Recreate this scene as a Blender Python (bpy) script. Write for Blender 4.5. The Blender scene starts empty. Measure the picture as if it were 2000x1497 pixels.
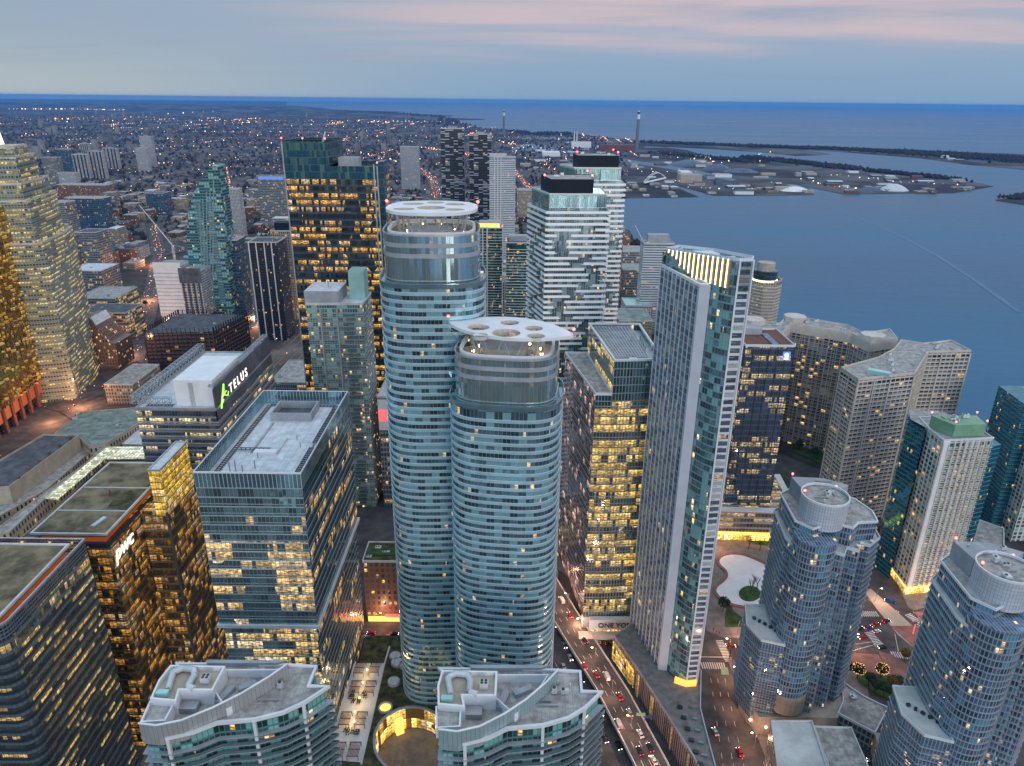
import bpy, bmesh, math, random
from mathutils import Vector, geometry
R = math.radians
rnd = random.Random(7)
S = bpy.context.scene
COL = S.collection

# ---------------------------------------------------------------- camera
H = 272.0; FP = 1400.0
cam = bpy.data.cameras.new('camera'); camo = bpy.data.objects.new('camera', cam); COL.objects.link(camo)
cam.sensor_width = 36.0; cam.lens = 36.0 * FP / 2000.0
cam.clip_start = 1.0; cam.clip_end = 400000.0
PITCH = math.atan(553 / 1400.0); ROLL = 0.011
_f = Vector((0, math.cos(PITCH), -math.sin(PITCH))); _r0 = Vector((1, 0, 0)); _u0 = _r0.cross(_f)
_r = math.cos(ROLL) * _r0 + math.sin(ROLL) * _u0
_u = -math.sin(ROLL) * _r0 + math.cos(ROLL) * _u0
from mathutils import Matrix
camo.matrix_world = Matrix(((_r.x, _u.x, -_f.x, 0), (_r.y, _u.y, -_f.y, 0), (_r.z, _u.z, -_f.z, H), (0, 0, 0, 1)))
S.camera = camo

# ---------------------------------------------------------------- world, sun, exposure
EXPO = 0.8
EL, ROT = R(6.0), R(165)
w = bpy.data.worlds.new('World'); S.world = w; w.use_nodes = True
nt = w.node_tree; nt.nodes.clear()
def nd(t, ty, **kw):
    n = t.nodes.new(ty)
    for k, v in kw.items(): setattr(n, k, v)
    return n
sky = nd(nt, 'ShaderNodeTexSky', sky_type='NISHITA', sun_disc=False, sun_elevation=EL, sun_rotation=ROT, altitude=200.0, air_density=1.0, dust_density=0.2, ozone_density=4.0)
tc = nd(nt, 'ShaderNodeTexCoord'); sep = nd(nt, 'ShaderNodeSeparateXYZ')
nt.links.new(tc.outputs['Generated'], sep.inputs[0])
def M2(t, op, a, b=None, c=None):
    n = nd(t, 'ShaderNodeMath', operation=op)
    for i, v in enumerate((a, b, c)):
        if v is None: continue
        if isinstance(v, (int, float)): n.inputs[i].default_value = v
        else: t.links.new(v, n.inputs[i])
    return n.outputs[0]
zc = M2(nt, 'MAXIMUM', sep.outputs[2], 0.0)
zz = M2(nt, 'ADD', zc, 0.045)
cx = M2(nt, 'DIVIDE', sep.outputs[0], zz); cy = M2(nt, 'DIVIDE', sep.outputs[1], zz)
cmb = nd(nt, 'ShaderNodeCombineXYZ'); nt.links.new(cx, cmb.inputs[0]); nt.links.new(cy, cmb.inputs[1])
def wnoise(scale, det, rough, dist, off):
    mp = nd(nt, 'ShaderNodeMapping'); mp.inputs['Location'].default_value = off; mp.inputs['Scale'].default_value = (0.7, 1.7, 1)
    mp.inputs['Rotation'].default_value = (0, 0, R(24))
    nt.links.new(cmb.outputs[0], mp.inputs[0])
    n = nd(nt, 'ShaderNodeTexNoise'); n.inputs['Scale'].default_value = scale; n.inputs['Detail'].default_value = det
    n.inputs['Roughness'].default_value = rough; n.inputs['Distortion'].default_value = dist
    nt.links.new(mp.outputs[0], n.inputs[0]); return n.outputs[0]
def ramp(t, v, a, b, c0=0.0, c1=1.0, smooth=True):
    n = nd(t, 'ShaderNodeMapRange', interpolation_type='SMOOTHSTEP' if smooth else 'LINEAR')
    n.inputs[1].default_value = a; n.inputs[2].default_value = b; n.inputs[3].default_value = c0; n.inputs[4].default_value = c1
    t.links.new(v, n.inputs[0]); return n.outputs[0]
def mixc(t, f, a, b, blend='MIX'):
    n = nd(t, 'ShaderNodeMix', data_type='RGBA', blend_type=blend)
    for i, v in ((0, f), (6, a), (7, b)):
        if isinstance(v, (int, float)): n.inputs[i].default_value = v
        elif isinstance(v, tuple): n.inputs[i].default_value = (*v[:3], 1)
        else: t.links.new(v, n.inputs[i])
    return n.outputs[2]
n1 = wnoise(0.33, 7, 0.62, 0.4, (3.1, 1.7, 0)); n2 = wnoise(0.22, 6, 0.55, 0.6, (9.1, 4.7, 0))
K = 1 / (0.15 * 2 ** EXPO)
def kc(r_, g_, b_): return (r_ * K, g_ * K, b_ * K)
az = M2(nt, 'ARCTAN2', sep.outputs[0], sep.outputs[1])                 # 0 ahead, + to the south
side = ramp(nt, az, -0.42, 0.02)
# dusk air near the horizon (a little warmer to the north), opening to the blue-white vault and the afterglow of the Nishita sky
hor = mixc(nt, ramp(nt, az, -0.65, 0.1), kc(.44, .50, .52), kc(.24, .38, .55))
mid = mixc(nt, ramp(nt, az, -0.65, 0.1), kc(.33, .42, .52), kc(.32, .42, .55))
tint = mixc(nt, ramp(nt, sep.outputs[2], 0.0, 0.085), hor, mid)
tint = mixc(nt, ramp(nt, sep.outputs[2], 0.10, 0.75), tint, kc(.86, 1.26, 1.58))
glow = M2(nt, 'MAXIMUM', ramp(nt, sep.outputs[1], -0.05, -0.7), M2(nt, 'MULTIPLY', ramp(nt, sep.outputs[2], 0.2, 0.8), 0.5))
tint = mixc(nt, M2(nt, 'MULTIPLY', glow, 0.55), tint, sky.outputs[0])
high = ramp(nt, M2(nt, 'ADD', sep.outputs[2], M2(nt, 'MULTIPLY', M2(nt, 'SUBTRACT', n2, .5), .11)), 0.040, 0.085)
pink = M2(nt, 'MULTIPLY', M2(nt, 'MULTIPLY', ramp(nt, n1, 0.26, 0.66), side), high)
grey = M2(nt, 'MULTIPLY', M2(nt, 'MULTIPLY', ramp(nt, n2, 0.45, 0.75), ramp(nt, sep.outputs[2], 0.01, 0.04)), 0.45)
greyc = mixc(nt, 1.0, tint, (0.80, 0.80, 0.84), 'MULTIPLY')
pinkc = mixc(nt, 1.0, tint, (2.0, 1.24, 1.0), 'MULTIPLY')
c = mixc(nt, grey, tint, greyc); c = mixc(nt, M2(nt, 'MULTIPLY', pink, 0.95), c, pinkc)
bg = nd(nt, 'ShaderNodeBackground'); bg.inputs[1].default_value = 0.15
nt.links.new(c, bg.inputs[0]); wo = nd(nt, 'ShaderNodeOutputWorld'); nt.links.new(bg.outputs[0], wo.inputs[0])

sl = bpy.data.lights.new('sun', 'SUN'); so = bpy.data.objects.new('sun', sl); COL.objects.link(so)
sl.energy = 0.6; sl.angle = R(20); sl.color = (1.0, 0.93, 0.88)
sd = Vector((math.sin(ROT) * math.cos(R(12)), math.cos(ROT) * math.cos(R(12)), math.sin(R(12))))
so.rotation_euler = sd.to_track_quat('Z', 'Y').to_euler(); so.location = (0, 0, 500)
S.view_settings.view_transform = 'Standard'; S.view_settings.look = 'None'; S.view_settings.gamma = 1.0
S.view_settings.exposure = EXPO
S.render.engine = 'CYCLES'
EM = 0.42     # strength of lamps against the dusk
EMW = 0.42    # and of lit windows

# ---------------------------------------------------------------- photo-calibrated ground points
def P(px, py, z=0.0):
    d = _f * FP + _r * (px - 1000) - _u * (py - 748.5)
    t = (z - H) / d.z
    return (d.x * t, d.y * t)
def PP(pts, z=0.0): return [P(a, b, z) for a, b in pts]
def Z2(pts, x0, y0, s): return [(x0 + a * s, y0 + b * s) for a, b in pts]

# ---------------------------------------------------------------- materials
MATS = {}
def newmat(name):
    m = bpy.data.materials.new(name); m.use_nodes = True; t = m.node_tree
    b = t.nodes['Principled BSDF']; MATS[name] = m
    m.cycles.emission_sampling = 'NONE'
    return m, t, b
def plain(name, col, rough=0.7, metal=0.0, var=0.12, scale=0.15, spec=0.4, streak=0.0, seam=0.0):
    m, t, b = newmat(name)
    g = nd(t, 'ShaderNodeNewGeometry')
    n = nd(t, 'ShaderNodeTexNoise'); n.inputs['Scale'].default_value = scale; n.inputs['Detail'].default_value = 8; n.inputs['Roughness'].default_value = 0.65
    t.links.new(g.outputs['Position'], n.inputs[0])
    f = ramp(t, n.outputs[0], 0.3, 0.7)
    a = tuple(x * (1 - var * 1.6) for x in col); c = tuple(min(1, x * (1 + var)) for x in col)
    cc = mixc(t, f, a, c)
    if streak:
        n2 = nd(t, 'ShaderNodeTexNoise'); n2.inputs['Scale'].default_value = 1.0; n2.inputs['Detail'].default_value = 4
        mp = nd(t, 'ShaderNodeMapping'); mp.inputs['Scale'].default_value = (1.2, 1.2, 0.06); t.links.new(g.outputs['Position'], mp.inputs[0]); t.links.new(mp.outputs[0], n2.inputs[0])
        cc = mixc(t, M2(t, 'MULTIPLY', ramp(t, n2.outputs[0], 0.45, 0.7), streak), cc, tuple(x * 0.55 for x in col))
    if seam:    # membrane sheets: thin joints and slightly different rolls
        sp_ = nd(t, 'ShaderNodeSeparateXYZ'); t.links.new(g.outputs['Position'], sp_.inputs[0]); fxx = M2(t, 'DIVIDE', sp_.outputs[0], seam); fyy = M2(t, 'DIVIDE', sp_.outputs[1], seam * 2.6)
        ln_ = M2(t, 'MAXIMUM', M2(t, 'LESS_THAN', M2(t, 'FRACT', fxx), .06), M2(t, 'LESS_THAN', M2(t, 'FRACT', fyy), .025)); cb_ = nd(t, 'ShaderNodeCombineXYZ'); t.links.new(M2(t, 'FLOOR', fxx), cb_.inputs[0]); t.links.new(M2(t, 'FLOOR', fyy), cb_.inputs[1])
        wn_ = nd(t, 'ShaderNodeTexWhiteNoise', noise_dimensions='2D'); t.links.new(cb_.outputs[0], wn_.inputs[0]); cc = mixc(t, M2(t, 'MULTIPLY', wn_.outputs[0], .28), cc, tuple(x * .6 for x in col)); cc = mixc(t, M2(t, 'MULTIPLY', ln_, .5), cc, tuple(x * .4 for x in col))
    t.links.new(cc, b.inputs['Base Color'])
    b.inputs['Roughness'].default_value = rough; b.inputs['Metallic'].default_value = metal; b.inputs['Specular IOR Level'].default_value = spec
    return m
def emit(name, col, st):
    m, t, b = newmat(name); b.inputs['Base Color'].default_value = (*col, 1)
    b.inputs['Emission Color'].default_value = (*col, 1); b.inputs['Emission Strength'].default_value = st * EM
    return m
def facade(name, cw=1.5, fh=3.6, glass=(.16, .26, .28), frame=(.3, .33, .35), mw=.07, sp=.22, spc=None, lit=.3, zone=8, pz=.6,
           col=(1.0, .44, .07), col2=(1.0, .66, .20), es=2.0, metal=.75, rough=.07, blind=.0, blindc=(.4, .45, .45), jit=.012, var=.35,
           uvo=0.0, spmetal=0.0, spr=.45, zy=1.0, seed=0.0, big=.25):
    m, t, b = newmat(name)
    uv = nd(t, 'ShaderNodeUVMap'); s = nd(t, 'ShaderNodeSeparateXYZ'); t.links.new(uv.outputs[0], s.inputs[0])
    x = M2(t, 'DIVIDE', s.outputs[0], cw); y = M2(t, 'DIVIDE', s.outputs[1], fh)
    fx = M2(t, 'FRACT', x); fy = M2(t, 'FRACT', y); ix = M2(t, 'FLOOR', x); iy = M2(t, 'FLOOR', y)
    def wn(a, bb, sd_):
        cb = nd(t, 'ShaderNodeCombineXYZ'); t.links.new(a, cb.inputs[0]); t.links.new(bb, cb.inputs[1]); cb.inputs[2].default_value = sd_ + seed
        n = nd(t, 'ShaderNodeTexWhiteNoise', noise_dimensions='3D'); t.links.new(cb.outputs[0], n.inputs[0]); return n
    r1 = wn(ix, iy, .5); r2 = wn(M2(t, 'FLOOR', M2(t, 'DIVIDE', x, zone)), M2(t, 'FLOOR', M2(t, 'MULTIPLY', iy, zy)), 3.5); r3 = wn(M2(t, 'FLOOR', M2(t, 'DIVIDE', x, 2.0)), iy, 7.5)
    # window opening: inside mullions and above the spandrel
    mx = M2(t, 'MULTIPLY', M2(t, 'GREATER_THAN', fx, mw), M2(t, 'LESS_THAN', fx, 1 - mw)) if mw > 0 else M2(t, 'GREATER_THAN', fx, -1.0)
    win = M2(t, 'MULTIPLY', mx, M2(t, 'GREATER_THAN', fy, sp))
    spm = M2(t, 'MULTIPLY', mx, M2(t, 'LESS_THAN', fy, sp))
    # lamps behind the glass: zones of a floor that are on, and rooms in them
    bn = nd(t, 'ShaderNodeTexNoise'); bn.inputs['Scale'].default_value = .035; bn.inputs['Detail'].default_value = 2
    t.links.new(uv.outputs[0], bn.inputs[0])
    rh = wn(iy, M2(t, 'MULTIPLY', iy, 0.0), 11.5)
    zi = M2(t, 'FLOOR', M2(t, 'DIVIDE', M2(t, 'ADD', x, M2(t, 'MULTIPLY', rh.outputs[0], 37.0)), zone)); r2 = wn(zi, iy, 3.5)
    pzz = M2(t, 'MULTIPLY', M2(t, 'MULTIPLY', ramp(t, bn.outputs[0], .30, .70, 1 - big, 1 + big * .7), M2(t, 'ADD', M2(t, 'MULTIPLY', rh.outputs[0], big * 2), 1 - big * .8)), pz)
    on = M2(t, 'MULTIPLY', M2(t, 'LESS_THAN', r2.outputs[0], pzz), M2(t, 'LESS_THAN', r1.outputs[0], lit))
    dn = nd(t, 'ShaderNodeTexNoise'); dn.inputs['Scale'].default_value = 1.0; dn.inputs['Detail'].default_value = 3
    mp = nd(t, 'ShaderNodeMapping'); mp.inputs['Scale'].default_value = (.55, 1.3, 1); t.links.new(uv.outputs[0], mp.inputs[0]); t.links.new(mp.outputs[0], dn.inputs[0])
    det = ramp(t, dn.outputs[0], .36, .66, .10, 1.6, False)
    topb = ramp(t, fy, sp, 1.0, .55, 1.25)
    br = M2(t, 'MULTIPLY', M2(t, 'MULTIPLY', M2(t, 'MULTIPLY', on, win), det), M2(t, 'MULTIPLY', topb, M2(t, 'ADD', M2(t, 'MULTIPLY', r3.outputs[0], .9), .35)))
    t.links.new(M2(t, 'MULTIPLY', br, es * EMW), b.inputs['Emission Strength'])
    t.links.new(mixc(t, M2(t, 'MULTIPLY', M2(t, 'GREATER_THAN', r2.outputs[0], pz * .82), .5), mixc(t, ramp(t, dn.outputs[0], .3, .75), col, col2), (1.0, .82, .55)), b.inputs['Emission Color'])
    # glass tone per pane
    g = mixc(t, M2(t, 'MULTIPLY', r3.outputs[0], 1.0), tuple(v * (1 - var) for v in glass), tuple(min(1, v * (1 + var)) for v in glass))
    bl = M2(t, 'LESS_THAN', M2(t, 'FRACT', M2(t, 'MULTIPLY', r3.outputs[0], 7.31)), blind)
    g = mixc(t, bl, g, blindc)
    base = mixc(t, win, frame, g)
    if spc: base = mixc(t, spm, base, spc)
    t.links.new(base, b.inputs['Base Color'])
    me = M2(t, 'MULTIPLY', win, M2(t, 'SUBTRACT', metal, M2(t, 'MULTIPLY', bl, metal * .6)))
    if spmetal: me = M2(t, 'ADD', me, M2(t, 'MULTIPLY', spm, spmetal))
    t.links.new(me, b.inputs['Metallic'])
    t.links.new(M2(t, 'ADD', M2(t, 'MULTIPLY', win, rough - spr), spr), b.inputs['Roughness'])
    if jit:
        ge = nd(t, 'ShaderNodeNewGeometry'); v1 = nd(t, 'ShaderNodeVectorMath', operation='SUBTRACT'); t.links.new(r1.outputs[1], v1.inputs[0]); v1.inputs[1].default_value = (.5, .5, .5)
        v2 = nd(t, 'ShaderNodeVectorMath', operation='SCALE'); t.links.new(v1.outputs[0], v2.inputs[0]); v2.inputs[3].default_value = jit * 2
        v3 = nd(t, 'ShaderNodeVectorMath', operation='ADD'); t.links.new(v2.outputs[0], v3.inputs[0]); t.links.new(ge.outputs['Normal'], v3.inputs[1])
        v4 = nd(t, 'ShaderNodeVectorMath', operation='NORMALIZE'); t.links.new(v3.outputs[0], v4.inputs[0]); t.links.new(v4.outputs[0], b.inputs['Normal'])
    return m

# ---------------------------------------------------------------- mesh helpers
def area(p): return sum(p[i][0] * p[(i + 1) % len(p)][1] - p[(i + 1) % len(p)][0] * p[i][1] for i in range(len(p))) / 2
def ccw(p): p = [(a[0], a[1]) for a in p]; return p if area(p) > 0 else p[::-1]
def offs(p, d):
    p = ccw(p); n = len(p); o = []
    for i in range(n):
        a = Vector(p[i - 1]); b = Vector(p[i]); c_ = Vector(p[(i + 1) % n])
        e1 = (b - a).normalized(); e2 = (c_ - b).normalized()
        n1_ = Vector((e1.y, -e1.x)); n2_ = Vector((e2.y, -e2.x)); m = n1_ + n2_
        if m.length < 1e-4: m = n1_
        m.normalize(); k = d / max(.45, m.dot(n1_)); o.append((b.x + m.x * k, b.y + m.y * k))
    return o
def rect(x0, x1, y0, y1): return [(x0, y0), (x1, y0), (x1, y1), (x0, y1)]
def inside(p, x, y):
    r = False; n = len(p)
    for i in range(n):
        x1, y1 = p[i]; x2, y2 = p[i - 1]
        if (y1 > y) != (y2 > y) and x < (x2 - x1) * (y - y1) / (y2 - y1) + x1: r = not r
    return r
def arc(cx_, cy_, rx, ry, a0, a1, n): return [(cx_ + rx * math.cos(R(a0 + (a1 - a0) * i / n)), cy_ + ry * math.sin(R(a0 + (a1 - a0) * i / n))) for i in range(n + 1)]
class MB:
    def __init__(s): s.v = []; s.f = []; s.uv = []; s.mi = []; s.k = 0
    def face(s, pts, uvs=None):
        i = len(s.v); s.v += [tuple(p) for p in pts]; s.f.append(list(range(i, i + len(pts)))); s.mi.append(s.k)
        s.uv += uvs if uvs else [(p[0], p[1]) for p in pts]; return s
    def wall(s, a, b, z0, z1, u=0.0):
        L = math.hypot(b[0] - a[0], b[1] - a[1])
        s.face([(a[0], a[1], z0), (b[0], b[1], z0), (b[0], b[1], z1), (a[0], a[1], z1)], [(u, z0), (u + L, z0), (u + L, z1), (u, z1)]); return u + L
    def cap(s, p, z, up=True):
        p = ccw(p)
        tr = geometry.tessellate_polygon([[Vector((a[0], a[1], 0)) for a in p]])
        for t_ in tr:
            q = [p[i] for i in t_]
            if (area(q) > 0) != up: q = q[::-1]
            s.face([(a[0], a[1], z) for a in q])
        return s
    def prism(s, p, z0, z1, top=True, bot=False, u=0.0, side=True, km=None):
        p = ccw(p)
        if side:
            for i in range(len(p)): u = s.wall(p[i], p[(i + 1) % len(p)], z0, z1, u)
        if km is not None: s.k = km
        if top: s.cap(p, z1)
        if bot: s.cap(p, z0, False)
        if km is not None: s.k = 0
        return s
    def ring(s, po, pi, z0, z1):
        po, pi = ccw(po), ccw(pi); n = len(po)
        for i in range(n):
            j = (i + 1) % n; s.wall(po[i], po[j], z0, z1); s.wall(pi[j], pi[i], z0, z1)
            for z, fl in ((z1, 0), (z0, 1)):
                q = [(*po[i], z), (*po[j], z), (*pi[j], z), (*pi[i], z)]; s.face(q[::-1] if fl else q)
        return s
    def box(s, cx_, cy_, z0, sx, sy, sz, rot=0.0, bot=True):
        c0, s0 = math.cos(rot), math.sin(rot)
        p = [(cx_ + a * sx / 2 * c0 - b * sy / 2 * s0, cy_ + a * sx / 2 * s0 + b * sy / 2 * c0) for a, b in ((-1, -1), (1, -1), (1, 1), (-1, 1))]
        return s.prism(p, z0, z0 + sz, True, bot)
    def tube(s, a, b, r0, r1=None, n=6, caps=True):
        r1 = r0 if r1 is None else r1; a = Vector(a); b = Vector(b); d = (b - a).normalized()
        x = d.orthogonal().normalized(); y = d.cross(x)
        A = [a + (x * math.cos(2 * math.pi * i / n) + y * math.sin(2 * math.pi * i / n)) * r0 for i in range(n)]
        B = [b + (x * math.cos(2 * math.pi * i / n) + y * math.sin(2 * math.pi * i / n)) * r1 for i in range(n)]
        for i in range(n): j = (i + 1) % n; s.face([A[i], A[j], B[j], B[i]])
        if caps: s.face(A[::-1]); s.face(B)
        return s
    def ball(s, c_, r, n=8, m=5, sz=1.0):
        for j in range(m):
            a0 = math.pi * j / m - math.pi / 2; a1 = math.pi * (j + 1) / m - math.pi / 2
            for i in range(n):
                b0 = 2 * math.pi * i / n; b1 = 2 * math.pi * (i + 1) / n
                q = [(c_[0] + r * math.cos(a) * math.cos(b), c_[1] + r * math.cos(a) * math.sin(b), c_[2] + r * sz * math.sin(a)) for a, b in ((a0, b0), (a0, b1), (a1, b1), (a1, b0))]
                s.face(q)
        return s
    def mesh(s, name, mats, o=(0, 0, 0)):
        me = bpy.data.meshes.new(name)
        me.from_pydata([(v[0] - o[0], v[1] - o[1], v[2] - o[2]) for v in s.v], [], s.f)
        for m in (mats if isinstance(mats, (list, tuple)) else [mats]): me.materials.append(m)
        ul = me.uv_layers.new(name='UVMap'); fl = [c_ for u in s.uv for c_ in u]; ul.data.foreach_set('uv', fl)
        if any(s.mi): me.polygons.foreach_set('material_index', s.mi)
        me.update(); return me
    def build(s, name, mats, parent=None, loc=None):
        o = loc if loc else (org(parent) if parent else (0, 0, 0))
        ob = bpy.data.objects.new(name, s.mesh(name, mats, o)); COL.objects.link(ob)
        if parent: ob.parent = parent
        if loc and not parent: ob.location = loc
        return ob
def org(o):
    l = Vector(o.location)
    while o.parent: o = o.parent; l += o.location
    return tuple(l)
def tag(o, label=None, cat=None, group=None, kind=None):
    if label: o['label'] = label
    if cat: o['category'] = cat
    if group: o['group'] = group
    if kind: o['kind'] = kind
    return o
def root(name, loc, label, cat, group=None):
    o = bpy.data.objects.new(name, None); COL.objects.link(o); o.location = loc; o.empty_display_size = 1
    return tag(o, label, cat, group)
def cp(o, parent, loc=None):
    c_ = o.copy(); COL.objects.link(c_); c_.parent = parent
    if loc is not None: c_.location = loc
    return c_
def copy_thing(o, loc, rz=0.0, label=None):
    c_ = o.copy(); COL.objects.link(c_); c_.location = loc; c_.rotation_euler = (0, 0, rz)
    if label: c_['label'] = label
    for ch in o.children:
        d = ch.copy(); COL.objects.link(d); d.parent = c_
        for g in ch.children:
            e = g.copy(); COL.objects.link(e); e.parent = d
    return c_
def struct(name, mb, mat, kind='structure'): return tag(mb.build(name, mat), kind=kind)
def sheet(name, p, z, mat): return struct(name, MB().cap(p, z), mat)
def cen(p): return (sum(a[0] for a in p) / len(p), sum(a[1] for a in p) / len(p))

def bands(rt, poly, z0, z1, fh, d, t, mat, name='floor_band', inner=-.4, dz=0.0):
    """one slab edge a storey, each a part of the tower"""
    o = MB().ring(offs(poly, d), offs(poly, inner), 0, t).build(name, mat, None)
    rx, ry, rz = org(rt); o.parent = rt
    for v in o.data.vertices: v.co.x -= rx; v.co.y -= ry
    n = int((z1 - z0) / fh); last = o
    for i in range(min(n, 100)):
        z = z0 + i * fh + dz - rz
        if i == 0: o.location = (0, 0, z)
        else: cp(o, rt, (0, 0, z))
def fins(rt, poly, z0, z1, step, d, w_, mat, name='mullions', sides=None):
    poly = ccw(poly); mb = MB(); n = len(poly)
    for i in range(n):
        if sides is not None and i not in sides: continue
        a, b = Vector(poly[i]), Vector(poly[(i + 1) % n]); L = (b - a).length; k = max(1, round(L / step))
        e = (b - a) / L; nn = Vector((e.y, -e.x))
        for j in range(k + 1):
            c_ = a + e * (L * j / k) + nn * (d / 2)
            mb.box(c_.x, c_.y, z0, w_, d, z1 - z0, math.atan2(e.y, e.x), False)
    return mb.build(name, mat, rt)
def parapet(rt, poly, z, h_, mat, w_=.5, d=.15, name='parapet'):
    return MB().ring(offs(poly, d), offs(poly, d - w_), z - .4, z + h_).build(name, mat, rt)
def beacon(rt, pts):
    for p in pts:
        o = MB(); o.tube((p[0], p[1], p[2]), (p[0], p[1], p[2] + 1.6), .12).build('beacon_post', MATS['steel'], rt)
        MB().ball((p[0], p[1], p[2] + 2.0), .55, 6, 4).build('beacon', MATS['red_lamp'], rt)
def roofkit(rt, poly, z, n, seed=1, big=1.0):
    r = random.Random(seed); p = offs(poly, -2.5); xs = [a[0] for a in p]; ys = [a[1] for a in p]; k = 0; t = 0
    while k < n and t < n * 20:
        t += 1; x, y = r.uniform(min(xs), max(xs)), r.uniform(min(ys), max(ys))
        if not inside(p, x, y): continue
        k += 1; q = r.random()
        if q < .45:
            sx, sy, sz = r.uniform(1.4, 4) * big, r.uniform(1.2, 3) * big, r.uniform(.9, 2.2)
            m = MB().box(x, y, z + .2, sx, sy, sz); m.k = 1
            for a in range(max(1, int(sx / 1.4))): m.tube((x - sx / 2 + .7 + a * 1.3, y, z + .2 + sz), (x - sx / 2 + .7 + a * 1.3, y, z + .45 + sz), .5, n=8)
            m.build('air_handler', [MATS['duct'], MATS['darkgrey']], rt)
        elif q < .75: MB().tube((x, y, z), (x, y, z + r.uniform(.7, 1.6)), r.uniform(.25, .5), n=8).build('roof_vent', MATS['duct'], rt)
        else:
            L = r.uniform(3, 8); a = r.choice((0, math.pi / 2)); MB().box(x, y, z + .3, L, .5, .45, a).build('roof_pipe', MATS['steel'], rt)
def tower(name, poly, z0, z1, mat, label, cat='tower', roofm='roof_grey', par=1.2, parm=None, group=None, kit=4, seed=1, base=None):
    poly = ccw(poly); c_ = cen(poly); rt = root(name, (c_[0], c_[1], z0), label, cat, group)
    MB().prism(poly, z0, z1, top=False).build('facade', mat, rt)
    MB().cap(poly, z1 - .02 if par else z1).build('roof', MATS[roofm], rt)
    if par: parapet(rt, poly, z1, par, parm or MATS['stone_light'])
    if kit: roofkit(rt, poly, z1, kit, seed)
    return rt
def text(rt, body, size, loc, rot, mat, name='sign_lettering', ext=.12, shear=0.0):
    c_ = bpy.data.curves.new('t', 'FONT'); c_.body = body; c_.size = size; c_.extrude = ext; c_.align_x = 'CENTER'; c_.align_y = 'CENTER'; c_.shear = shear; c_.offset = .015 * size
    o = bpy.data.objects.new('t', c_); COL.objects.link(o); dg = bpy.context.evaluated_depsgraph_get()
    me = bpy.data.meshes.new_from_object(o.evaluated_get(dg)); bpy.data.objects.remove(o)
    me.materials.clear(); me.materials.append(mat); ob = bpy.data.objects.new(name, me); COL.objects.link(ob)
    q = org(rt); ob.parent = rt; ob.location = (loc[0] - q[0], loc[1] - q[1], loc[2] - q[2]); ob.rotation_euler = rot
    return ob

plain('steel', (.35, .37, .39), .4, .6); plain('duct', (.55, .58, .60), .4, .3); plain('darkgrey', (.05, .055, .06), .6)
plain('stone_light', (.50, .51, .50), .7); plain('roof_grey', (.37, .36, .345), .9, var=.3, scale=.3, seam=2.4); plain('roof_white', (.60, .63, .66), .8, var=.14, scale=.25, seam=3.1)
plain('roof_dark', (.10, .11, .13), .9, var=.3, seam=2.0); plain('roof_brown', (.16, .13, .10), .95, var=.3, scale=.12); plain('white_panel', (.70, .72, .74), .5, var=.06)
plain('beige', (.42, .37, .30), .8, streak=.25); plain('cream', (.55, .51, .45), .8, streak=.2); plain('brick', (.16, .07, .05), .85, var=.3, scale=.4)
plain('asphalt', (.075, .070, .072), .85, var=.3, scale=.12); plain('pavement', (.20, .18, .17), .85, var=.2, scale=.3); plain('paint', (.6, .6, .58), .7)
plain('redpaver', (.24, .12, .10), .85, var=.2); plain('sedum', (.075, .078, .03), .95, var=.55, scale=.22); plain('sedum_dry', (.17, .14, .085), .95, var=.45, scale=.12)
plain('grass', (.04, .085, .02), .95, var=.4, scale=.2); plain('dirt', (.14, .11, .09), .95, var=.5, scale=.02); plain('bark', (.09, .065, .05), .9)
plain('mint', (.36, .62, .58), .3, .3, var=.08); plain('green_panel', (.17, .34, .22), .6); plain('copper_green', (.20, .26, .24), .7, var=.3)
plain('black_louvre', (.008, .016, .026), .6, .0, spec=.15); plain('water_dark', (.02, .03, .04), .2)
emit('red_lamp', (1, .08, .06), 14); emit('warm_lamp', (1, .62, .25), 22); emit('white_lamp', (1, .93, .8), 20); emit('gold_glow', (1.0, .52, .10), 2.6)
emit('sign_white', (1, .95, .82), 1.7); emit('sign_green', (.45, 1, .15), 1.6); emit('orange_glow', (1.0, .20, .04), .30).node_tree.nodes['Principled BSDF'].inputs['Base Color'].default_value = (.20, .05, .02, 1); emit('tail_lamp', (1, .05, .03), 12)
emit('gold_bright', (1.0, .52, .10), 1.7); emit('string_gold', (1.0, .50, .14), 4); emit('pale_glow', (.9, .92, .62), 1.5); emit('cream_glow', (1.0, .85, .5), 6); emit('blue_sign', (.10, .25, .8), .8); emit('screen_red', (1, .1, .1), 2)
# ================================================================ SETTING
RH = 62000.0
m, t, b = newmat('lake')
g_ = nd(t, 'ShaderNodeNewGeometry'); n_ = nd(t, 'ShaderNodeTexNoise'); n_.inputs['Scale'].default_value = 1.0; n_.inputs['Detail'].default_value = 5
mp = nd(t, 'ShaderNodeMapping'); mp.inputs['Scale'].default_value = (.018, .05, 1); mp.inputs['Rotation'].default_value = (0, 0, R(25)); t.links.new(g_.outputs['Position'], mp.inputs[0]); t.links.new(mp.outputs[0], n_.inputs[0])
n2_ = nd(t, 'ShaderNodeTexNoise'); n2_.inputs['Scale'].default_value = .0011; n2_.inputs['Detail'].default_value = 6
mp2 = nd(t, 'ShaderNodeMapping'); mp2.inputs['Scale'].default_value = (.35, 1.6, 1); t.links.new(g_.outputs['Position'], mp2.inputs[0]); t.links.new(mp2.outputs[0], n2_.inputs[0])
bp = nd(t, 'ShaderNodeBump'); bp.inputs['Strength'].default_value = .6; bp.inputs['Distance'].default_value = 3.5; t.links.new(n_.outputs[0], bp.inputs['Height']); t.links.new(bp.outputs[0], b.inputs['Normal'])
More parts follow.
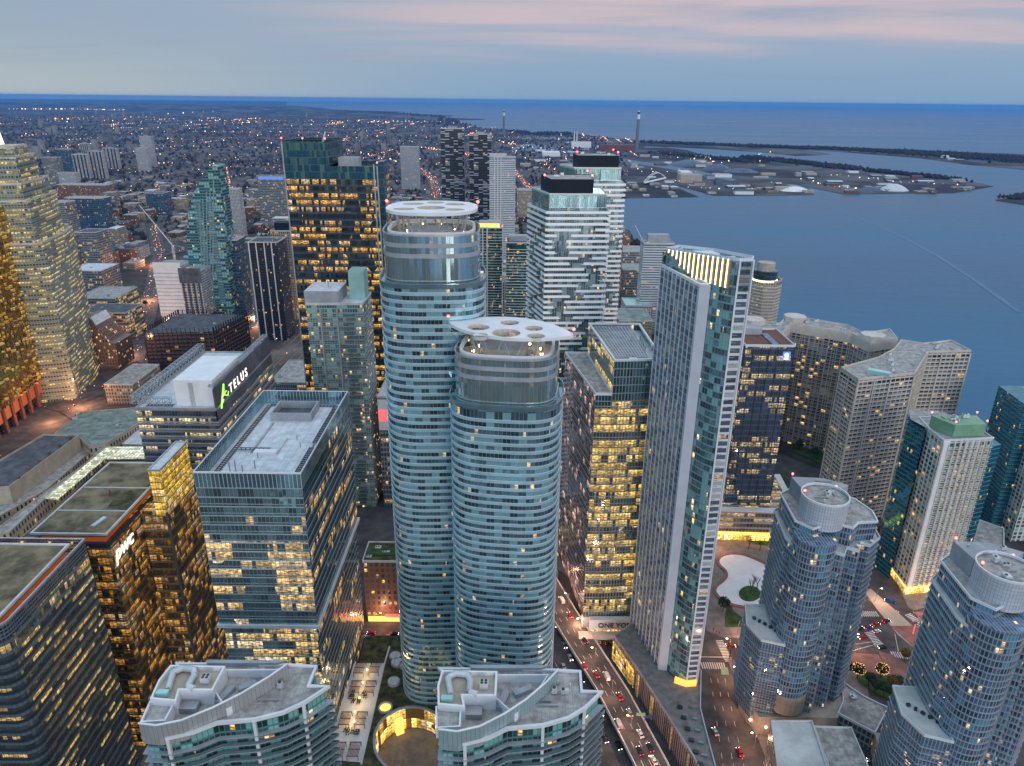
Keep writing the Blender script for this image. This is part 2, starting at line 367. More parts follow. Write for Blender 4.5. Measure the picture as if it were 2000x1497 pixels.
t.links.new(mixc(t, ramp(t, n2_.outputs[0], .35, .65), (.026, .104, .188), (.044, .146, .250)), b.inputs['Base Color'])
t.links.new(ramp(t, n2_.outputs[0], .3, .7, .26, .42), b.inputs['Roughness']); b.inputs['Specular IOR Level'].default_value = .3; b.inputs['IOR'].default_value = 1.2
LAKE = m
sheet('lake', [(RH * math.cos(R(a)), RH * math.sin(R(a))) for a in range(-20, 200, 2)] + [(-3000, -3000), (3000, -3000)], 0.0, LAKE)

m, t, b = newmat('land')
g_ = nd(t, 'ShaderNodeNewGeometry'); sx_ = nd(t, 'ShaderNodeSeparateXYZ'); t.links.new(g_.outputs['Position'], sx_.inputs[0])
def tn(sc, det=6, sclv=None):
    q = nd(t, 'ShaderNodeTexNoise'); q.inputs['Scale'].default_value = sc; q.inputs['Detail'].default_value = det; q.inputs['Roughness'].default_value = .7
    t.links.new(g_.outputs['Position'], q.inputs[0]); return q.outputs[0]
vo = nd(t, 'ShaderNodeTexVoronoi'); vo.inputs['Scale'].default_value = .028; t.links.new(g_.outputs['Position'], vo.inputs[0])
far = mixc(t, ramp(t, tn(.004), .35, .65), (.030, .028, .036), (.060, .056, .064))
far = mixc(t, M2(t, 'MULTIPLY', ramp(t, vo.outputs['Distance'], 9.0, 6.0), ramp(t, tn(.0016, 3), .45, .6)), far, (.12, .12, .13))
near = mixc(t, ramp(t, tn(.03), .35, .65), (.035, .034, .038), (.085, .076, .072))
t.links.new(mixc(t, ramp(t, sx_.outputs[1], 900, 2200), near, far), b.inputs['Base Color']); b.inputs['Roughness'].default_value = .95; b.inputs['Specular IOR Level'].default_value = .1
LAND = m
coast = [(2140, 1010), (2000, 925), (1900, 865), (1800, 840), (1700, 800), (1600, 760), (1500, 690), (1420, 620), (1330, 545), (1262, 492), (1240, 472), (1218, 455), (1200, 447), (1180, 425), (1176, 396),
 (1216, 388), (1365, 385.6), (1330, 371), (1299, 357.6), (1345, 369), (1396, 383), (1500, 383), (1590, 381), (1579, 367), (1480, 352), (1560, 362), (1646, 380), (1862, 378), (1896, 372), (1940, 365), (1917, 359), (1850, 351), (1779, 341), (1662, 328), (1545, 315), (1480, 310), (1381, 307), (1343, 294), (1300, 289), (1254, 289), (1262, 286), (1380, 291), (1500, 299), (1553, 305), (1592, 304), (1623, 302), (1600, 298), (1558, 293), (1636, 297), (1688, 301), (1792, 309), (1896, 323), (2000, 332), (2150, 344), (2150, 313), (2000, 302), (1870, 297), (1740, 292), (1610, 288), (1480, 283), (1254, 275), (1178, 269), (1130, 262), (1101, 259), (1040, 262), (1000, 254), (950, 251), (911, 245), (898, 240), (890, 236), (864, 228), (820, 223), (760, 220), (682, 217), (630, 211.5), (600, 208.5), (560, 206)]
cw_ = PP(coast); a0 = math.atan2(cw_[-1][1], cw_[-1][0]); RL = RH * .995
LANDP = [(700, -400)] + cw_ + [(RL * math.cos(a0 + (math.pi - a0) * i / 16), RL * math.sin(a0 + (math.pi - a0) * i / 16)) for i in range(17)] + [(-3000, -2500), (-300, -900)]
struct('land', MB().prism(LANDP, -1, 1.2), LAND)
sheet('island_shore', PP([(1943, 392), (1963, 389), (2000, 377), (2120, 372), (2200, 395), (2060, 406), (2000, 401), (1968, 396)]), 1.2, LAND)
sheet('ship_channel', PP([(1206, 309), (1260, 317), (1330, 327), (1396, 341), (1440, 351), (1430, 354), (1385, 346), (1320, 333), (1250, 321), (1200, 313), (1140, 301), (1060, 294), (1000, 295), (1000, 288), (1040, 282), (1060, 283), (1105, 293), (1150, 298)], 1.2), 1.5, LAKE)
sheet('river_channel', PP([(1020, 268), (1120, 268), (1136, 271), (1080, 272), (1020, 272)], 1.2), 1.5, LAKE)
# low hills along the shore east of the city
mbh = MB()
for (pxc, pyc, rx, ry, hz) in ((640, 224, 2600, 1500, 55), (780, 232, 1500, 900, 40), (480, 216, 3800, 2200, 80), (250, 210, 5200, 2600, 90), (60, 207, 5200, 3000, 80)):
    cx0, cy0 = P(pxc, pyc)
    for j in range(10):
        for i in range(28):
            q = []
            for (jj, ii) in ((j, i), (j + 1, i), (j + 1, i + 1), (j, i + 1)):
                rr = jj / 10; aa = 2 * math.pi * ii / 28; q.append((cx0 + rx * rr * math.cos(aa), cy0 + ry * rr * math.sin(aa), hz * (.5 + .5 * math.cos(math.pi * rr)) * (1 + .12 * math.sin(3 * aa + rr * 5)) - 2))
            mbh.face(q)
struct('hills', mbh, LAND)

# near streets: pavement blocks 0.14 m above the asphalt
sheet('street_asphalt', [(-330, 120), (360, 120), (330, 400), (200, 560), (-60, 700), (-520, 760), (-560, 560), (-330, 420)], 1.6, MATS['asphalt'])
def kerbed(name, pts, mat, z=1.6, h_=.14, px=True): return struct(name, MB().prism(PP(pts, 1.7) if px else pts, z, z + h_), mat)
G0 = 1.6
kerbed('pavement', rect(-160, -122, 150, 300), MATS['pavement'], px=False)
kerbed('pavement', [(115, 120), (129, 120), (128, 290), (114, 296)], MATS['pavement'], px=False)
kerbed('pavement', [(60, 335), (84, 330), (84, 400), (40, 420), (22, 380)], MATS['pavement'], px=False)
PZ = Z2([(-40, 100), (120, 130), (520, 100), (760, 240), (760, 880), (280, 940), (140, 940), (0, 880), (-60, 500)], 1380, 1020, .2405)
kerbed('plaza', PZ, MATS['pavement'])
rink = Z2([(98, 320), (125, 278), (200, 262), (290, 268), (400, 310), (520, 370), (640, 430), (660, 560), (600, 680), (460, 700), (330, 690), (210, 670), (120, 625), (75, 570), (85, 530), (140, 490), (178, 445), (165, 395), (115, 355)], 1380, 1020, .2405)
rk = PP(rink, 1.7)
def smooth(p, k=2):
    for _ in range(k):
        o = []
        for i in range(len(p)):
            a, b_ = p[i], p[(i + 1) % len(p)]; o += [(a[0] * .75 + b_[0] * .25, a[1] * .75 + b_[1] * .25), (a[0] * .25 + b_[0] * .75, a[1] * .25 + b_[1] * .75)]
        p = o
    return p
rk = smooth(rk)
tag(MB().ring(offs(rk, 2.0), rk, 1.74, 2.3).build('rink_border', MATS['redpaver']), 'curving red bench wall round the skating rink', 'wall')
sheet('skating_rink', rk, 1.79, MATS['white_panel'])
isl = [P(1380 + (350 + 88 * math.cos(a)) * .2405, 1020 + (585 + 62 * math.sin(a)) * .2405, 1.7) for a in [i * math.pi / 10 for i in range(20)]]
tag(MB().prism(isl, 1.8, 2.3, True).build('planter', MATS['grass']), 'round grass planter in the middle of the white rink', 'planter')
for q, nme in ((Z2([(330, 155), (420, 143), (520, 140), (520, 195), (400, 185)], 1380, 1020, .2405), 'lawn'), (Z2([(165, 670), (205, 672), (215, 720), (300, 785), (310, 852), (150, 856), (148, 780)], 1380, 1020, .2405), 'lawn')):
    sheet(nme, PP(q, 1.7), 1.86, MATS['grass'])
sheet('lawn', PP([(1530, 835), (1650, 850), (1660, 920), (1600, 905), (1545, 880)], 1.7), 1.9, MATS['grass'])
kerbed('plaza', Z2([(560, 500), (650, 530), (820, 760), (840, 900), (520, 900), (480, 640)], 1480, 1137, .26), MATS['pavement'])
kerbed('plaza', Z2([(690, 530), (905, 545), (960, 640), (950, 700), (640, 660)], 1480, 1137, .26), MATS['redpaver'])
kerbed('plaza', Z2([(905, 520), (1010, 545), (1230, 700), (1230, 900), (1060, 800), (965, 650)], 1480, 1137, .26), MATS['redpaver'], h_=.17)
kerbed('pavement', Z2([(1180, 230), (1480, 190), (1480, 330), (1330, 640), (1000, 330), (1230, 330)], 1480, 1137, .26), MATS['redpaver'], h_=.16)
kerbed('pavement', Z2([(1060, 40), (1520, -10), (1560, 90), (1180, 215), (1130, 190)], 1480, 1137, .26), MATS['pavement'])
kerbed('garden_bed', Z2([(740, 700), (960, 700), (1090, 780), (1060, 920), (900, 850), (760, 760)], 1480, 1137, .26), MATS['grass'], h_=.3)
# tram reservation with rails
trm = PP(Z2([(800, 70), (850, 50), (1100, 270), (1400, 560), (1340, 640), (1050, 390), (900, 210)], 1480, 1137, .26), 1.7)
sheet('tram_track', trm, G0 + .02, MATS['beige'])
# painted markings
def strip(mb, a, b_, w_, z):
    a = Vector(a); b_ = Vector(b_); e = (b_ - a).normalized(); n = Vector((-e.y, e.x)) * w_ / 2
    mb.face([(*(a - n), z), (*(b_ - n), z), (*(b_ + n), z), (*(a + n), z)])
def dashes(mb, a, b_, z, L=3.0, gap=6.0, w_=.18):
    a = Vector(a); b_ = Vector(b_); d = (b_ - a).length; e = (b_ - a) / d; s_ = 0
    while s_ < d: strip(mb, a + e * s_, a + e * min(d, s_ + L), w_, z); s_ += L + gap
def zebra(name, a, b_, w_=4.0, z=G0 + .012, px=True):
    if px: a, b_ = P(*a, 1.6), P(*b_, 1.6)
    a = Vector(a); b_ = Vector(b_); d = (b_ - a).length; e = (b_ - a) / d; n = Vector((-e.y, e.x)) * w_ / 2; mb = MB(); s_ = 0
    while s_ < d:
        c_ = a + e * s_; strip(mb, c_ - n, c_ + n, .55, z); s_ += 1.15
    struct(name, mb, MATS['paint'])
zebra('crosswalk_marking', (1371, 1300), (1416, 1301), 4.5)
zebra('crosswalk_marking', (1405, 1252), (1424, 1292), 4)
Zq = lambda a, b_: Z2([(a, b_)], 1480, 1137, .26)[0]
for q in ((Zq(775, 240), Zq(905, 240)), (Zq(985, 205), Zq(1050, 235)), (Zq(1130, 245), Zq(1235, 325)), (Zq(830, 380), Zq(920, 475)), (Zq(1010, 545), Zq(1180, 560))): zebra('crosswalk_marking', *q, 4.5)
mb = MB()
for x0_, x1_ in ((103.2, 94.5), (106.5, 99), (110, 103.6)): dashes(mb, (x0_, 291), (x1_, 232), G0 + .012); dashes(mb, (x1_, 232), (x1_ - 6, 190), G0 + .012)
strip(mb, (99.3, 297), (113, 297), .5, G0 + .012)
for q in ((Zq(640, 480), Zq(860, 450)), (Zq(700, 520), Zq(880, 470)), (Zq(1210, 270), Zq(1440, 200)), (Zq(1170, 225), Zq(1225, 290)), (Zq(820, 375), Zq(890, 490)), (Zq(830, 130), Zq(1120, 360)), (Zq(1030, 390), Zq(1060, 540))): strip(mb, P(*q[0], 1.6), P(*q[1], 1.6), .25, G0 + .014)
for y_ in (306, 311): dashes(mb, (-130, y_), (-52, y_), G0 + .012)
for y_ in (316, 321): dashes(mb, (36, y_), (58, y_), G0 + .012)
for k in (0, 1): dashes(mb, (17 + k * 4, 300), (40 + k * 4, 232), G0 + .012)
struct('road_marking', mb, MATS['paint'])
sheet('bike_lane', PP([(1408, 1304), (1421, 1304), (1424, 1318), (1409, 1318)], 1.6), G0 + .014, MATS['green_panel'])

# elevated expressway
DL = [(-30, 460), (6, 372), (24, 318), (43, 267), (54, 228), (66, 180), (76, 130)]; DR = [(-16, 466), (20, 377), (38, 323), (57.5, 268), (68.2, 229), (80, 182), (90, 131)]
DZ = 7.0; ex = root('expressway', (45, 280, 1.6), 'elevated expressway deck with concrete parapets beside the pale slab tower', 'expressway')
mb = MB()
for i in range(len(DL) - 1):
    a, b_, c_, d = DL[i], DR[i], DR[i + 1], DL[i + 1]
    mb.prism([a, b_, c_, d], DZ - 1.2, DZ, True, True)
mb.build('deck', MATS['asphalt'], ex)
for ln, s_ in ((DL, 1), (DR, -1)):
    mb = MB()
    for i in range(len(ln) - 1):
        a, b_ = Vector(ln[i]), Vector(ln[i + 1]); e = (b_ - a).normalized(); n = Vector((-e.y, e.x)) * .25
        mb.prism([a - n, b_ - n, b_ + n, a + n], DZ - .9, DZ + .95)
    mb.build('barrier', MATS['stone_light'], ex)
mb = MB()
for k in (1, 2, 3):
    for i in range(len(DL) - 1):
        a = Vector(DL[i]).lerp(Vector(DR[i]), k / 4); b_ = Vector(DL[i + 1]).lerp(Vector(DR[i + 1]), k / 4); dashes(mb, a, b_, DZ + .012, 3, 7, .2)
mb.build('lane_marking', MATS['paint'], ex)
for i in range(1, len(DL) - 1):
    c_ = (Vector(DL[i]) + Vector(DR[i])) / 2
    MB().box(c_.x, c_.y, 1.6, 7, 1.6, DZ - 2.8).build('pier', MATS['stone_light'], ex)
# rail corridor and city streets towards the north-east
rc = PP([(735, 770), (640, 790), (520, 760), (430, 800), (520, 690), (600, 640), (700, 560), (760, 500), (800, 430), (840, 400), (830, 370), (850, 368), (865, 400), (860, 450), (820, 520), (760, 620)], 2)
sheet('rail_bed', rc, 2.0, MATS['dirt'])
mb = MB()
for k in range(9):
    a = P(437 + k * 26, 800, 2); 
    pts = [P(430 + k * 26, 800, 2), P(520 + k * 17, 715, 2), P(600 + k * 14, 640, 2), P(700 + k * 7, 560, 2), P(770 + k * 5, 480, 2)]
    for i in range(4): strip(mb, pts[i], pts[i + 1], .9, 2.3)
struct('rail_track', mb, MATS['steel'])
def street(name, pts, w_, z=1.9): 
    mb = MB()
    for i in range(len(pts) - 1): strip(mb, P(*pts[i], z), P(*pts[i + 1], z), w_, z + .01 * i)
    return struct(name, mb, MATS['asphalt'])
STREETS = [([(250, 730), (285, 620), (300, 560), (310, 500), (300, 440)], 24), ([(505, 690), (500, 640), (490, 600), (470, 520)], 22), ([(100, 800), (260, 740), (420, 690), (505, 660)], 20), ([(230, 880), (0, 910)], 20), ([(80, 700), (140, 800), (240, 860)], 18),
           ([(470, 520), (455, 400), (440, 330)], 20), ([(310, 500), (460, 470), (600, 450)], 16), ([(240, 420), (420, 430), (560, 440)], 16), ([(1040, 480), (1060, 400), (1000, 330), (900, 300), (820, 290)], 30), ([(860, 400), (845, 350), (800, 320), (780, 300)], 40)]
for i_, (p_, w_) in enumerate(STREETS): street('city_street', p_, w_, 1.9 + .07 * i_)

mbw = MB(); wk = [(1592, 392), (1640, 412), (1700, 436), (1760, 462), (1830, 500), (1900, 545), (1990, 610)]
for i in range(len(wk) - 1): strip(mbw, P(*wk[i]), P(*wk[i + 1]), 7, .3)
struct('boat_wake', mbw, plain('wake', (.046, .150, .262), .5, var=.1, scale=.03))
# ================================================================ TOWERS
Mt = MATS
BAND_T = plain('teal_band', (.26, .42, .45), .22, .35, var=.10, scale=.08)
plain('white_band', (.62, .65, .67), .45, var=.05); plain('balcony_white', (.84, .87, .89), .4, var=.04); plain('dark_band', (.03, .045, .06), .3, .3); plain('grey_band', (.30, .33, .36), .5); plain('alu', (.42, .46, .50), .35, .5)
plain('glass_rail', (.17, .25, .28), .12, .5)

# ---- glass office block with a white roof deck
g16 = facade('clear_office_glass', 1.5, 3.95, glass=(.30, .46, .48), frame=(.16, .22, .24), mw=.05, sp=.13, spc=(.40, .47, .50), lit=.88, zone=9, pz=.62, es=1.4, col=(1, .50, .08), col2=(1, .72, .26), big=.28, jit=.02, rough=.06, metal=.85)
g16s = facade('shaded_face_glass', 1.5, 3.95, glass=(.10, .22, .25), frame=(.03, .06, .07), mw=.05, sp=.13, spc=(.10, .15, .17), lit=.55, zone=14, pz=.25, es=1.1, jit=.02, metal=.85)  # right-hand face: same glazing with the shade put into its colours
g16n = facade('clear_upper_glass', 1.5, 3.95, glass=(.30, .46, .48), frame=(.16, .22, .24), mw=.05, sp=.13, spc=(.26, .36, .38), lit=.5, zone=5, pz=.12, es=.9, jit=.05, rough=.05, metal=.85, var=.5)
x0, x1, y0, y1 = -115.5, -76.5, 230.0, 308.3; ZT = 145.0
rt = root('office_tower', ((x0 + x1) / 2, (y0 + y1) / 2, 1.6), 'clear glass office tower with a big white roof deck inside a glass screen', 'office tower')
for i, (a, b_) in enumerate((((x0, y0), (x1, y0)), ((x1, y0), (x1, y1)), ((x1, y1), (x0, y1)), ((x0, y1), (x0, y0)))):
    mb = MB(); mb.wall(a, b_, 76.5, 115.6, i * 60); mu = MB(); mu.wall(a, b_, 115.6, 138.5, i * 60); mu.build('upper_facade', g16s if i == 1 else g16n, rt)
    pa = offs(rect(x0, x1, y0, y1), -.9)
    mb.wall(pa[i], pa[(i + 1) % 4], 1.6, 75.2, i * 60); mb.build('facade', g16s if i == 1 else g16, rt)
MB().ring(offs(rect(x0, x1, y0, y1), .05), offs(rect(x0, x1, y0, y1), -.25), 138.5, ZT).build('glass_screen', facade('screen_glass', 1.5, 6.6, glass=(.25, .42, .48), frame=(.35, .45, .5), sp=.02, lit=0, metal=.8), rt)
parapet(rt, rect(x0, x1, y0, y1), ZT, .25, Mt['white_band'], .35, .15, 'screen_rail')
MB().cap(rect(x0 + .2, x1 - .2, y0 + .2, y1 - .2), 138.6).build('roof', Mt['roof_white'], rt)
MB().ring(offs(rect(x0, x1, y0, y1), .9), offs(rect(x0, x1, y0, y1), -2), 75.2, 76.6).build('ledge', Mt['white_band'], rt)
bands(rt, rect(x0, x1, y0, y1), 80.3, 138, 3.95, .12, .28, Mt['alu'])
bands(rt, offs(rect(x0, x1, y0, y1), -.9), 5.5, 74, 3.95, .12, .28, Mt['alu'], 'lower_floor_band')
ix0, ix1, iy0, iy1 = x0 + 4, x1 - 4, y0 + 3, y1 - 5
MB().prism(offs(rect(ix0, ix1, iy0, iy1), -1), 138.7, 139.5).build('raised_deck', Mt['roof_white'], rt)
def ladder(rt_, pts, z, w_=1.7):
    mb = MB()
    for i in range(len(pts) - 1):
        a, b_ = Vector(pts[i]), Vector(pts[i + 1]); d = (b_ - a).length; e = (b_ - a) / d; n = Vector((-e.y, e.x))
        for s_ in (-1, 1):
            p_ = a + n * s_ * w_ / 2; q_ = b_ + n * s_ * w_ / 2; mb.tube((*p_, z), (*q_, z), .2, n=4)
        k = int(d / 1.6)
        for j in range(k): p_ = a + e * (j + .5) * d / k; mb.tube((*(p_ - n * w_ / 2), z), (*(p_ + n * w_ / 2), z), .2, n=4)
    return mb.build('gantry_track', Mt['darkgrey'], rt_)
ladder(rt, [(ix0, iy0), (ix1 - 3, iy0), (ix1 - .5, iy0 + 3), (ix1 - .5, iy0 + 28)], 139.9); ladder(rt, [(ix1 - .5, iy0 + 32), (ix1 - .5, iy1), (ix0, iy1), (ix0, iy0)], 139.9); ladder(rt, [(ix0 + 2, 258), (-97, 258)], 140.4)
MB().ring(rect(-106, -88, 287, 301), rect(-105.3, -88.7, 287.7, 300.3), 138.7, 143.2).build('mechanical_well', Mt['grey_band'], rt)
MB().cap(rect(-105.3, -88.7, 287.7, 300.3), 139.8).build('well_floor', Mt['roof_dark'], rt)
MB().box(-98, 255.5, 139.5, 9, 3, 1.4).build('air_handler', Mt['white_panel'], rt); MB().box(-94.5, 262, 139.5, 2.5, 14, .8).build('roof_duct', Mt['duct'], rt); MB().box(-104, 270, 139.5, .8, 28, .5).build('roof_pipe', Mt['steel'], rt)
for q in ((-106.5, 240, 4.5), (-104.5, 240.5, 5), (-101.5, 239.5, 3.6), (-98, 243, 3.6), (-100, 252, 2.2), (-89, 268, 2.2), (-86, 262, 2)): MB().tube((q[0], q[1], 139.5), (q[0], q[1], 139.5 + q[2]), .22, n=6).build('exhaust_stack', Mt['steel'], rt)
fins(rt, rect(x0, x1, y0, y1), 77, 138, 3.0, .12, .08, Mt['alu'], sides=(0,))

# ---- tower with the lettered sign and trusses
gtel = facade('banded_office_glass', 1.5, 4.0, glass=(.16, .22, .26), frame=(.08, .1, .12), sp=.3, spc=(.20, .22, .24), lit=.7, zone=9, pz=.38, es=1.3, col=(1, .72, .3))
tp = rect(-190, -149, 331, 418); rt = root('office_tower', (-169, 375, 1.6), 'grey office tower with green and white lettered sign wall and roof trusses', 'office tower')
MB().prism(tp, 1.6, 125, False).build('facade', gtel, rt); MB().cap(tp, 124.98).build('roof', Mt['roof_white'], rt); bands(rt, tp, 5.6, 124, 4, .25, .7, Mt['grey_band']); parapet(rt, tp, 125, .8, Mt['alu'])
MB().prism(rect(-170.5, -149.5 - 1.5, 335, 372), 125, 139.2).build('mechanical_penthouse', Mt['white_panel'], rt); MB().box(-162, 334.7, 125, 2, .8, 13).build('roof_duct', Mt['duct'], rt)
sgn = MB().box(-149.3, 374, 119, .8, 86, 17).build('sign_wall', Mt['roof_dark'], rt)
def truss(rt_, a, b_, z, w_, h_, step, mat):
    a, b_ = Vector(a), Vector(b_); d = (b_ - a).length; e = (b_ - a) / d; n = Vector((-e.y, e.x)) * w_ / 2; mb = MB(); k = int(d / step)
    cs = [(n, 0), (-n, 0), (n, h_), (-n, h_)]
    for o_, zz_ in cs: mb.tube((*(a + o_), z + zz_), (*(b_ + o_), z + zz_), .22, n=4)
    for j in range(k + 1):
        p_ = a + e * d * j / k; q_ = a + e * d * min(k, j + 1) / k
        mb.tube((*(p_ + n), z), (*(p_ - n), z), .15, n=4); mb.tube((*(p_ + n), z + h_), (*(p_ - n), z + h_), .15, n=4)
        mb.tube((*(p_ + n), z), (*(p_ + n), z + h_), .15, n=4); mb.tube((*(p_ - n), z), (*(p_ - n), z + h_), .15, n=4)
        if j < k: mb.tube((*(p_ + n), z), (*(q_ + n), z + h_), .15, n=4); mb.tube((*(p_ + n), z + h_), (*(q_ - n), z + h_), .12, n=4); mb.tube((*(p_ - n), z), (*(q_ - n), z + h_), .15, n=4)
    return mb.build('roof_truss', mat, rt_)
truss(rt, (-191, 333), (-191, 417), 127, 3.4, 4, 4, Mt['alu']); truss(rt, (-151, 333), (-151, 417), 136.4, 2.4, 1.0, 4, Mt['alu']); truss(rt, (-187, 334), (-173, 334), 127, 2, 3, 3, Mt['alu'])
text(rt, 'T E L U S', 6.9, (-148.7, 362.5, 128.6), (R(90), 0, R(90)), Mt['sign_white'])
mb = MB()
for p_, q_, r_ in (((-148.6, 336, 123.5), (-148.6, 342.5, 134.5), .55), ((-148.6, 342.5, 134.5), (-148.6, 341.5, 129), .45), ((-148.6, 341.5, 129), (-148.6, 346, 126.5), .4), ((-148.6, 338.6, 128.6), (-148.6, 345, 129.8), .45), ((-148.6, 340, 127), (-148.6, 338.8, 125.5), .4), ((-148.6, 346, 126.5), (-148.6, 347.5, 128.5), .3)): mb.tube(p_, q_, r_, r_ * .5, 5)
mb.build('sign_emblem', Mt['sign_green'], rt); ladder(rt, [(-186, 335), (-172, 334.5)], 125.6)

# ---- dark amber glass block with planted roof, and its gold screen wing
gpwc = facade('amber_dark_glass', 1.5, 3.9, glass=(.22, .16, .08), frame=(.05, .04, .03), mw=.06, sp=.25, spc=(.12, .09, .05), lit=.8, zone=3, pz=.62, es=.65, col=(1, .36, .04), col2=(1, .56, .12), metal=.8, big=.4, jit=.05)
tp = [(-189, 238), (-157.5, 238), (-157.5, 299), (-189, 299)]; rt = root('office_tower', (-173, 268, 1.6), 'dark amber glass office block with brown planted roof and white lettering', 'office tower')
MB().prism(tp, 1.6, 107, True).build('facade', gpwc, rt)
MB().ring(offs(tp, .2), offs(tp, -1.0), 107, 108.2).build('facade_rim', Mt['dark_band'], rt)
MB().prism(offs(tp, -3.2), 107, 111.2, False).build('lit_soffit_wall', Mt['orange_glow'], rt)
MB().prism(offs(tp, -.9), 110.7, 111.8, True, True).build('roof', Mt['sedum_dry'], rt); parapet(rt, offs(tp, -.9), 111.8, .5, Mt['stone_light'], .7, .2)
for y_ in (256, 275): MB().box(-173, y_, 111.8, 28.5, .5, .35, 0, False).build('roof_divider', Mt['stone_light'], rt)
MB().box(-165.5, 247, 111.9, 1.7, 7, .9, R(-12)).build('skylight', Mt['duct'], rt); MB().cap([(-168, 257.5), (-160.5, 258), (-159.8, 269), (-166, 273.5), (-170, 266)], 111.83).build('moss_patch', Mt['sedum'], rt); MB().tube((-172, 268, 111.8), (-172, 268, 115), .3).build('roof_vent', Mt['brick'], rt)
text(rt, 'pwc', 8.6, (-157.2, 246.5, 101.5), (R(90), 0, R(90)), Mt['sign_white'], shear=.25)
bands(rt, tp, 5.5, 100, 3.9, .1, .25, Mt['dark_band'])
tp2 = rect(-157.3, -145.8, 262.5, 300); rt = root('office_wing', (-151, 280, 1.6), 'narrow office wing topped by a glowing gold glass screen', 'office tower')
MB().prism(tp2, 1.6, 108, True).build('facade', gpwc, rt)
gold = facade('gold_screen', 1.1, 3.2, glass=(.5, .35, .08), frame=(.12, .08, .03), sp=.12, lit=1.0, zone=4, pz=1.0, es=1.1, col=(1, .52, .06), col2=(1, .66, .12), metal=.5, big=0.0)
MB().prism(rect(-150.6, -145.7, 262.4, 289), 106, 127.6, False).build('gold_screen', gold, rt); MB().cap(rect(-150.6, -145.7, 262.4, 289), 127.4).build('roof', Mt['roof_white'], rt); parapet(rt, rect(-150.6, -145.7, 262.4, 289), 127.6, .5, Mt['alu'], .4)
MB().box(-145.9, 262.2, 1.6, .9, .9, 106, 0).build('corner_joint', Mt['darkgrey'], rt); bands(rt, tp2, 5.5, 100, 3.9, .1, .25, Mt['dark_band'])

# ---- dark glass block in the lower left corner
gd = facade('dusky_glass', 1.5, 3.9, glass=(.16, .19, .19), frame=(.04, .05, .06), mw=.06, sp=.34, spc=(.15, .21, .26), lit=.85, zone=6, pz=.5, es=.75, col=(1, .62, .14), metal=.8, spmetal=.5, spr=.25, jit=.03)
tp = [(-215, 170)] + arc(-155.5, 174.5, 4.2, 4.2, -90, 0, 6) + [(-152.2, 217), (-215, 217)]
rt = root('office_tower', (-185, 195, 1.6), 'dark blue glass office block cut by the left edge, orange light under its roof rim', 'office tower')
MB().prism(tp, 1.6, 119, True).build('facade', gd, rt); MB().ring(offs(tp, .1), offs(tp, -.3), 119, 124.5).build('louvre_screen', facade('dark_louvre', .9, 1.3, glass=(.05, .07, .10), frame=(.12, .15, .18), sp=.3, lit=0, metal=.6), rt)
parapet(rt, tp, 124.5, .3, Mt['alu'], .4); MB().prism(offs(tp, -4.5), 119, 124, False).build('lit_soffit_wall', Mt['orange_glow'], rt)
MB().prism(offs(tp, -3.3), 123.5, 124.4, True, True).build('roof', Mt['sedum_dry'], rt); parapet(rt, offs(tp, -3.3), 124.4, .5, Mt['stone_light'], .8, .1)
bands(rt, tp, 5.4, 118, 3.9, .3, 1.1, Mt['dark_band'])
for x_ in (-196, -186, -176, -166, -158): MB().ball((x_, 214.8, 122), .5).build('soffit_lamp', Mt['warm_lamp'], rt)
for y_ in range(178, 216, 6): MB().tube((-156.3, y_, 122.6), (-152.6, y_, 124), .16, n=4).build('rim_bracket', Mt['orange_glow'], rt)

# ---- grey-capped green glass condominium
gg = facade('green_condo_glass', 1.6, 3.0, glass=(.15, .26, .26), frame=(.24, .32, .33), mw=.09, sp=.28, spc=(.22, .30, .31), lit=.13, zone=3, pz=.6, es=1.4, col=(1, .6, .25), blind=.33, blindc=(.30, .52, .48), var=.5, metal=.65)
tp = [(-131, 440), (-95.5, 442), (-95.3, 470), (-131, 476)]; rt = tower('condo_tower', tp, 1.6, 150, gg, 'slim green glass condominium with a plain grey box and mint glass shaft on top', 'condo tower', 'roof_white', kit=3)
MB().prism([(-132, 441), (-110.4, 441.5), (-110.5, 466), (-132, 466)], 146.5, 158.5, False).build('mechanical_penthouse', Mt['grey_band'], rt); MB().cap([(-132, 441), (-110.4, 441.5), (-110.5, 466), (-132, 466)], 158.4).build('penthouse_roof', Mt['roof_white'], rt)
MB().prism(rect(-106.5, -96.5, 455, 468), 150, 168.5).build('mint_glass_shaft', Mt['mint'], rt); MB().tube((-119, 452, 158), (-119, 452, 162), .25).build('roof_mast', Mt['steel'], rt)
bands(rt, tp, 4.6, 148, 3.0, .45, .22, Mt['grey_band'])
for x_ in (-122.5, -112): MB().prism(rect(x_, x_ + .9, 438.2, 442), 1.6, 148).build('fin_wall', Mt['grey_band'], rt)
for k in range(40):
    z_ = 8 + (k * 7 % 46) * 3.0; MB().box(-104.5 + (k % 3) * .6, 440.2, z_, 6, 1.8, 1.0).build('balcony', Mt['glass_rail'], rt)

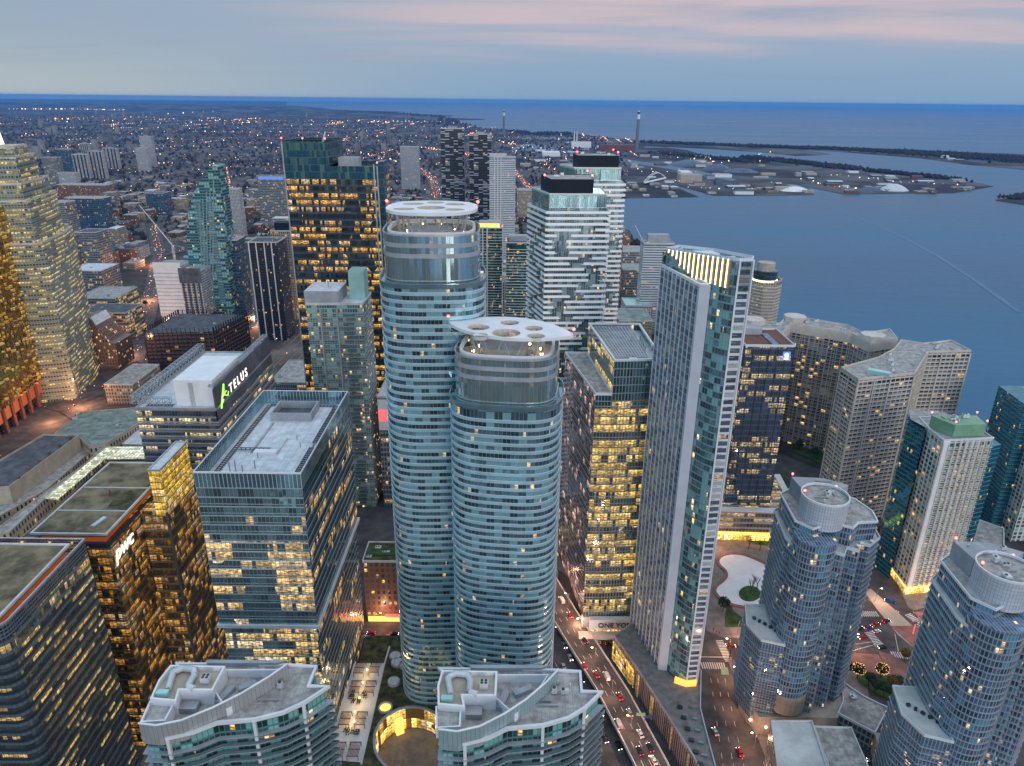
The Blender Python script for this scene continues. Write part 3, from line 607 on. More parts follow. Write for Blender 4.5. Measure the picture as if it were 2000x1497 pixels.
# ---- white stacked-balcony towers
gw = facade('pale_condo_glass', 1.3, 3.05, glass=(.13, .20, .22), frame=(.20, .25, .27), mw=.09, sp=.05, lit=.06, zone=3, pz=.6, es=1.5, col=(1, .4, .12), blind=.25, blindc=(.32, .42, .42), var=.5, metal=.5)
gcr = facade('crown_glass', 1.2, 9.0, glass=(.22, .36, .38), frame=(.35, .45, .46), sp=.03, lit=0, metal=.7)
def balcony_tower(tp, z1, zc, zb, crown, black, label, seed, rlab):
    tp = ccw(tp); c_ = cen(tp); rt = root('balcony_tower', (c_[0], c_[1], 1.6), label, 'condo tower', 'white balcony condominium pair')
    MB().prism(tp, 1.6, z1, True).build('facade', gw, rt); MB().prism(crown, z1 - .5, zc, True).build('crown_glass', gcr, rt); parapet(rt, crown, zc, .4, Mt['white_band'], .4)
    MB().prism(black, zc, zb, False).build('louvre_box', Mt['black_louvre'], rt); MB().cap(black, zb - .3).build('roof', Mt['roof_grey'], rt); roofkit(rt, black, zb - .3, 3, seed)
    r = random.Random(seed); po = offs(tp, 1.7); pi = offs(tp, -.1); n = len(tp); vars_ = []
    for v in range(15):
        mb = MB()
        for i in range(n):
            a, b_ = Vector(po[i]), Vector(po[(i + 1) % n]); ai, bi = Vector(pi[i]), Vector(pi[(i + 1) % n]); L = (b_ - a).length
            if L < 4: continue
            ph = .5 + .5 * math.sin(v * 2 * math.pi / 14 + i * 1.3); g0 = .12 + .62 * ph; g1 = g0 + min(.3, 6.0 / L)
            if v == 14: g0 = 1.05; g1 = 2
            for s0, s1 in ((-.01, min(g0, 1.01)), (g1, 1.01)):
                if s1 - s0 < .06: continue
                q = [a.lerp(b_, s0), a.lerp(b_, s1), ai.lerp(bi, s1), ai.lerp(bi, s0)]
                ch = Vector(q[1] - q[0]).normalized() * .9
                qq = [q[0] + (ch if s0 > .05 else ch * 0), q[1] - (ch if s1 < .95 else ch * 0), q[2], q[3]]
                mb.prism([(w_.x, w_.y) for w_ in qq], 0, .25, True, True)
                e = (qq[1] - qq[0]).normalized(); nn = Vector((-e.y, e.x)) * .2
                rl = [qq[0], qq[1], qq[1] + nn, qq[0] + nn]; mb.prism([(w_.x, w_.y) for w_ in rl], .25, 1.45)
        o = mb.build('balcony', Mt['balcony_white'], None); o.parent = rt
        for vv in o.data.vertices: vv.co.x -= c_[0]; vv.co.y -= c_[1]
        vars_.append(o)
    k = int((z1 - 45) / 3.05)
    for i in range(k):
        z = z1 - 3.05 * (i + 1); v = vars_[14] if i < 3 else vars_[(i * 5 // 4 + (i % 3)) % 14]
        if i < 14 and (i * 3 + (i // 5)) % 14 == 0 and False: pass
        cp(v, rt, (0, 0, z - 1.6))
    for v in vars_: bpy.data.objects.remove(v)
    xs = [p_[0] for p_ in black]; ys = [p_[1] for p_ in black]
    beacon(rt, [(min(xs) + 1, min(ys) + 1, zb), (max(xs) - 1, min(ys) + 1, zb), (max(xs) - 1, max(ys) - 1, zb)])
    return rt
tp = [(9.7, 417), (18.5, 388), (49.5, 390), (49.5, 422), (20, 428)]
balcony_tower(tp, 219, 226, 233.5, offs(tp, -.3), [(15, 416), (19.5, 389.5), (42, 391), (42, 418)], 'white balcony condominium right behind the twin oval towers, black box on top', 3, '')
tp = [(27, 462), (34.7, 440), (64.5, 442), (64, 474), (34, 474)]
balcony_tower(tp, 228, 235, 242, offs(tp, -1), [(36, 462), (37.5, 442), (62, 443.5), (61, 466)], 'farther white balcony condominium with black box on top, standing against the lake', 8, '')
rt = tower('podium_block', [(4, 385), (47, 385), (50, 420), (2, 425)], 1.6, 44, facade('podium_glass', 1.5, 4, glass=(.15, .13, .10), frame=(.3, .26, .2), sp=.35, spc=(.3, .27, .22), lit=.5, zone=3, pz=.5, es=1.0), 'beige banded podium at the foot of the white balcony condominium', 'podium', kit=0)
bands(rt, [(4, 385), (47, 385), (50, 420), (2, 425)], 5, 43, 4, .4, .8, Mt['cream'])

# ---- the two oval towers with pierced discs
def oval(cx_, cy_, rx, ry, rot=0, n=48, e=3.3):
    o = []
    for i in range(n):
        a = 2 * math.pi * i / n; c0, s0 = math.cos(a), math.sin(a)
        x = rx * abs(c0) ** (2 / e) * (1 if c0 > 0 else -1); y = ry * abs(s0) ** (2 / e) * (1 if s0 > 0 else -1)
        o.append((cx_ + x * math.cos(rot) - y * math.sin(rot), cy_ + x * math.sin(rot) + y * math.cos(rot)))
    return o
gice = facade('oval_tower_glass', 1.45, 3.0, glass=(.17, .29, .35), frame=(.10, .18, .21), mw=.06, sp=.0, lit=.05, zone=3, pz=.5, es=1.3, col=(1, .45, .12), blind=.24, blindc=(.22, .42, .48), var=.7, metal=.75, jit=.025, rough=.06)
gicb = facade('oval_tower_balustrade', 1.45, 3.0, glass=(.44, .69, .77), frame=(.30, .50, .58), mw=.02, sp=.0, lit=0, metal=.45, rough=.16, jit=.01, var=.08)
gicc = facade('oval_crown_glass', 1.45, 20.0, glass=(.50, .66, .66), frame=(.14, .20, .22), mw=.04, sp=.0, lit=.12, zone=3, pz=.5, es=.35, metal=.85, rough=.06, jit=.02, var=.15)
def ice(cx_, cy_, rx, ry, rot, zb, zbody, zrim, label, disc, holes, zd):
    rt = root('oval_tower', (cx_, cy_, zb), label, 'condo tower'); po = oval(cx_, cy_, rx, ry, rot)
    MB().prism(po, zb, zbody, True).build('facade', gice, rt)
    mb = MB(); q = offs(po, .26); qi = offs(po, -.2); qq = ccw(q); u = 0
    for i in range(len(qq)): u = mb.wall(qq[i], qq[(i + 1) % len(qq)], 0, 1.18, u)
    for z_, up in ((1.18, True), (0, False)):
        for i in range(len(qq)):
            j = (i + 1) % len(qq); f_ = [(*qq[i], z_), (*qq[j], z_), (*qi[j], z_), (*qi[i], z_)]; mb.face(f_ if up else f_[::-1])
    mb.k = 1
    qs = offs(po, .34); qj = offs(po, .2)
    mb.ring(qs, qj, 1.14, 1.30)
    o = mb.build('storey_band', [gicb, Mt['white_band']], None); o.parent = rt
    for v in o.data.vertices: v.co.x -= cx_; v.co.y -= cy_
    n = int((zbody - zb) / 3.0)
    for i in range(n):
        z_ = i * 3.0
        if i == 0: o.location = (0, 0, 0)
        else: cp(o, rt, (0, 0, z_))
    parapet(rt, po, zbody, 1.2, Mt['glass_rail'], .4, .5, 'terrace_rail')
    pc = offs(po, -1.9); MB().prism(pc, zbody, zrim, False).build('crown_glass', gicc, rt)
    hh = zrim - zbody
    for k, (f0, th, mt) in enumerate(((.0, .9, 'teal_band'), (.10, .25, 'alu'), (.55, 1.5, 'grey_band'), (.75, 1.5, 'grey_band'), (.97, .6, 'alu'))):
        MB().ring(offs(pc, .18), offs(pc, -.2), zbody + hh * f0, zbody + hh * f0 + th).build('crown_band', Mt[mt], rt)
    MB().ring(offs(pc, -1.6), offs(pc, -2.6), zrim - 1.0, zrim + .5).build('inner_rim', Mt['white_band'], rt); MB().cap(offs(pc, -.2), zrim - 4.0).build('roof', Mt['cream'], rt)
    MB().prism(oval(cx_ - 1, cy_ + 1, rx * .42, ry * .34, rot), zrim - 4, zrim - .5).build('mechanical_penthouse', Mt['grey_band'], rt)
    for k in range(11):
        a = 2 * math.pi * k / 11 + .3; px_, py_ = cx_ + rx * .62 * math.cos(a), cy_ + ry * .6 * math.sin(a)
        MB().ball((px_, py_, zrim - 2.6), .55, 6, 4).build('roof_lamp', Mt['warm_lamp'], rt)
        o_ = MB(); 
        for sgn_ in (-1, 1): o_.tube((px_, py_, zrim - 4), (cx_ + rx * .68 * math.cos(a + sgn_ * .26), cy_ + ry * .68 * math.sin(a + sgn_ * .26), zd), .28, n=6)
        o_.build('disc_strut', Mt['alu'], rt)
    roofkit(rt, offs(pc, -4), zrim - 4, 6, 5)
    # disc with round openings
    dp = ccw(disc); hs = [[(hx + hr * math.cos(2 * math.pi * i / 24) * hk, hy + hr * math.sin(2 * math.pi * i / 24)) for i in range(24)] for hx, hy, hr, hk in holes]
    allp = dp + [p_ for h_ in hs for p_ in h_]; tr = geometry.tessellate_polygon([[Vector((*p_, 0)) for p_ in dp]] + [[Vector((*p_, 0)) for p_ in h_] for h_ in hs])
    mb = MB()
    for t_ in tr:
        f_ = [allp[i] for i in t_]
        if area(f_) < 0: f_ = f_[::-1]
        mb.face([(*p_, zd + 1.1) for p_ in f_]); mb.k = 0; mb.face([(*p_, zd) for p_ in f_[::-1]])
    for i in range(len(dp)): mb.wall(dp[i], dp[(i + 1) % len(dp)], zd, zd + 1.1)
    dd = mb.build('roof_disc', Mt['white_panel'], rt)
    for h_ in hs:
        MB().ring(h_, offs(h_, -.2), zd - .1, zd + 1.2).build('disc_opening_collar', Mt['cream'], dd)
    beacon(rt, [(dp[0][0], dp[0][1], zd + 1), (dp[len(dp) // 2][0], dp[len(dp) // 2][1], zd + 1)])
    return rt
ice(-30.5, 271, 19.7, 19.5, R(3), 14, 209, 227.5, 'taller oval teal condominium tower with pierced white oval disc on top', oval(-30.5, 273.5, 17, 17, 0, 40, 2.5), [(-30.5, 270, 4.6, 1.15), (-40, 266, 3.2, 1.2), (-21.5, 266, 3.0, 1.2), (-38.5, 280, 3.4, 1.2), (-22.5, 280, 3.2, 1.2), (-30.5, 284.5, 2.8, 1.2)], 233.5)
lens = []
A, B_ = Vector((-23.5, 252)), Vector((21.2, 237.5)); ax = B_ - A; nn = Vector((ax.y, -ax.x)).normalized()
for i in range(20): s_ = i / 20; q = A.lerp(B_, s_) + nn * (11.5 * (math.sin(math.pi * s_) ** .7)); lens.append((q.x, q.y))
for i in range(20): s_ = 1 - i / 20; q = A.lerp(B_, s_) - nn * (13.5 * (math.sin(math.pi * s_) ** .75)); lens.append((q.x, q.y))
ice(-1.6, 245.5, 20.3, 18, R(-6), 14, 172, 190, 'shorter oval teal condominium tower with pierced white leaf-shaped disc on top', lens, [(*P(989, 651, 196.5), 4.6, 1.1), (*P(935, 640, 196.5), 3.6, 1.1), (*P(996, 631, 196.5), 2.9, 1.2), (*P(1043, 642, 196.5), 3.0, 1.1), (*P(1047, 657, 196.5), 2.9, 1.1), (*P(938, 655, 196.5), 2.4, 1.1)], 195.4)

# ---- pale slab tower with slanted lit crown
gsl = facade('slab_grid_glass', 1.5, 3.0, glass=(.16, .24, .33), frame=(.26, .33, .40), mw=.06, sp=.16, spc=(.34, .41, .48), lit=.02, zone=4, pz=.5, es=1.2, col=(1, .6, .35), blind=.2, blindc=(.34, .40, .46), var=.5, metal=.6)
gte = facade('bow_teal_glass', 1.4, 3.0, glass=(.22, .34, .38), frame=(.12, .20, .23), mw=.06, sp=.18, spc=(.20, .31, .34), lit=.08, zone=3, pz=.6, es=1.6, col=(1, .6, .22), blind=.3, blindc=(.26, .50, .50), var=.6, metal=.75, jit=.05, seed=3)
gwp = facade('punched_white', 5.5, 3.0, glass=(.12, .16, .20), frame=(.56, .58, .62), mw=.14, sp=.36, spc=(.56, .58, .62), lit=.06, zone=1, pz=.8, es=1.2, metal=.4, blind=.2)
teal = [(75.8, 271.8), (77.6, 268.2), (79.2, 265.6), (81.0, 263.4), (83.0, 261.8)]
fp = [(64.2, 307.4), (72.3, 272.6), (75.8, 271.8)] + teal[1:] + [(88.2, 262.2), (91.2, 271), (85, 302), (72, 312)]
rt = root('slab_tower', (78, 285, 1.6), 'pale wedge-shaped high-rise with white fins and a lit slanted crown', 'condo tower')
def walls(pts, z0, z1):
    mb = MB(); u = 0
    for i in range(len(pts) - 1): u = mb.wall(pts[i], pts[i + 1], z0, z1, u)
    return mb
walls([fp[0], fp[1]], 12, 205.5).build('grid_facade', gsl, rt); walls(teal, 3, 207).build('bow_facade', gte, rt)
walls([(83.0, 261.8), (88.2, 262.2)], 3, 213).build('panel_facade', gwp, rt); walls([(88.2, 262.2), (91.2, 271), (85, 302), (72, 312), (64.2, 307.4)], 3, 212).build('rear_facade', gte, rt)
MB().prism([(72.2, 272.8), (72.0, 271.4), (76.1, 270.6), (76.2, 272.4)], 5, 206.5).build('pier', plain('pale_pier', (.46, .50, .57), .5, var=.05, seam=0), rt)
MB().prism([(83.2, 261.6), (83.0, 261.2), (83.6, 261.1), (83.8, 261.7)], 3, 213.4).build('edge_strip', Mt['white_panel'], rt); MB().prism([(88.0, 262.3), (88.2, 261.6), (89.4, 263.6), (88.9, 264.4)], 3, 213.4).build('edge_strip', Mt['white_panel'], rt)
a, b_ = Vector(fp[0]), Vector(fp[1]); slabrt = rt; e = (b_ - a).normalized(); nn = Vector((e.y, -e.x))
mb = MB()
for j in range(10):
    c_ = a + e * ((b_ - a).length * j / 9); mb.box(c_.x + nn.x * .3, c_.y + nn.y * .3, 12, .22, .5, 193.5, math.atan2(e.y, e.x), False)
mb.build('vertical_fins', Mt['white_panel'], rt)
MB().ring([(64.0, 307.9), (71.9, 272.3), (76.3, 271.6), (70, 308)], [(64.8, 307.3), (72.6, 273.3), (75.3, 273), (69.4, 307.3)], 205.4, 206.6).build('cornice', Mt['white_panel'], rt)
MB().cap([(64.2, 307.4), (72.3, 272.6), (75.8, 271.8), (71, 307)], 205.8).build('lower_roof', Mt['roof_grey'], rt)
# slanted screen with light strips
s0, s1 = Vector((65.5, 306)), Vector((81.0, 263.6)); ZS = 213.4
mb = MB(); k = 15
def zlow(s_): return ZS - 1.2 - 14.5 * s_ if s_ < .86 else ZS - 1.2 - 14.5 * .86 + (s_ - .86) / .14 * 5
mbd = MB()
for i in range(30):
    p0, p1 = s0.lerp(s1, i / 30), s0.lerp(s1, (i + 1) / 30); za, zb_ = zlow(i / 30), zlow((i + 1) / 30)
    mb.face([(*p0, za), (*p1, zb_), (*p1, ZS), (*p0, ZS)], [(0, 0)] * 4); mbd.face([(*p0, 205), (*p1, 205), (*p1, zb_), (*p0, za)], [(i * 1.5, 205), (i * 1.5 + 1.5, 205), (i * 1.5 + 1.5, zb_), (i * 1.5, za)])
plain('bronze_panel', (.22, .17, .09), .5); mb.build('crown_screen', Mt['bronze_panel'], rt); mbd.build('crown_facade', gte, rt)
nn = Vector((-(s1 - s0).y, (s1 - s0).x)).normalized()
if nn.x > 0: nn = -nn
for i in range(14):
    s_ = (i + .6) / 14.3; c_ = s0.lerp(s1, s_) + nn * .25; MB().box(c_.x, c_.y, zlow(s_) + .4, .35, .3, ZS - .5 - zlow(s_), 0).build('light_strip', Mt['cream_glow'], rt)
walls([(81.0, 263.6), (83.0, 261.8), (88.2, 262.2)], 206, ZS + .5).build('crown_facade', gte, rt)
cr = [(65.5, 306), (81.0, 263.6), (83.0, 261.8), (88.2, 262.2), (91.2, 271), (85, 302), (72, 312)]
MB().cap(cr, ZS - 1.6).build('roof', Mt['roof_white'], rt); parapet(rt, cr, ZS, .8, Mt['white_band'], .4, .1); roofkit(rt, cr, ZS - 1.6, 12, 9); MB().box(78, 290, ZS - 1.6, 8, 12, 2).build('mechanical_penthouse', Mt['white_panel'], rt)
bands(rt, [(75.8, 271.9)] + teal[1:] + [(88.0, 262.4), (90, 266), (84, 275)], 6, 208, 3.0, .12, .3, Mt['teal_band'])
for ch in slabrt.children:
    if ch.type == 'MESH' and ch.name.split('.')[0] not in ('floor_band',):
        for v in ch.data.vertices:
            if v.co.z + 1.6 > 209.3: v.co.z += max(0, min(1, (306 - (v.co.y + 285)) / 43)) * 4.6
pod = PP([(1199, 1243), (1240, 1300), (1289, 1376), (1353, 1477), (1380, 1530), (1412, 1530), (1397, 1497), (1376, 1418), (1368, 1385)], 17) + [(92.5, 270), (88, 300), (80, 318)]
rt = root('podium_block', (78, 270, 1.6), 'long striped wedge podium at the foot of the pale slab tower', 'podium')
MB().prism(pod, 1.6, 17, False).build('facade', facade('podium_fin_glass', 1.6, 15, glass=(.14, .13, .14), frame=(.20, .19, .20), mw=.22, sp=.02, lit=.4, zone=3, pz=.5, es=.7, metal=.5), rt); MB().cap(pod, 16.9).build('roof', Mt['pavement'], rt); parapet(rt, pod, 17, .8, Mt['alu'])
MB().prism([(pod[0][0] - .3, pod[0][1]), (pod[1][0] - .3, pod[1][1]), (pod[1][0] + .3, pod[1][1]), (pod[0][0] + .3, pod[0][1])], 3, 14).build('lit_lobby_glass', facade('side_lobby', 1.8, 3.7, glass=(.4, .3, .1), frame=(.12, .09, .05), mw=.05, sp=.06, lit=.95, zone=2, pz=1, es=1.6, col=(1, .50, .08), col2=(1, .7, .2), big=0), rt)
for k in range(6):
    MB().box(77.5 + k * .4, 248 - k * 6, 17, 2.4, 1.6, .9, R(-14)).build('planter_box', Mt['dark_band'], rt); MB().box(82.6 - k * .1 , 248 - k * 6.4, 17, 2.4, 1.0, .8, R(-14)).build('planter_box', Mt['glass_rail'], rt)
for k in range(5): MB().ball((80.5 + k * 1.4, 263.2 - k * .55, 18), .45).build('terrace_lamp', Mt['gold_bright'], rt)
MB().prism([(78, 262.8), (83, 260.4), (88, 261), (88, 262), (83, 261.4), (78.5, 264)], 17, 20).build('lit_canopy', Mt['gold_bright'], rt)

# ---- office tower with lattice roof and entrance lettering
g1y = facade('gold_office_glass', 1.5, 4.1, glass=(.15, .21, .24), frame=(.30, .32, .32), mw=.05, sp=.14, spc=(.16, .16, .13), lit=.9, zone=9, pz=.66, es=1.35, col=(1, .54, .06), col2=(1, .70, .16), metal=.75, big=.35, seed=2)
g1t = facade('teal_crown_glass', 1.5, 4.1, glass=(.09, .20, .24), frame=(.22, .32, .36), mw=.06, sp=.1, lit=.05, pz=.5, metal=.8)
g1w = facade('pink_reflection_glass', 3.0, 4.1, glass=(.34, .25, .26), frame=(.28, .22, .23), mw=.03, sp=.1, spc=(.25, .19, .19), lit=.25, zone=2, pz=.5, es=1.0, col=(1, .45, .35), col2=(1, .7, .6), metal=.75, jit=.03)  # reflected pinkish lights are put into the glass, frame and glow colours
rt = root('office_tower', (54, 345, 1.6), 'gold-lit glass office tower with lattice roof and lettered entrance', 'office tower')
mp_ = [(47.4, 313), (70.5, 315), (68.5, 372), (41, 372)]; lf = [(39.5, 313), (47.4, 313), (41, 372), (29, 372)]
walls([(39.5, 313), (47.4, 313)], 14, 136).build('facade', g1y, rt); walls([(47.4, 312.8), (70.5, 315)], 14, 140).build('facade', g1y, rt); walls([(47.4, 312.8), (70.5, 315)], 140, 160).build('crown_glass', g1t, rt)
walls([(29, 372), (39.5, 313)], 14, 143).build('side_facade', g1w, rt); walls([(41, 372), (47.4, 312.8)], 143, 160).build('side_facade', g1y, rt); walls([(70.5, 315), (68.5, 372), (41, 372)], 14, 160).build('rear_facade', g1t, rt); walls([(41, 372), (29, 372)], 14, 143).build('rear_facade', g1t, rt); walls([(39.5, 313), (47.4, 313)], 136, 143).build('facade', g1t, rt)
MB().cap(lf, 142.9).build('terrace', Mt['roof_grey'], rt); parapet(rt, lf, 143, .9, Mt['white_band'], .5); MB().cap(mp_, 156.5).build('roof', Mt['roof_white'], rt); parapet(rt, mp_, 160, .6, Mt['white_band'], .9, .2)
mb = MB(); A, B_, C_, D_ = [Vector(v) for v in ((48.5, 319), (64.5, 320), (63, 369), (42.5, 369))]
for k in range(13): q0, q1 = A.lerp(B_, k / 12), D_.lerp(C_, k / 12); mb.tube((*q0, 159.6), (*q1, 159.6), .3, n=4)
for k in range(22): q0, q1 = A.lerp(D_, k / 21), B_.lerp(C_, k / 21); mb.tube((*q0, 159.5), (*q1, 159.5), .28, n=4)
mb.build('roof_lattice', Mt['alu'], rt)
MB().box(57, 317.5, 157, 4, 3, 2.6).build('air_handler', Mt['white_panel'], rt); MB().box(50, 317, 157, 4, 3, 2).build('air_handler', Mt['duct'], rt); MB().tube((60, 345, 157), (60, 345, 163), .3).build('davit_crane', Mt['duct'], rt)
for k in range(4): MB().tube((64.5, 330 + k * 5, 157), (64.5, 330 + k * 5, 162), .3).build('exhaust_stack', Mt['steel'], rt)
bands(rt, [(39.5, 313), (47.4, 312.8), (70.5, 315), (68.5, 372), (29, 372)], 18, 142, 4.1, .15, .3, Mt['grey_band']); fins(rt, [(47.4, 312.8), (70.5, 315), (68.5, 372), (41, 372)], 16, 160, 1.5, .3, .12, Mt['alu'], sides=(0,))
MB().prism([(43, 309), (72, 310), (72, 312.6), (43, 312.4)], 8, 14.5, True, True).build('sign_fascia', Mt['white_panel'], rt)
text(rt, 'ONE YORK', 4.0, (57.5, 308.9, 11.2), (R(90), 0, R(1.5)), Mt['darkgrey'])
MB().prism([(44, 312.5), (72, 313.5), (72, 316), (44, 316)], 1.6, 8, False).build('lit_lobby_glass', facade('lobby', 2.2, 6, glass=(.4, .3, .1), frame=(.1, .08, .05), sp=.05, lit=.9, zone=1, pz=1, es=1.8, col=(1, .55, .12), big=0), rt)
MB().prism([(37, 303), (74, 304), (74, 309.5), (37, 309)], 6.4, 7.2, True, True).build('canopy', Mt['cream'], rt); MB().tube((39, 304.5, 1.6), (39, 304.5, 6.5), .35).build('canopy_post', Mt['pale_glow'], rt)
MB().prism([(39.5, 312), (44, 312), (44, 318), (39.5, 318)], 1.6, 14).build('pier', Mt['grey_band'], rt)
# ================================================================ MORE TOWERS
def PY(px, py, Y):
    d = _f * FP + _r * (px - 1000) - _u * (py - 748.5); k = Y / d.y
    return d.x * k, H + d.z * k
def boxpx(name, label, cat, xl, xr, yt, yb, depth, mat, fh=None, bm='grey_band', roofm='roof_grey', group=None, kit=3, par=.8, skew=0.0, bd=.25, bt=.6, Y=None, seed=1, z0=1.2):
    Y = Y or P((xl + xr) / 2, yb, 1.6)[1]; a, z = PY(xl, yt, Y); b_, z2 = PY(xr, yt, Y); z = (z + z2) / 2
    p_ = [(a, Y + skew), (b_, Y), (b_ + depth * b_ / Y * .0, Y + depth), (a, Y + depth + skew)]
    rt = tower(name, p_, z0, z, mat, label, cat, roofm, par=par, group=group, kit=kit, seed=seed)
    if fh: bands(rt, p_, z0 + fh, z - 1, fh, bd, bt, MATS[bm])
    return rt, p_, z
# generic facades
F = {}
F['grey_office'] = facade('grey_office', 2.0, 3.7, glass=(.12, .17, .2), frame=(.22, .24, .25), mw=.12, sp=.35, spc=(.22, .24, .25), lit=.35, zone=4, pz=.4, es=1.1, metal=.6)
F['blue_office'] = facade('blue_office', 1.6, 3.8, glass=(.10, .20, .32), frame=(.08, .13, .2), mw=.08, sp=.2, spc=(.08, .13, .2), lit=.2, zone=5, pz=.3, es=1.0, metal=.8)
F['brick_loft'] = facade('brick_loft', 3.0, 3.6, glass=(.10, .11, .12), frame=(.17, .085, .06), mw=.25, sp=.4, spc=(.17, .085, .06), lit=.22, zone=2, pz=.7, es=1.3, col=(1, .5, .18), metal=.3)
F['tan_block'] = facade('tan_block', 2.6, 3.4, glass=(.09, .10, .11), frame=(.32, .28, .22), mw=.24, sp=.4, spc=(.32, .28, .22), lit=.22, zone=2, pz=.6, es=1.2, col=(1, .6, .22), metal=.3)
F['pale_slab'] = facade('pale_slab', 2.8, 2.9, glass=(.10, .12, .15), frame=(.42, .44, .46), mw=.2, sp=.38, spc=(.42, .44, .46), lit=.15, zone=1, pz=.6, es=1.3, metal=.3)
F['stone_stack'] = facade('stone_stack', 2.4, 3.9, glass=(.12, .17, .15), frame=(.24, .26, .21), mw=.14, sp=.30, spc=(.24, .26, .21), lit=.85, zone=5, pz=.62, es=1.05, col=(1, .58, .10), col2=(1, .78, .28), metal=.6, big=.35)
F['gold_mirror'] = facade('gold_mirror', 1.5, 3.7, glass=(.60, .41, .12), frame=(.30, .20, .06), mw=.05, sp=.3, spc=(.40, .27, .08), lit=.8, zone=9, pz=.5, es=.7, col=(1, .50, .06), metal=.95, jit=.04, spmetal=.9, spr=.3)
F['dark_gold'] = facade('dark_gold', 1.5, 4.6, glass=(.07, .10, .11), frame=(.03, .035, .04), mw=.05, sp=.28, spc=(.04, .05, .06), lit=.75, zone=6, pz=.68, es=1.25, col=(1, .40, .04), col2=(1, .62, .13), metal=.8, big=.4, jit=.04)
F['dark_teal'] = facade('dark_teal', 1.5, 4.6, var=.12, glass=(.07, .17, .20), frame=(.03, .06, .07), mw=.05, sp=.1, spc=(.04, .09, .10), lit=.0, metal=.85, jit=.03)
F['crescent'] = facade('crescent_glass', 3.0, 3.2, glass=(.05, .16, .18), frame=(.05, .14, .17), mw=.12, sp=.34, spc=(.10, .24, .28), lit=.06, zone=1, pz=.8, es=1.2, metal=.7, blind=.3, blindc=(.35, .6, .6))
F['ink_condo'] = facade('ink_condo', 1.8, 3.0, glass=(.04, .05, .075), frame=(.02, .022, .03), mw=.08, sp=.3, spc=(.03, .033, .045), lit=.06, zone=2, pz=.6, es=1.3, metal=.6)
F['checker'] = facade('checker_condo', 4.5, 3.0, glass=(.03, .035, .045), frame=(.02, .024, .03), mw=.02, sp=.55, spc=(.02, .024, .03), lit=.04, zone=1, pz=.8, es=1.2, blind=.30, blindc=(.52, .58, .64), metal=.3, col=(1, .8, .6), jit=0)
F['stripe'] = facade('stripe_condo', 3.0, 3.0, glass=(.09, .13, .16), frame=(.3, .34, .38), mw=.05, sp=.42, spc=(.52, .57, .62), lit=.06, zone=1, pz=.8, es=1.2, metal=.4)
F['emerald'] = facade('emerald_condo', 1.5, 3.0, glass=(.05, .16, .13), frame=(.03, .07, .06), mw=.08, sp=.12, lit=.12, zone=2, pz=.6, es=1.4, metal=.7, blind=.1, blindc=(.2, .4, .35))
F['navy_office'] = facade('navy_office', 1.5, 3.9, glass=(.11, .17, .25), frame=(.05, .06, .09), mw=.10, sp=.26, spc=(.06, .09, .15), lit=.85, zone=8, pz=.5, es=1.05, col=(1, .60, .16), col2=(1, .80, .34), metal=.7, big=.42, spmetal=.4)
F['harbour_grid'] = facade('harbour_grid', 3.6, 3.0, glass=(.04, .04, .045), frame=(.40, .38, .35), mw=.09, sp=.30, spc=(.36, .35, .33), lit=.09, zone=1, pz=.8, es=1.5, col=(1, .5, .18), metal=.25, blind=.22, blindc=(.22, .25, .26), var=.6)
F['harbour_wide'] = facade('harbour_wide', 3.6, 3.0, glass=(.03, .03, .035), frame=(.54, .51, .47), mw=.08, sp=.38, spc=(.54, .51, .47), lit=.06, zone=1, pz=.8, es=1.2, col=(1, .55, .2), metal=.25, blind=.2, blindc=(.16, .16, .15))
F['mint_white'] = facade('mint_white', 3.6, 2.9, glass=(.07, .12, .12), frame=(.60, .58, .54), mw=.18, sp=.30, spc=(.46, .54, .52), lit=.07, zone=1, pz=.9, es=1.2, metal=.3, blind=.35, blindc=(.30, .42, .40), var=.5)
F['lagoon_glass'] = facade('lagoon_glass', 1.5, 2.9, glass=(.04, .20, .27), frame=(.04, .14, .19), mw=.06, sp=.22, spc=(.05, .22, .30), lit=.04, zone=2, pz=.6, es=1.4, metal=.75)
F['bay_condo'] = facade('bay_condo', 1.25, 2.95, glass=(.12, .20, .30), frame=(.24, .29, .35), mw=.12, sp=.30, spc=(.10, .13, .17), lit=.035, zone=2, pz=.7, es=1.4, col=(1, .6, .25), blind=.14, blindc=(.10, .30, .42), metal=.6, var=.6, jit=.04)
F['drum_panel'] = facade('drum_panel', 1.1, 1.5, glass=(.50, .55, .62), frame=(.22, .24, .28), mw=.06, sp=.08, lit=0, metal=.2, rough=.4, jit=0, var=.06)
F['teal_bays'] = facade('teal_bays', 1.5, 2.95, glass=(.05, .13, .13), frame=(.07, .16, .16), mw=.08, sp=.24, spc=(.08, .17, .17), lit=.05, zone=2, pz=.6, es=1.2, blind=.34, blindc=(.20, .50, .45), metal=.6, var=.6)
F['site_frame'] = facade('site_frame', 4.5, 4.2, glass=(.03, .03, .035), frame=(.14, .09, .09), mw=.08, sp=.22, spc=(.15, .10, .10), lit=.12, zone=3, pz=.5, es=1.1, metal=.0, col=(1, .35, .15), jit=0)
F['warm_podium'] = facade('warm_podium', 2.2, 3.9, glass=(.16, .13, .10), frame=(.26, .22, .17), mw=.06, sp=.34, spc=(.36, .33, .29), lit=.8, zone=6, pz=.6, es=.9, col=(1, .62, .25), metal=.4)
F['lobby_gold'] = facade('lobby_gold', 3.0, 7, glass=(.5, .35, .1), frame=(.3, .2, .08), mw=.05, sp=.03, lit=1, zone=1, pz=1, es=2.6, col=(1, .52, .08), col2=(1, .68, .2), metal=.2, big=0)

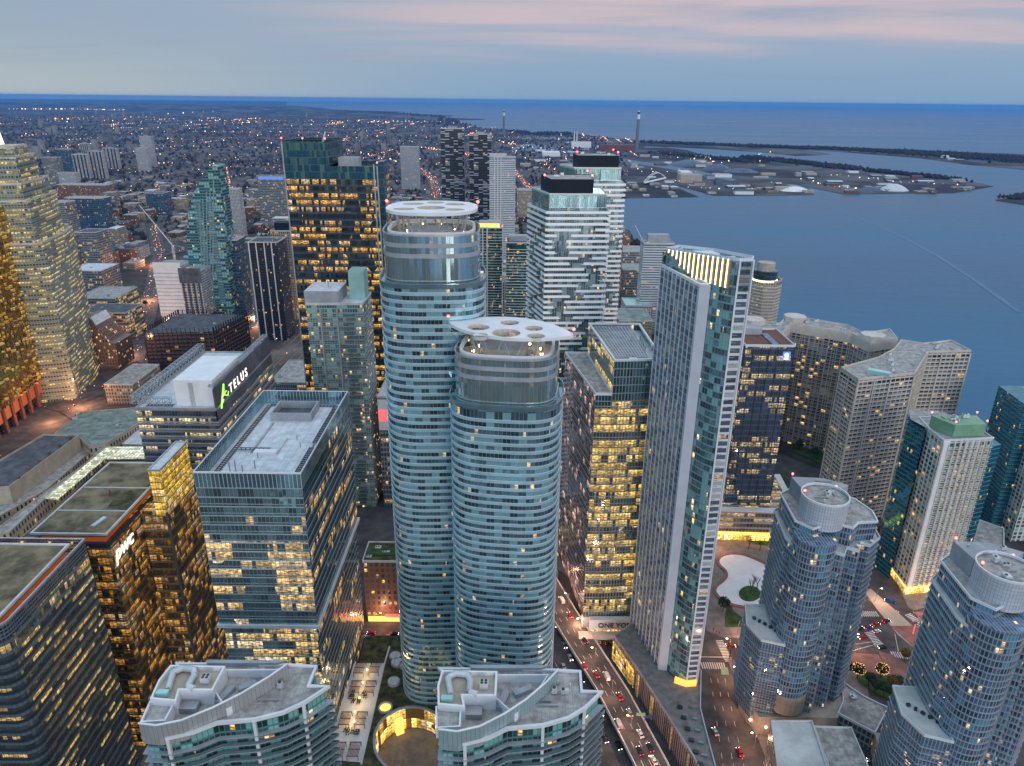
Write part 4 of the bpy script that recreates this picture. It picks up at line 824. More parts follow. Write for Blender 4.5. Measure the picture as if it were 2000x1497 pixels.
# faceted dark tower with gold floors
X0, X1, Y0, Y1 = -154.5, -92, 500, 545
rt = root('faceted_tower', (-123, 520, 1.6), 'dark faceted glass skyscraper with rows of gold-lit floors', 'office tower')
MB().prism(rect(X0, X1, Y0, Y1), 1.6, 221, True).build('facade', F['dark_gold'], rt); MB().prism(rect(X0, X0 + 30, Y0, Y1), 221, 245, False).build('crown_glass', F['dark_teal'], rt); MB().prism(rect(X0 + 30, X1, Y0, Y1), 221, 229.5, False).build('crown_glass', F['dark_teal'], rt)
MB().cap(rect(X0, X0 + 30, Y0, Y1), 240).build('roof', MATS['roof_dark'], rt); MB().cap(rect(X0 + 30, X1, Y0, Y1), 226).build('roof', MATS['roof_grey'], rt)
for x_, z_ in ((X0, 245), (X1 - 2.2, 231), (X1, 229.5)): MB().box(x_, Y0 - .3, 1.6, .8, .8, z_ - 1.6).build('edge_strip', MATS['alu'], rt)
MB().box(X1 + 2, Y0 + 6, 1.6, 4, 10, 231).build('side_fin', F['dark_teal'], rt)
MB().box(X0 + 40, Y0 + 20, 226, 14, 10, 8).build('mechanical_penthouse', MATS['grey_band'], rt); MB().tube((X0 + 24, Y0 + 8, 240), (X0 + 27, Y0 + 10, 251), .8, .5).build('exhaust_stack', MATS['duct'], rt)
mb = MB()   # folded lines of the facets
for a, b_ in (((X0, 221), (X0 + 21, 150)), ((X0 + 21, 150), (X0, 80)), ((X0 + 42, 221), (X0 + 21, 150)), ((X0 + 42, 221), (X1, 150)), ((X0 + 21, 150), (X0 + 42, 80)), ((X1, 150), (X0 + 42, 80))): mb.tube((a[0], Y0 - .2, a[1]), (b_[0], Y0 - .2, b_[1]), .3, n=4)
mb.build('facet_edges', MATS['dark_band'], rt); beacon(rt, [(X0, Y0, 245), (X0 + 14, Y0, 245), (X0 + 29, Y0, 245), (X1, Y0, 230)])
bands(rt, rect(X0, X1, Y0, Y1), 20, 221, 4.6, .1, .5, MATS['dark_band'])

# navy office by the plaza and its lit podium
tp = rect(141, 171, 412, 446); rt = tower('office_tower', tp, 26, 135, F['navy_office'], 'navy glass office tower with brown roof deck above a gold-lit lobby', 'office tower', 'brick', par=1.0, parm=MATS['white_band'], kit=0)
bands(rt, tp, 30, 134, 3.9, .12, .3, MATS['dark_band']); MB().box(150, 440, 135, 16, 10, 4).build('mechanical_penthouse', MATS['grey_band'], rt); MB().box(160, 425, 135.1, 4, 22, .5).build('skylight', MATS['blue_office'] if 'blue_office' in MATS else MATS['alu'], rt)
fins(rt, tp, 26, 135, 5.0, .3, .25, MATS['dark_band'], sides=(0,))
mb = MB(); [mb.tube((165.5 + .0 * k, 411.6, 126 + 0), (165.5, 411.5, 126), .1) for k in range(1)]
MB().box(166.5, 411.7, 126.5, 4.6, .3, 5.2).build('sign_panel', MATS['blue_sign'], rt); MB().ball((166.5, 411.5, 129.6), 1.4, 8, 4).build('sign_emblem', MATS['sign_white'], rt)
text(rt, 'RBC', 1.7, (166.5, 411.35, 127.3), (R(90), 0, 0), MATS['sign_white'])
pp_ = [(128, 404), (186, 402), (190, 450), (128, 452)]; MB().prism(pp_, 9, 25, True).build('podium', F['warm_podium'], rt); bands(rt, pp_, 12, 25, 3.9, .5, 1.2, MATS['grey_band'], 'podium_band')
MB().ring(offs(pp_, 1.2), offs(pp_, -3), 25, 26.3).build('podium_rim', MATS['white_band'], rt); MB().prism(offs(pp_, -1.5), 1.6, 9, False).build('lit_lobby_glass', F['lobby_gold'], rt)
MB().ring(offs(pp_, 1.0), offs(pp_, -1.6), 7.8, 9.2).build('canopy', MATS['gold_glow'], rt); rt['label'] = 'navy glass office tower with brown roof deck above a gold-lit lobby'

# beige harbour slabs
def pts_tower(name, px, z, mat, label, cat, **k):
    p_ = ccw(PP(px, z)); return tower(name, p_, 1.6, z, mat, label, cat, **k), p_
rt, p_ = pts_tower('harbour_block', [(1643, 720), (1677, 743), (1740, 736), (1786, 731), (1812, 689), (1896, 687), (1857, 667), (1803, 673), (1760, 666), (1747, 683), (1716, 700)], 110, F['harbour_wide'], 'zigzag beige waterfront apartment block, the nearer and lower on the right', 'apartment block', parm=MATS['cream'], kit=14, seed=4)
bands(rt, p_, 4.6, 109, 3.0, .12, .3, MATS['cream']); fins(rt, p_, 1.6, 109, 12.6, .6, 1.0, MATS['cream'], 'piers'); cx_, cy_ = P(1716, 730, 111); MB().box(cx_, cy_, 110, 13, 5, 3, R(-35)).build('mechanical_penthouse', MATS['mint'], rt)
fr = PP([(1463, 640), (1528, 652), (1545, 634), (1664, 655), (1700, 672), (1752, 664)], 105); bk = [(a + 6, b_ + 24) for a, b_ in fr][::-1]
rt = tower('harbour_block', fr + bk, 1.6, 105, F['harbour_grid'], 'long beige waterfront apartment block against the open lake, behind the navy tower', 'apartment block', parm=MATS['cream'], par=1.5, kit=8, seed=6)
p_ = ccw(fr + bk); bands(rt, p_, 4.6, 98, 3.0, .1, .25, MATS['cream']); fins(rt, p_, 1.6, 104, 5.4, .45, .35, MATS['cream'], 'piers')
MB().ring(offs(p_, .5), offs(p_, -1), 98.5, 105.2).build('top_storey_wall', MATS['cream'], rt)
for q in (0, 2, 4): a = fr[q]; MB().prism(oval(a[0] + 7, a[1] + 12, 9, 9, .3, 8, 2), 104, 109).build('mechanical_penthouse', MATS['cream'], rt)
wp = oval(266, 742, 16, 16, R(22), 8, 2); rt = tower('hotel_tower', wp, 1.6, 100, F['tan_block'], 'beige hotel tower with round dark glass drum on top by the lake', 'hotel', parm=MATS['beige'], kit=0, roofm='roof_dark')
bands(rt, wp, 5, 99, 3.4, .4, 1.2, MATS['cream']); MB().prism(oval(263, 738, 12, 12, 0, 16, 2), 100, 110).build('restaurant_drum', F['dark_teal'], rt); MB().prism(oval(263, 739, 9, 9, 0, 14, 2), 110, 118).build('mechanical_drum', MATS['beige'], rt); MB().ring(oval(263, 738, 12.6, 12.6, 0, 16, 2), oval(263, 738, 11, 11, 0, 16, 2), 99.6, 101).build('drum_ring', MATS['cream_glow'], rt)

# white and lagoon-blue condominium
tp = [(233.3, 349), (259.5, 352.5), (261, 349.5), (264, 350), (264, 382), (236, 384)]; rt = root('condo_tower', (248, 365, 1.6), 'white and blue glass condominium with green box on its roof', 'condo tower')
MB().prism([(233.3, 349), (262, 353), (262, 380), (236, 380), (233.5, 364)], 8, 103, True).build('facade', F['mint_white'], rt); MB().prism([(232.2, 365), (240, 380), (252, 392), (236, 392), (229, 378)], 1.6, 101, True).build('glass_wing', F['lagoon_glass'], rt); MB().prism([(262, 353), (270, 356), (271, 384), (262, 384)], 1.6, 98, True).build('glass_wing', F['lagoon_glass'], rt)
MB().cap([(233.3, 349), (262, 353), (262, 380), (252, 391), (236, 391), (230, 378), (233.5, 364)], 103.1).build('roof', MATS['roof_grey'], rt); parapet(rt, [(233.3, 349), (262, 353), (262, 380), (236, 380), (233.5, 364)], 103.2, .8, MATS['white_band'])
gb = PP([(1819, 812), (1866, 831), (1927, 829), (1907, 812)], 110.5); MB().prism(gb, 103.2, 110.5).build('mechanical_penthouse', MATS['green_panel'], rt); roofkit(rt, gb, 110.5, 7, 3); beacon(rt, [(*q, 110.5) for q in gb])
MB().prism([(233.0, 348.6), (233.4, 348.6), (237.2, 349.2), (237.2, 349.6)], 8, 103).build('corner_pier', MATS['white_panel'], rt); fins(rt, [(233.3, 349), (262, 353), (262, 380), (236, 380), (233.5, 364)], 8, 102, 3.2, .7, .3, MATS['cream'], sides=(0,))
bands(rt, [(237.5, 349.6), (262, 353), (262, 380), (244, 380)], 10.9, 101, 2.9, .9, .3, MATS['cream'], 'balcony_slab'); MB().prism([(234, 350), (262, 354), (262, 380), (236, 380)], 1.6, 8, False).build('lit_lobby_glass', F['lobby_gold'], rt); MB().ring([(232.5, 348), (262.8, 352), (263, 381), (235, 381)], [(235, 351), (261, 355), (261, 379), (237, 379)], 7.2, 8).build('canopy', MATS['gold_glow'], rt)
c0 = P(1930, 1040); ZE = PY(1993, 792, c0[1])[1]; rt = root('condo_tower', (c0[0] + 14, c0[1] + 12, 1.6), 'lagoon-blue glass condominium cut off by the right edge', 'condo tower')
MB().prism([c0, (c0[0] + 34, c0[1] - 3), (c0[0] + 34, c0[1] + 34), (c0[0] + 4, c0[1] + 34)], 1.6, ZE).build('facade', F['lagoon_glass'], rt); bands(rt, [c0, (c0[0] + 34, c0[1] - 3), (c0[0] + 34, c0[1] + 34), (c0[0] + 4, c0[1] + 34)], 4.5, ZE - 1, 2.9, .7, .25, MATS['lagoon_glass'])
c1 = P(1972, 1062); MB().prism([c1, (c1[0] + 30, c1[1] + 3), (c1[0] + 30, c1[1] + 20), (c1[0] + 1, c1[1] + 15)], 1.6, 100).build('side_wing', F['mint_white'], rt)
p_ = PP([(1905, 1015), (1960, 1035), (1960, 1075), (1890, 1085), (1880, 1040)], 16); rt = tower('terraced_block', p_, 1.6, 16, F['lagoon_glass'], 'low curved terrace block between the white condominium and the right-edge tower', 'podium', kit=3); bands(rt, p_, 4, 16, 3, 1.0, 1.2, MATS['cream'])

# bay-windowed condominiums with roof drums
def bay_tower(dx, dy, label, seed):
    D = lambda p: [(a + dx, b_ + dy) for a, b_ in p]
    rt = root('bay_tower', (136 + dx, 268 + dy, 1.6), label, 'condo tower')
    body = D([(118.5, 262), (121, 284), (128, 290), (142, 290), (156, 281), (160, 272), (158.5, 263), (152, 257.5), (148.5, 259.5), (145.5, 253.5), (141.5, 256), (138, 250.5), (134, 253), (131.5, 251), (121, 251.5)])
    MB().prism(body, 12, 98, True).build('facade', F['bay_condo'], rt); bands(rt, body, 15, 98, 2.95, .7, .28, MATS['grey_band'], 'balcony_slab', -.2)
    up = D([(121, 262), (122.5, 284), (129, 289), (142, 289), (154, 280), (157, 270), (155.5, 262), (147, 261), (143, 257), (136, 261), (126, 256)]); MB().prism(up, 98, 107, False).build('upper_facade', F['bay_condo'], rt); MB().cap(up, 106.9).build('roof', MATS['roof_grey'], rt); parapet(rt, up, 107, .6, MATS['white_band'], .5, .5); bands(rt, up, 101, 107, 3, .7, .3, MATS['grey_band'], 'balcony_slab', -.2)
    MB().cap(body, 98.05).build('terrace', MATS['stone_light'], rt); parapet(rt, body, 98, .9, MATS['white_band'], .35, .6)
    dc = D([(133.5, 266)])[0]; dr = oval(dc[0], dc[1], 9.6, 9.6, 0, 30, 2); MB().prism(dr, 105, 117.5, False).build('drum', F['drum_panel'], rt); MB().cap(dr, 116.6).build('drum_roof', MATS['roof_grey'], rt); parapet(rt, dr, 117.5, .5, MATS['white_band'], .5, .2, 'drum_rim'); roofkit(rt, dr, 116.7, 6, seed)
    pl = D([(128, 275), (142, 274), (150, 280), (141, 286), (127, 287)]); MB().prism(pl, 107, 114.5, True).build('mechanical_penthouse', MATS['grey_band'], rt); roofkit(rt, pl, 114.5, 4, seed + 3, .7); beacon(rt, [(*D([(127, 286)])[0], 114.5), (*D([(142, 275)])[0], 114.5), (dc[0] - 9, dc[1], 117.5)])
    by = D(oval(127.5, 255.5, 8.6, 8.6, 0, 26, 2)); MB().prism(by, 24, 104, True).build('round_bay', F['bay_condo'], rt); MB().prism(offs(by, .3), 14, 24, True, True).build('round_bay_base', MATS['beige'], rt); bands(rt, by, 27, 104, 2.95, .35, .25, MATS['grey_band'], 'round_bay_band', -.2)
    lw = D([(107.5, 262), (111, 252), (120, 249), (122, 262), (121, 275), (111, 276)]); MB().prism(lw, 8, 52, True).build('lower_wing', F['bay_condo'], rt); bands(rt, lw, 11, 52, 2.95, .5, .28, MATS['grey_band'], 'balcony_slab', -.2); parapet(rt, lw, 52, .8, MATS['white_band'], .4, .3); MB().cap(lw, 52.1).build('terrace', MATS['stone_light'], rt)
    for k in range(5): q = D([(112 + k * 1.8, 266 - k * 2)])[0]; MB().box(q[0], q[1], 52.2, 1.4, 1.1, 1.0, k).build('terrace_furniture', MATS['dark_band'], rt)
    for q in D([(154, 260), (149, 258.5), (146.5, 256.5)]): MB().ball((q[0], q[1], 98.9), .9, 8, 4, .5).build('terrace_umbrella', MATS['white_panel'], rt)
    ba = D([(110, 262), (114, 248), (150, 248), (160, 262), (158, 290), (118, 290)]); MB().prism(ba, 1.6, 12, True).build('base', MATS['beige'], rt)
    for q in D([(112, 252), (118, 247.8), (124, 247.6)]): MB().ball((q[0], q[1], 6), .5).build('base_lamp', MATS['warm_lamp'], rt)
    return rt
bay_tower(0, 0, 'blue bay-windowed condominium with a white roof drum beside the skating rink', 2)
bay_tower(45, -50, 'blue bay-windowed condominium with a white roof drum in the lower right corner', 7)

# curved condominiums along the bottom
def sail(dx, dy, label, v):
    D = lambda px, z: [(a + dx, b_ + dy) for a, b_ in PP(px, z)]
    sc = D([(270.6, 1413.8), (305, 1418), (354.5, 1408), (415, 1383.5), (470, 1356), (525, 1323), (560.8, 1298)], 110); lr = D([(439.8, 1407), (497.5, 1402.7), (552.5, 1389), (593.8, 1369.8), (633.6, 1343.6), (599, 1342), (614, 1304), (563, 1301)], 105); bl = D([(329.7, 1298)], 110); base_ = D([(286, 1441), (330, 1443), (380, 1432), (425, 1414)], 104)
    body = base_ + [lr[1], lr[2], lr[3], lr[4], lr[5], lr[6], lr[7], (bl[0][0], lr[7][1]), (base_[0][0], lr[7][1] - 3)]
    c_ = cen(body); rt = root('sail_condo', (c_[0], c_[1], 1.6), label, 'condo tower')
    MB().prism(body, 1.6, 104.6, False).build('facade', F['teal_bays'], rt); MB().cap(body, 104.5).build('roof', MATS['roof_grey'], rt); bands(rt, body, 4.6, 103, 2.95, 1.3, .2, MATS['grey_band'], 'balcony_slab', -.2)
    bands(rt, body[1:7] + [body[7], (body[0][0], body[7][1])], 5.0, 102, 2.95, 1.25, .8, MATS['glass_rail'], 'balcony_rail', 1.15); parapet(rt, body, 104.6, .7, MATS['white_band'], .8, .8)
    mb = MB(); u = 0
    sc2 = [(a, b_ + .6) for a, b_ in sc]
    for i in range(len(sc) - 1):
        u = mb.wall(sc[i], sc[i + 1], 102.6, 110, u); mb.wall(sc2[i + 1], sc2[i], 102.6, 110); mb.face([(*sc[i], 110), (*sc[i + 1], 110), (*sc2[i + 1], 110), (*sc2[i], 110)])
    mb.build('curved_screen', facade('ribbed_screen' + v, 1.3, 7.5, glass=(.36, .38, .38) if v == 'a' else (.30, .42, .44), frame=(.16, .17, .17), mw=.05, sp=.0, lit=0, metal=.3, rough=.4, jit=0, var=.08), rt)
    mb = MB()
    for i in range(len(sc) - 1):
        a, b_ = Vector(sc[i]), Vector(sc[i + 1]); mb.tube((*a, 110.2), (*b_, 110.2), .32, n=6)
    mb.build('screen_rail', MATS['white_band'], rt)
    ZZ = lambda p, z: D(Z2(p, 250, 1180, .275), z)
    w1 = ZZ([(215, 540), (300, 432), (692, 440), (600, 612), (365, 610), (342, 690), (155, 672)], 110); MB().ring(w1, offs(w1, -.6), 104.5, 110).build('penthouse_wall', MATS['white_panel'], rt); MB().cap(offs(w1, -.5), 108.6).build('penthouse_roof', MATS['beige'], rt)
    w2 = ZZ([(155, 690), (340, 695), (265, 835), (85, 845)], 108); MB().ring(w2, offs(w2, -.5), 104.5, 108.3).build('penthouse_wall', MATS['white_panel'], rt); MB().cap(offs(w2, -.4), 107.6).build('penthouse_roof', MATS['roof_grey'], rt)
    w3 = ZZ([(690, 470), (1080, 470), (1000, 540), (700, 760), (610, 620)], 107); MB().ring(w3, offs(w3, -.4), 104.5, 107.4).build('penthouse_wall', MATS['white_panel'], rt)
    dk = ZZ([(285, 600), (320, 480), (390, 452), (465, 462), (470, 500), (425, 580), (470, 600)], 110); mb = MB()
    for i in range(len(dk) - 1): mb.tube((*dk[i], 109.8), (*dk[i + 1], 109.8), .95, n=10)
    mb.build('curved_duct', MATS['duct'], rt)
    q = ZZ([(552, 530)], 110)[0]; mb = MB().box(q[0], q[1], 108.7, 2.6, 2.2, 2.2); mb.k = 1
    for a in (-.6, .6):
        for b_ in (-.5, .5): mb.tube((q[0] + a, q[1] + b_, 110.9), (q[0] + a, q[1] + b_, 111.1), .45, n=8)
    mb.build('cooling_unit', [MATS['stone_light'], MATS['darkgrey']], rt); q = ZZ([(245, 625)], 110)[0]; MB().box(q[0], q[1], 108.7, 3.4, 1.6, 1.6).build('cooling_unit', MATS['mint'], rt)
    q = ZZ([(440, 740)], 105)[0]; MB().box(q[0], q[1], 104.6, 5, 3.4, 1.8).build('air_handler', MATS['steel'], rt); q = ZZ([(690, 650)], 105)[0]; MB().box(q[0], q[1], 104.6, 2, 7, 1.2, R(-20)).build('louvre_bank', MATS['grey_band'], rt); q = ZZ([(850, 590)], 105)[0]; MB().box(q[0], q[1], 104.6, 5, 2, 1.3, .5).build('air_handler', MATS['grey_band'], rt)
    roofkit(rt, ZZ([(720, 810), (1100, 480), (1300, 470), (1250, 640), (1000, 770)], 105), 104.6, 8 if v == 'b' else 3, 12, .6)
    ta = ZZ([(560, 420), (1060, 420), (1130, 400), (560, 395)], 106); MB().prism(ta, 100, 106).build('rear_screen', MATS['grey_band'], rt)
    for q in (body[1], body[4], body[6]): MB().box(q[0], q[1] - .6, 1.6, .9, .9, 103).build('pier', MATS['white_band'], rt)
    return rt
sail(0, 0, 'curved teal glass condominium at the bottom left with a bent silver duct on its roof', 'a')
sail(83.3, -.9, 'curved teal glass condominium at the bottom centre beside the expressway', 'b')

plain('stone_sage', (.27, .29, .24), .7, streak=.2)
# stepped stone tower and mirrored gold tower at the left edge
F0, R0, L0 = P(136, 785), P(188, 742), P(60, 792); base_ = [L0, F0, (F0[0] + 6, F0[1] + 4), R0, (R0[0] - 12, R0[1] + 34), (L0[0] - 30, L0[1] + 60), (L0[0] - 18, L0[1] + 8)]
rt = root('stepped_tower', (*cen(base_), 1.6), 'stepped stone tower with yellow windows and a lit spire at the left edge', 'office tower')
zs = [(1.6, 150, 0), (150, 186, -5.5), (186, 200, -8), (200, 221, -13), (221, 229, -17)]
for a, b_, d in zs:
    q = offs(base_, d) if d else ccw(base_); MB().prism(q, a, b_, True).build('facade_tier', F['stone_stack'], rt); parapet(rt, q, b_, 1.2, MATS['cream']); bands(rt, q, a + 3.9, b_, 3.9, .35, .8, MATS['stone_sage'], 'floor_band', -.3)
c_ = P(2, 284, 229); MB().tube((c_[0], c_[1], 228), (c_[0], c_[1], 246), 3.2, .7, 8).build('spire', MATS['sign_white'], rt); MB().tube((c_[0], c_[1], 246), (c_[0], c_[1], 270), .35).build('spire_mast', MATS['steel'], rt); MB().box(c_[0] - 1, c_[1], 249, 6, .5, 7).build('sign_panel', MATS['sign_green'], rt)
c0 = P(84, 797); l0 = P(-90, 945); gp = [l0, c0, (c0[0] - 4, c0[1] + 50), (c0[0] - 80, c0[1] + 50), (l0[0] - 60, l0[1])]
rt = root('mirrored_tower', (*cen(gp), 1.6), 'gold mirrored tower with sawtooth glass at the left edge', 'office tower')
a, b_ = Vector(l0), Vector(c0); e = (b_ - a).normalized(); nn = Vector((e.y, -e.x)); L = (b_ - a).length; k = int(L / 7); zig = []
for i in range(k): zig += [tuple(a + e * (i * L / k)), tuple(a + e * ((i + .5) * L / k) + nn * 3.2)]
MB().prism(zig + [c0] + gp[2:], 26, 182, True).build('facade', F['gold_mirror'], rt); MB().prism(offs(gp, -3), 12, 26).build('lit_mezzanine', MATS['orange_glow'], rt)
MB().prism(offs(gp, -6), 1.6, 12).build('lobby_glass', F['ink_condo'], rt)
for i in range(0, k + 1, 2): q = a + e * (i * L / k) - nn * 3; MB().box(q.x, q.y, 1.6, 3, 3, 24).build('column', MATS['brick'], rt)

# crescent-topped teal tower
def profile(rt, name, px, Y, depth, mat, u0=0):
    q = [PY(a, b_, Y) for a, b_ in px]; mb = MB()
    tr = geometry.tessellate_polygon([[Vector((a, b_, 0)) for a, b_ in q]]); 
    for t_ in tr:
        f_ = [q[i] for i in t_]
        if area(f_) < 0: f_ = f_[::-1]
        mb.face([(a, Y, z) for a, z in f_], [(a, z) for a, z in f_]); mb.face([(a, Y + depth, z) for a, z in f_[::-1]], [(a, z) for a, z in f_[::-1]])
    if area(q) < 0: q = q[::-1]
    for i in range(len(q)):
        (a, z), (b_, z2) = q[i], q[(i + 1) % len(q)]; mb.face([(a, Y, z), (a, Y + depth, z), (b_, Y + depth, z2), (b_, Y, z2)], [(0, z), (depth, z), (depth, z2), (0, z2)])
    return mb.build(name, mat, rt)
Yl = 828; bx = PY(415, 660, Yl)[0]; rt = root('crescent_tower', (bx, Yl + 12, 1.6), 'teal glass tower with a curved back rising to a point', 'condo tower')
profile(rt, 'facade', [(461, 664), (393, 668), (378, 610), (368, 540), (364, 470), (367, 420), (377, 380), (393, 350), (414, 323), (424, 326), (436, 420), (448, 540)], Yl, 26, F['crescent'])
for k in range(5): profile(rt, 'pale_rib', [(394 + k * 4 + a, b_) for a, b_ in ((6, 640), (4, 640), (-6 + k * 3, 400 - k * 12), (-4 + k * 3, 400 - k * 12))], Yl - .6, .8, MATS['teal_band'])
for k in range(38): 
    z_ = 40 + k * 3.2 + 3.2; MB().box(PY(400, 500, Yl)[0] + (k % 2), Yl - .5, z_, 7, 1.2, 1.1).build('balcony', MATS['teal_band'], rt); MB().box(PY(422, 500, Yl)[0] + (k % 3), Yl - .5, z_, 7, 1.2, 1.1).build('balcony', MATS['teal_band'], rt)
rt, p_, z = boxpx('side_tower', 'blue glass slab hugging the right of the curved teal tower', 'tower', 447, 462, 470, 655, 26, F['blue_office'], Y=846)

LT = [
 ('ink_tower', 'near-black condominium with pale vertical stripes beside the rail corridor', 484, 541, 474, 664, 32, 'ink_condo', 3, 'dark_band'),
 ('beige_tower', 'pale gridded apartment tower with a dark roof box, left of the gold-lit skyscraper', 527, 566, 452, 625, 30, 'tan_block', 0, 'cream'),
 ('checker_tower', 'black and white speckled condominium, left of a pair in the distance', 860, 906, 252, 455, 26, 'checker', 0, ''),
 ('checker_tower', 'black and white speckled condominium, right and lower of a pair in the distance', 916, 960, 263, 470, 26, 'checker', 0, ''),
 ('striped_tower', 'white striped condominium with slanted top behind the oval towers', 956, 1007, 308, 520, 26, 'stripe', 3, 'white_band'),
 ('emerald_tower', 'emerald glass condominium with white slab edges and twin white fins', 930, 981, 446, 700, 28, 'emerald', 3, 'white_band'),
 ('emerald_tower', 'emerald glass condominium with white slab edges and red roof lamps', 989, 1035, 475, 720, 28, 'emerald', 3, 'white_band'),
 ('striped_tower', 'slim striped condominium with grey roof box and red lamps near the shore', 1258, 1318, 476, 655, 24, 'stripe', 3, 'white_band'),
 ('glass_tower', 'twin-shaft pale condominium in the middle distance left of the speckled pair', 781, 817, 287, 372, 24, 'stripe', 0, ''),
 ('blue_topped_office', 'brown office slab with a lit blue sign band on top', 501, 556, 345, 432, 30, 'grey_office', 0, ''),
 ('white_slab', 'white apartment slab with dark stripes on the far left', 139, 168, 302, 352, 20, 'pale_slab', 0, ''),
 ('white_slab', 'tallest white apartment slab with dark stripes on the far left', 170, 198, 296, 350, 20, 'pale_slab', 0, ''),
 ('white_slab', 'distant white apartment slab right of the striped cluster', 199, 226, 290, 330, 20, 'pale_slab', 0, ''),
 ('white_slab', 'narrow white apartment tower standing behind the striped cluster', 155, 171, 281, 335, 16, 'pale_slab', 0, ''),
 ('grey_slab', 'bluish apartment tower left of the white striped slabs', 107, 137, 292, 345, 22, 'blue_office', 0, ''),
 ('grey_slab', 'dark low-shouldered office left of the white slabs', 80, 110, 308, 360, 26, 'grey_office', 0, ''),
 ('pale_tower', 'pale tower with blue side, nearer of a pair left of the curved teal tower', 263, 285, 290, 336, 22, 'pale_slab', 0, ''),
 ('pale_tower', 'taller pale tower with blue side, farther of a pair left of the curved teal tower', 271, 294, 267, 326, 22, 'pale_slab', 0, ''),
 ('white_framed_block', 'white framed apartment block under the striped slabs', 112, 145, 338, 372, 24, 'pale_slab', 0, ''),
 ('office_block', 'round-cornered blue glass office left of the old town roofs', 125, 198, 388, 470, 34, 'blue_office', 0, ''),
 ('office_block', 'teal glass office with flat roof next to the stepped stone tower', 98, 128, 396, 500, 30, 'grey_office', 0, ''),
 ('office_block', 'dark stepped glass office behind the stepped stone tower', 145, 186, 455, 545, 36, 'grey_office', 0, ''),
 ('office_block', 'grey windowless-topped office behind the stepped stone tower', 120, 143, 462, 548, 30, 'grey_office', 0, ''),
 ('brick_warehouse', 'long brown brick warehouse beyond the office blocks', 110, 206, 362, 396, 40, 'brick_loft', 0, ''),
 ('screened_block', 'dark framed office with louvred roof box left of the curved teal tower', 283, 318, 378, 420, 40, 'blue_office', 0, ''),
 ('apartment_pair', 'light grey apartment tower behind the curved teal tower', 432, 465, 370, 462, 22, 'pale_slab', 0, ''),
 ('flat_office', 'low office with three yellow-lit floors near the wide street', 146, 222, 584, 640, 60, 'warm_podium', 0, ''),
 ('flat_office', 'dark podium office with bands of yellow light near the wide street', 155, 245, 612, 665, 40, 'warm_podium', 0, ''),
 ('office_block', 'wide office with white roof structures behind the stepped stone tower', 132, 196, 530, 588, 50, 'grey_office', 0, ''),
 ('tan_hall', 'flat-roofed tan stone office on the corner of the avenue', 203, 258, 752, 790, 55, 'tan_block', 0, ''),
 ('slab_hall', 'white-topped hall with a red mark behind the green-capped condominium', 737, 762, 776, 990, 60, 'grey_office', 0, ''),
 ('brown_podium', 'dark brown office podium with planted roof left of the oval towers', 708, 786, 1098, 1212, 18, 'brick_loft', 0, ''),
 ('theatre_roof', 'grey rounded rooftop hall above the rail corridor', 528, 605, 748, 800, 60, 'grey_office', 0, ''),
 ('lakeside_block', 'ochre office slab between the white balcony towers and the shore', 1205, 1217, 480, 600, 40, 'tan_block', 0, ''),
 ('lakeside_block', 'grey shed-roofed warehouse on the shore by the crane', 1216, 1260, 492, 530, 50, 'grey_office', 0, ''),
 ('lakeside_block', 'white terrace-roofed block on the shore', 1217, 1262, 528, 590, 40, 'grey_office', 0, ''),
 ('lakeside_block', 'green copper-roofed hall left of the pale slab tower', 1210, 1275, 628, 700, 50, 'tan_block', 0, ''),
 ('lakeside_block', 'mint-roofed condominium with white pergola frames by the shore', 1222, 1275, 598, 660, 36, 'pale_slab', 0, ''),
 ('ochre_office', 'ochre glass office block beyond the white striped tower', 1010, 1042, 372, 425, 40, 'tan_block', 0, ''),
 ('small_tower', 'white framed block with dark windows at the foot of the gold-lit skyscraper', 522, 552, 508, 560, 24, 'pale_slab', 0, ''),
]
roofs = {'white-topped': 'roof_white', 'green copper': 'copper_green', 'mint-roofed': 'mint', 'white roof': 'roof_white', 'planted': 'sedum'}
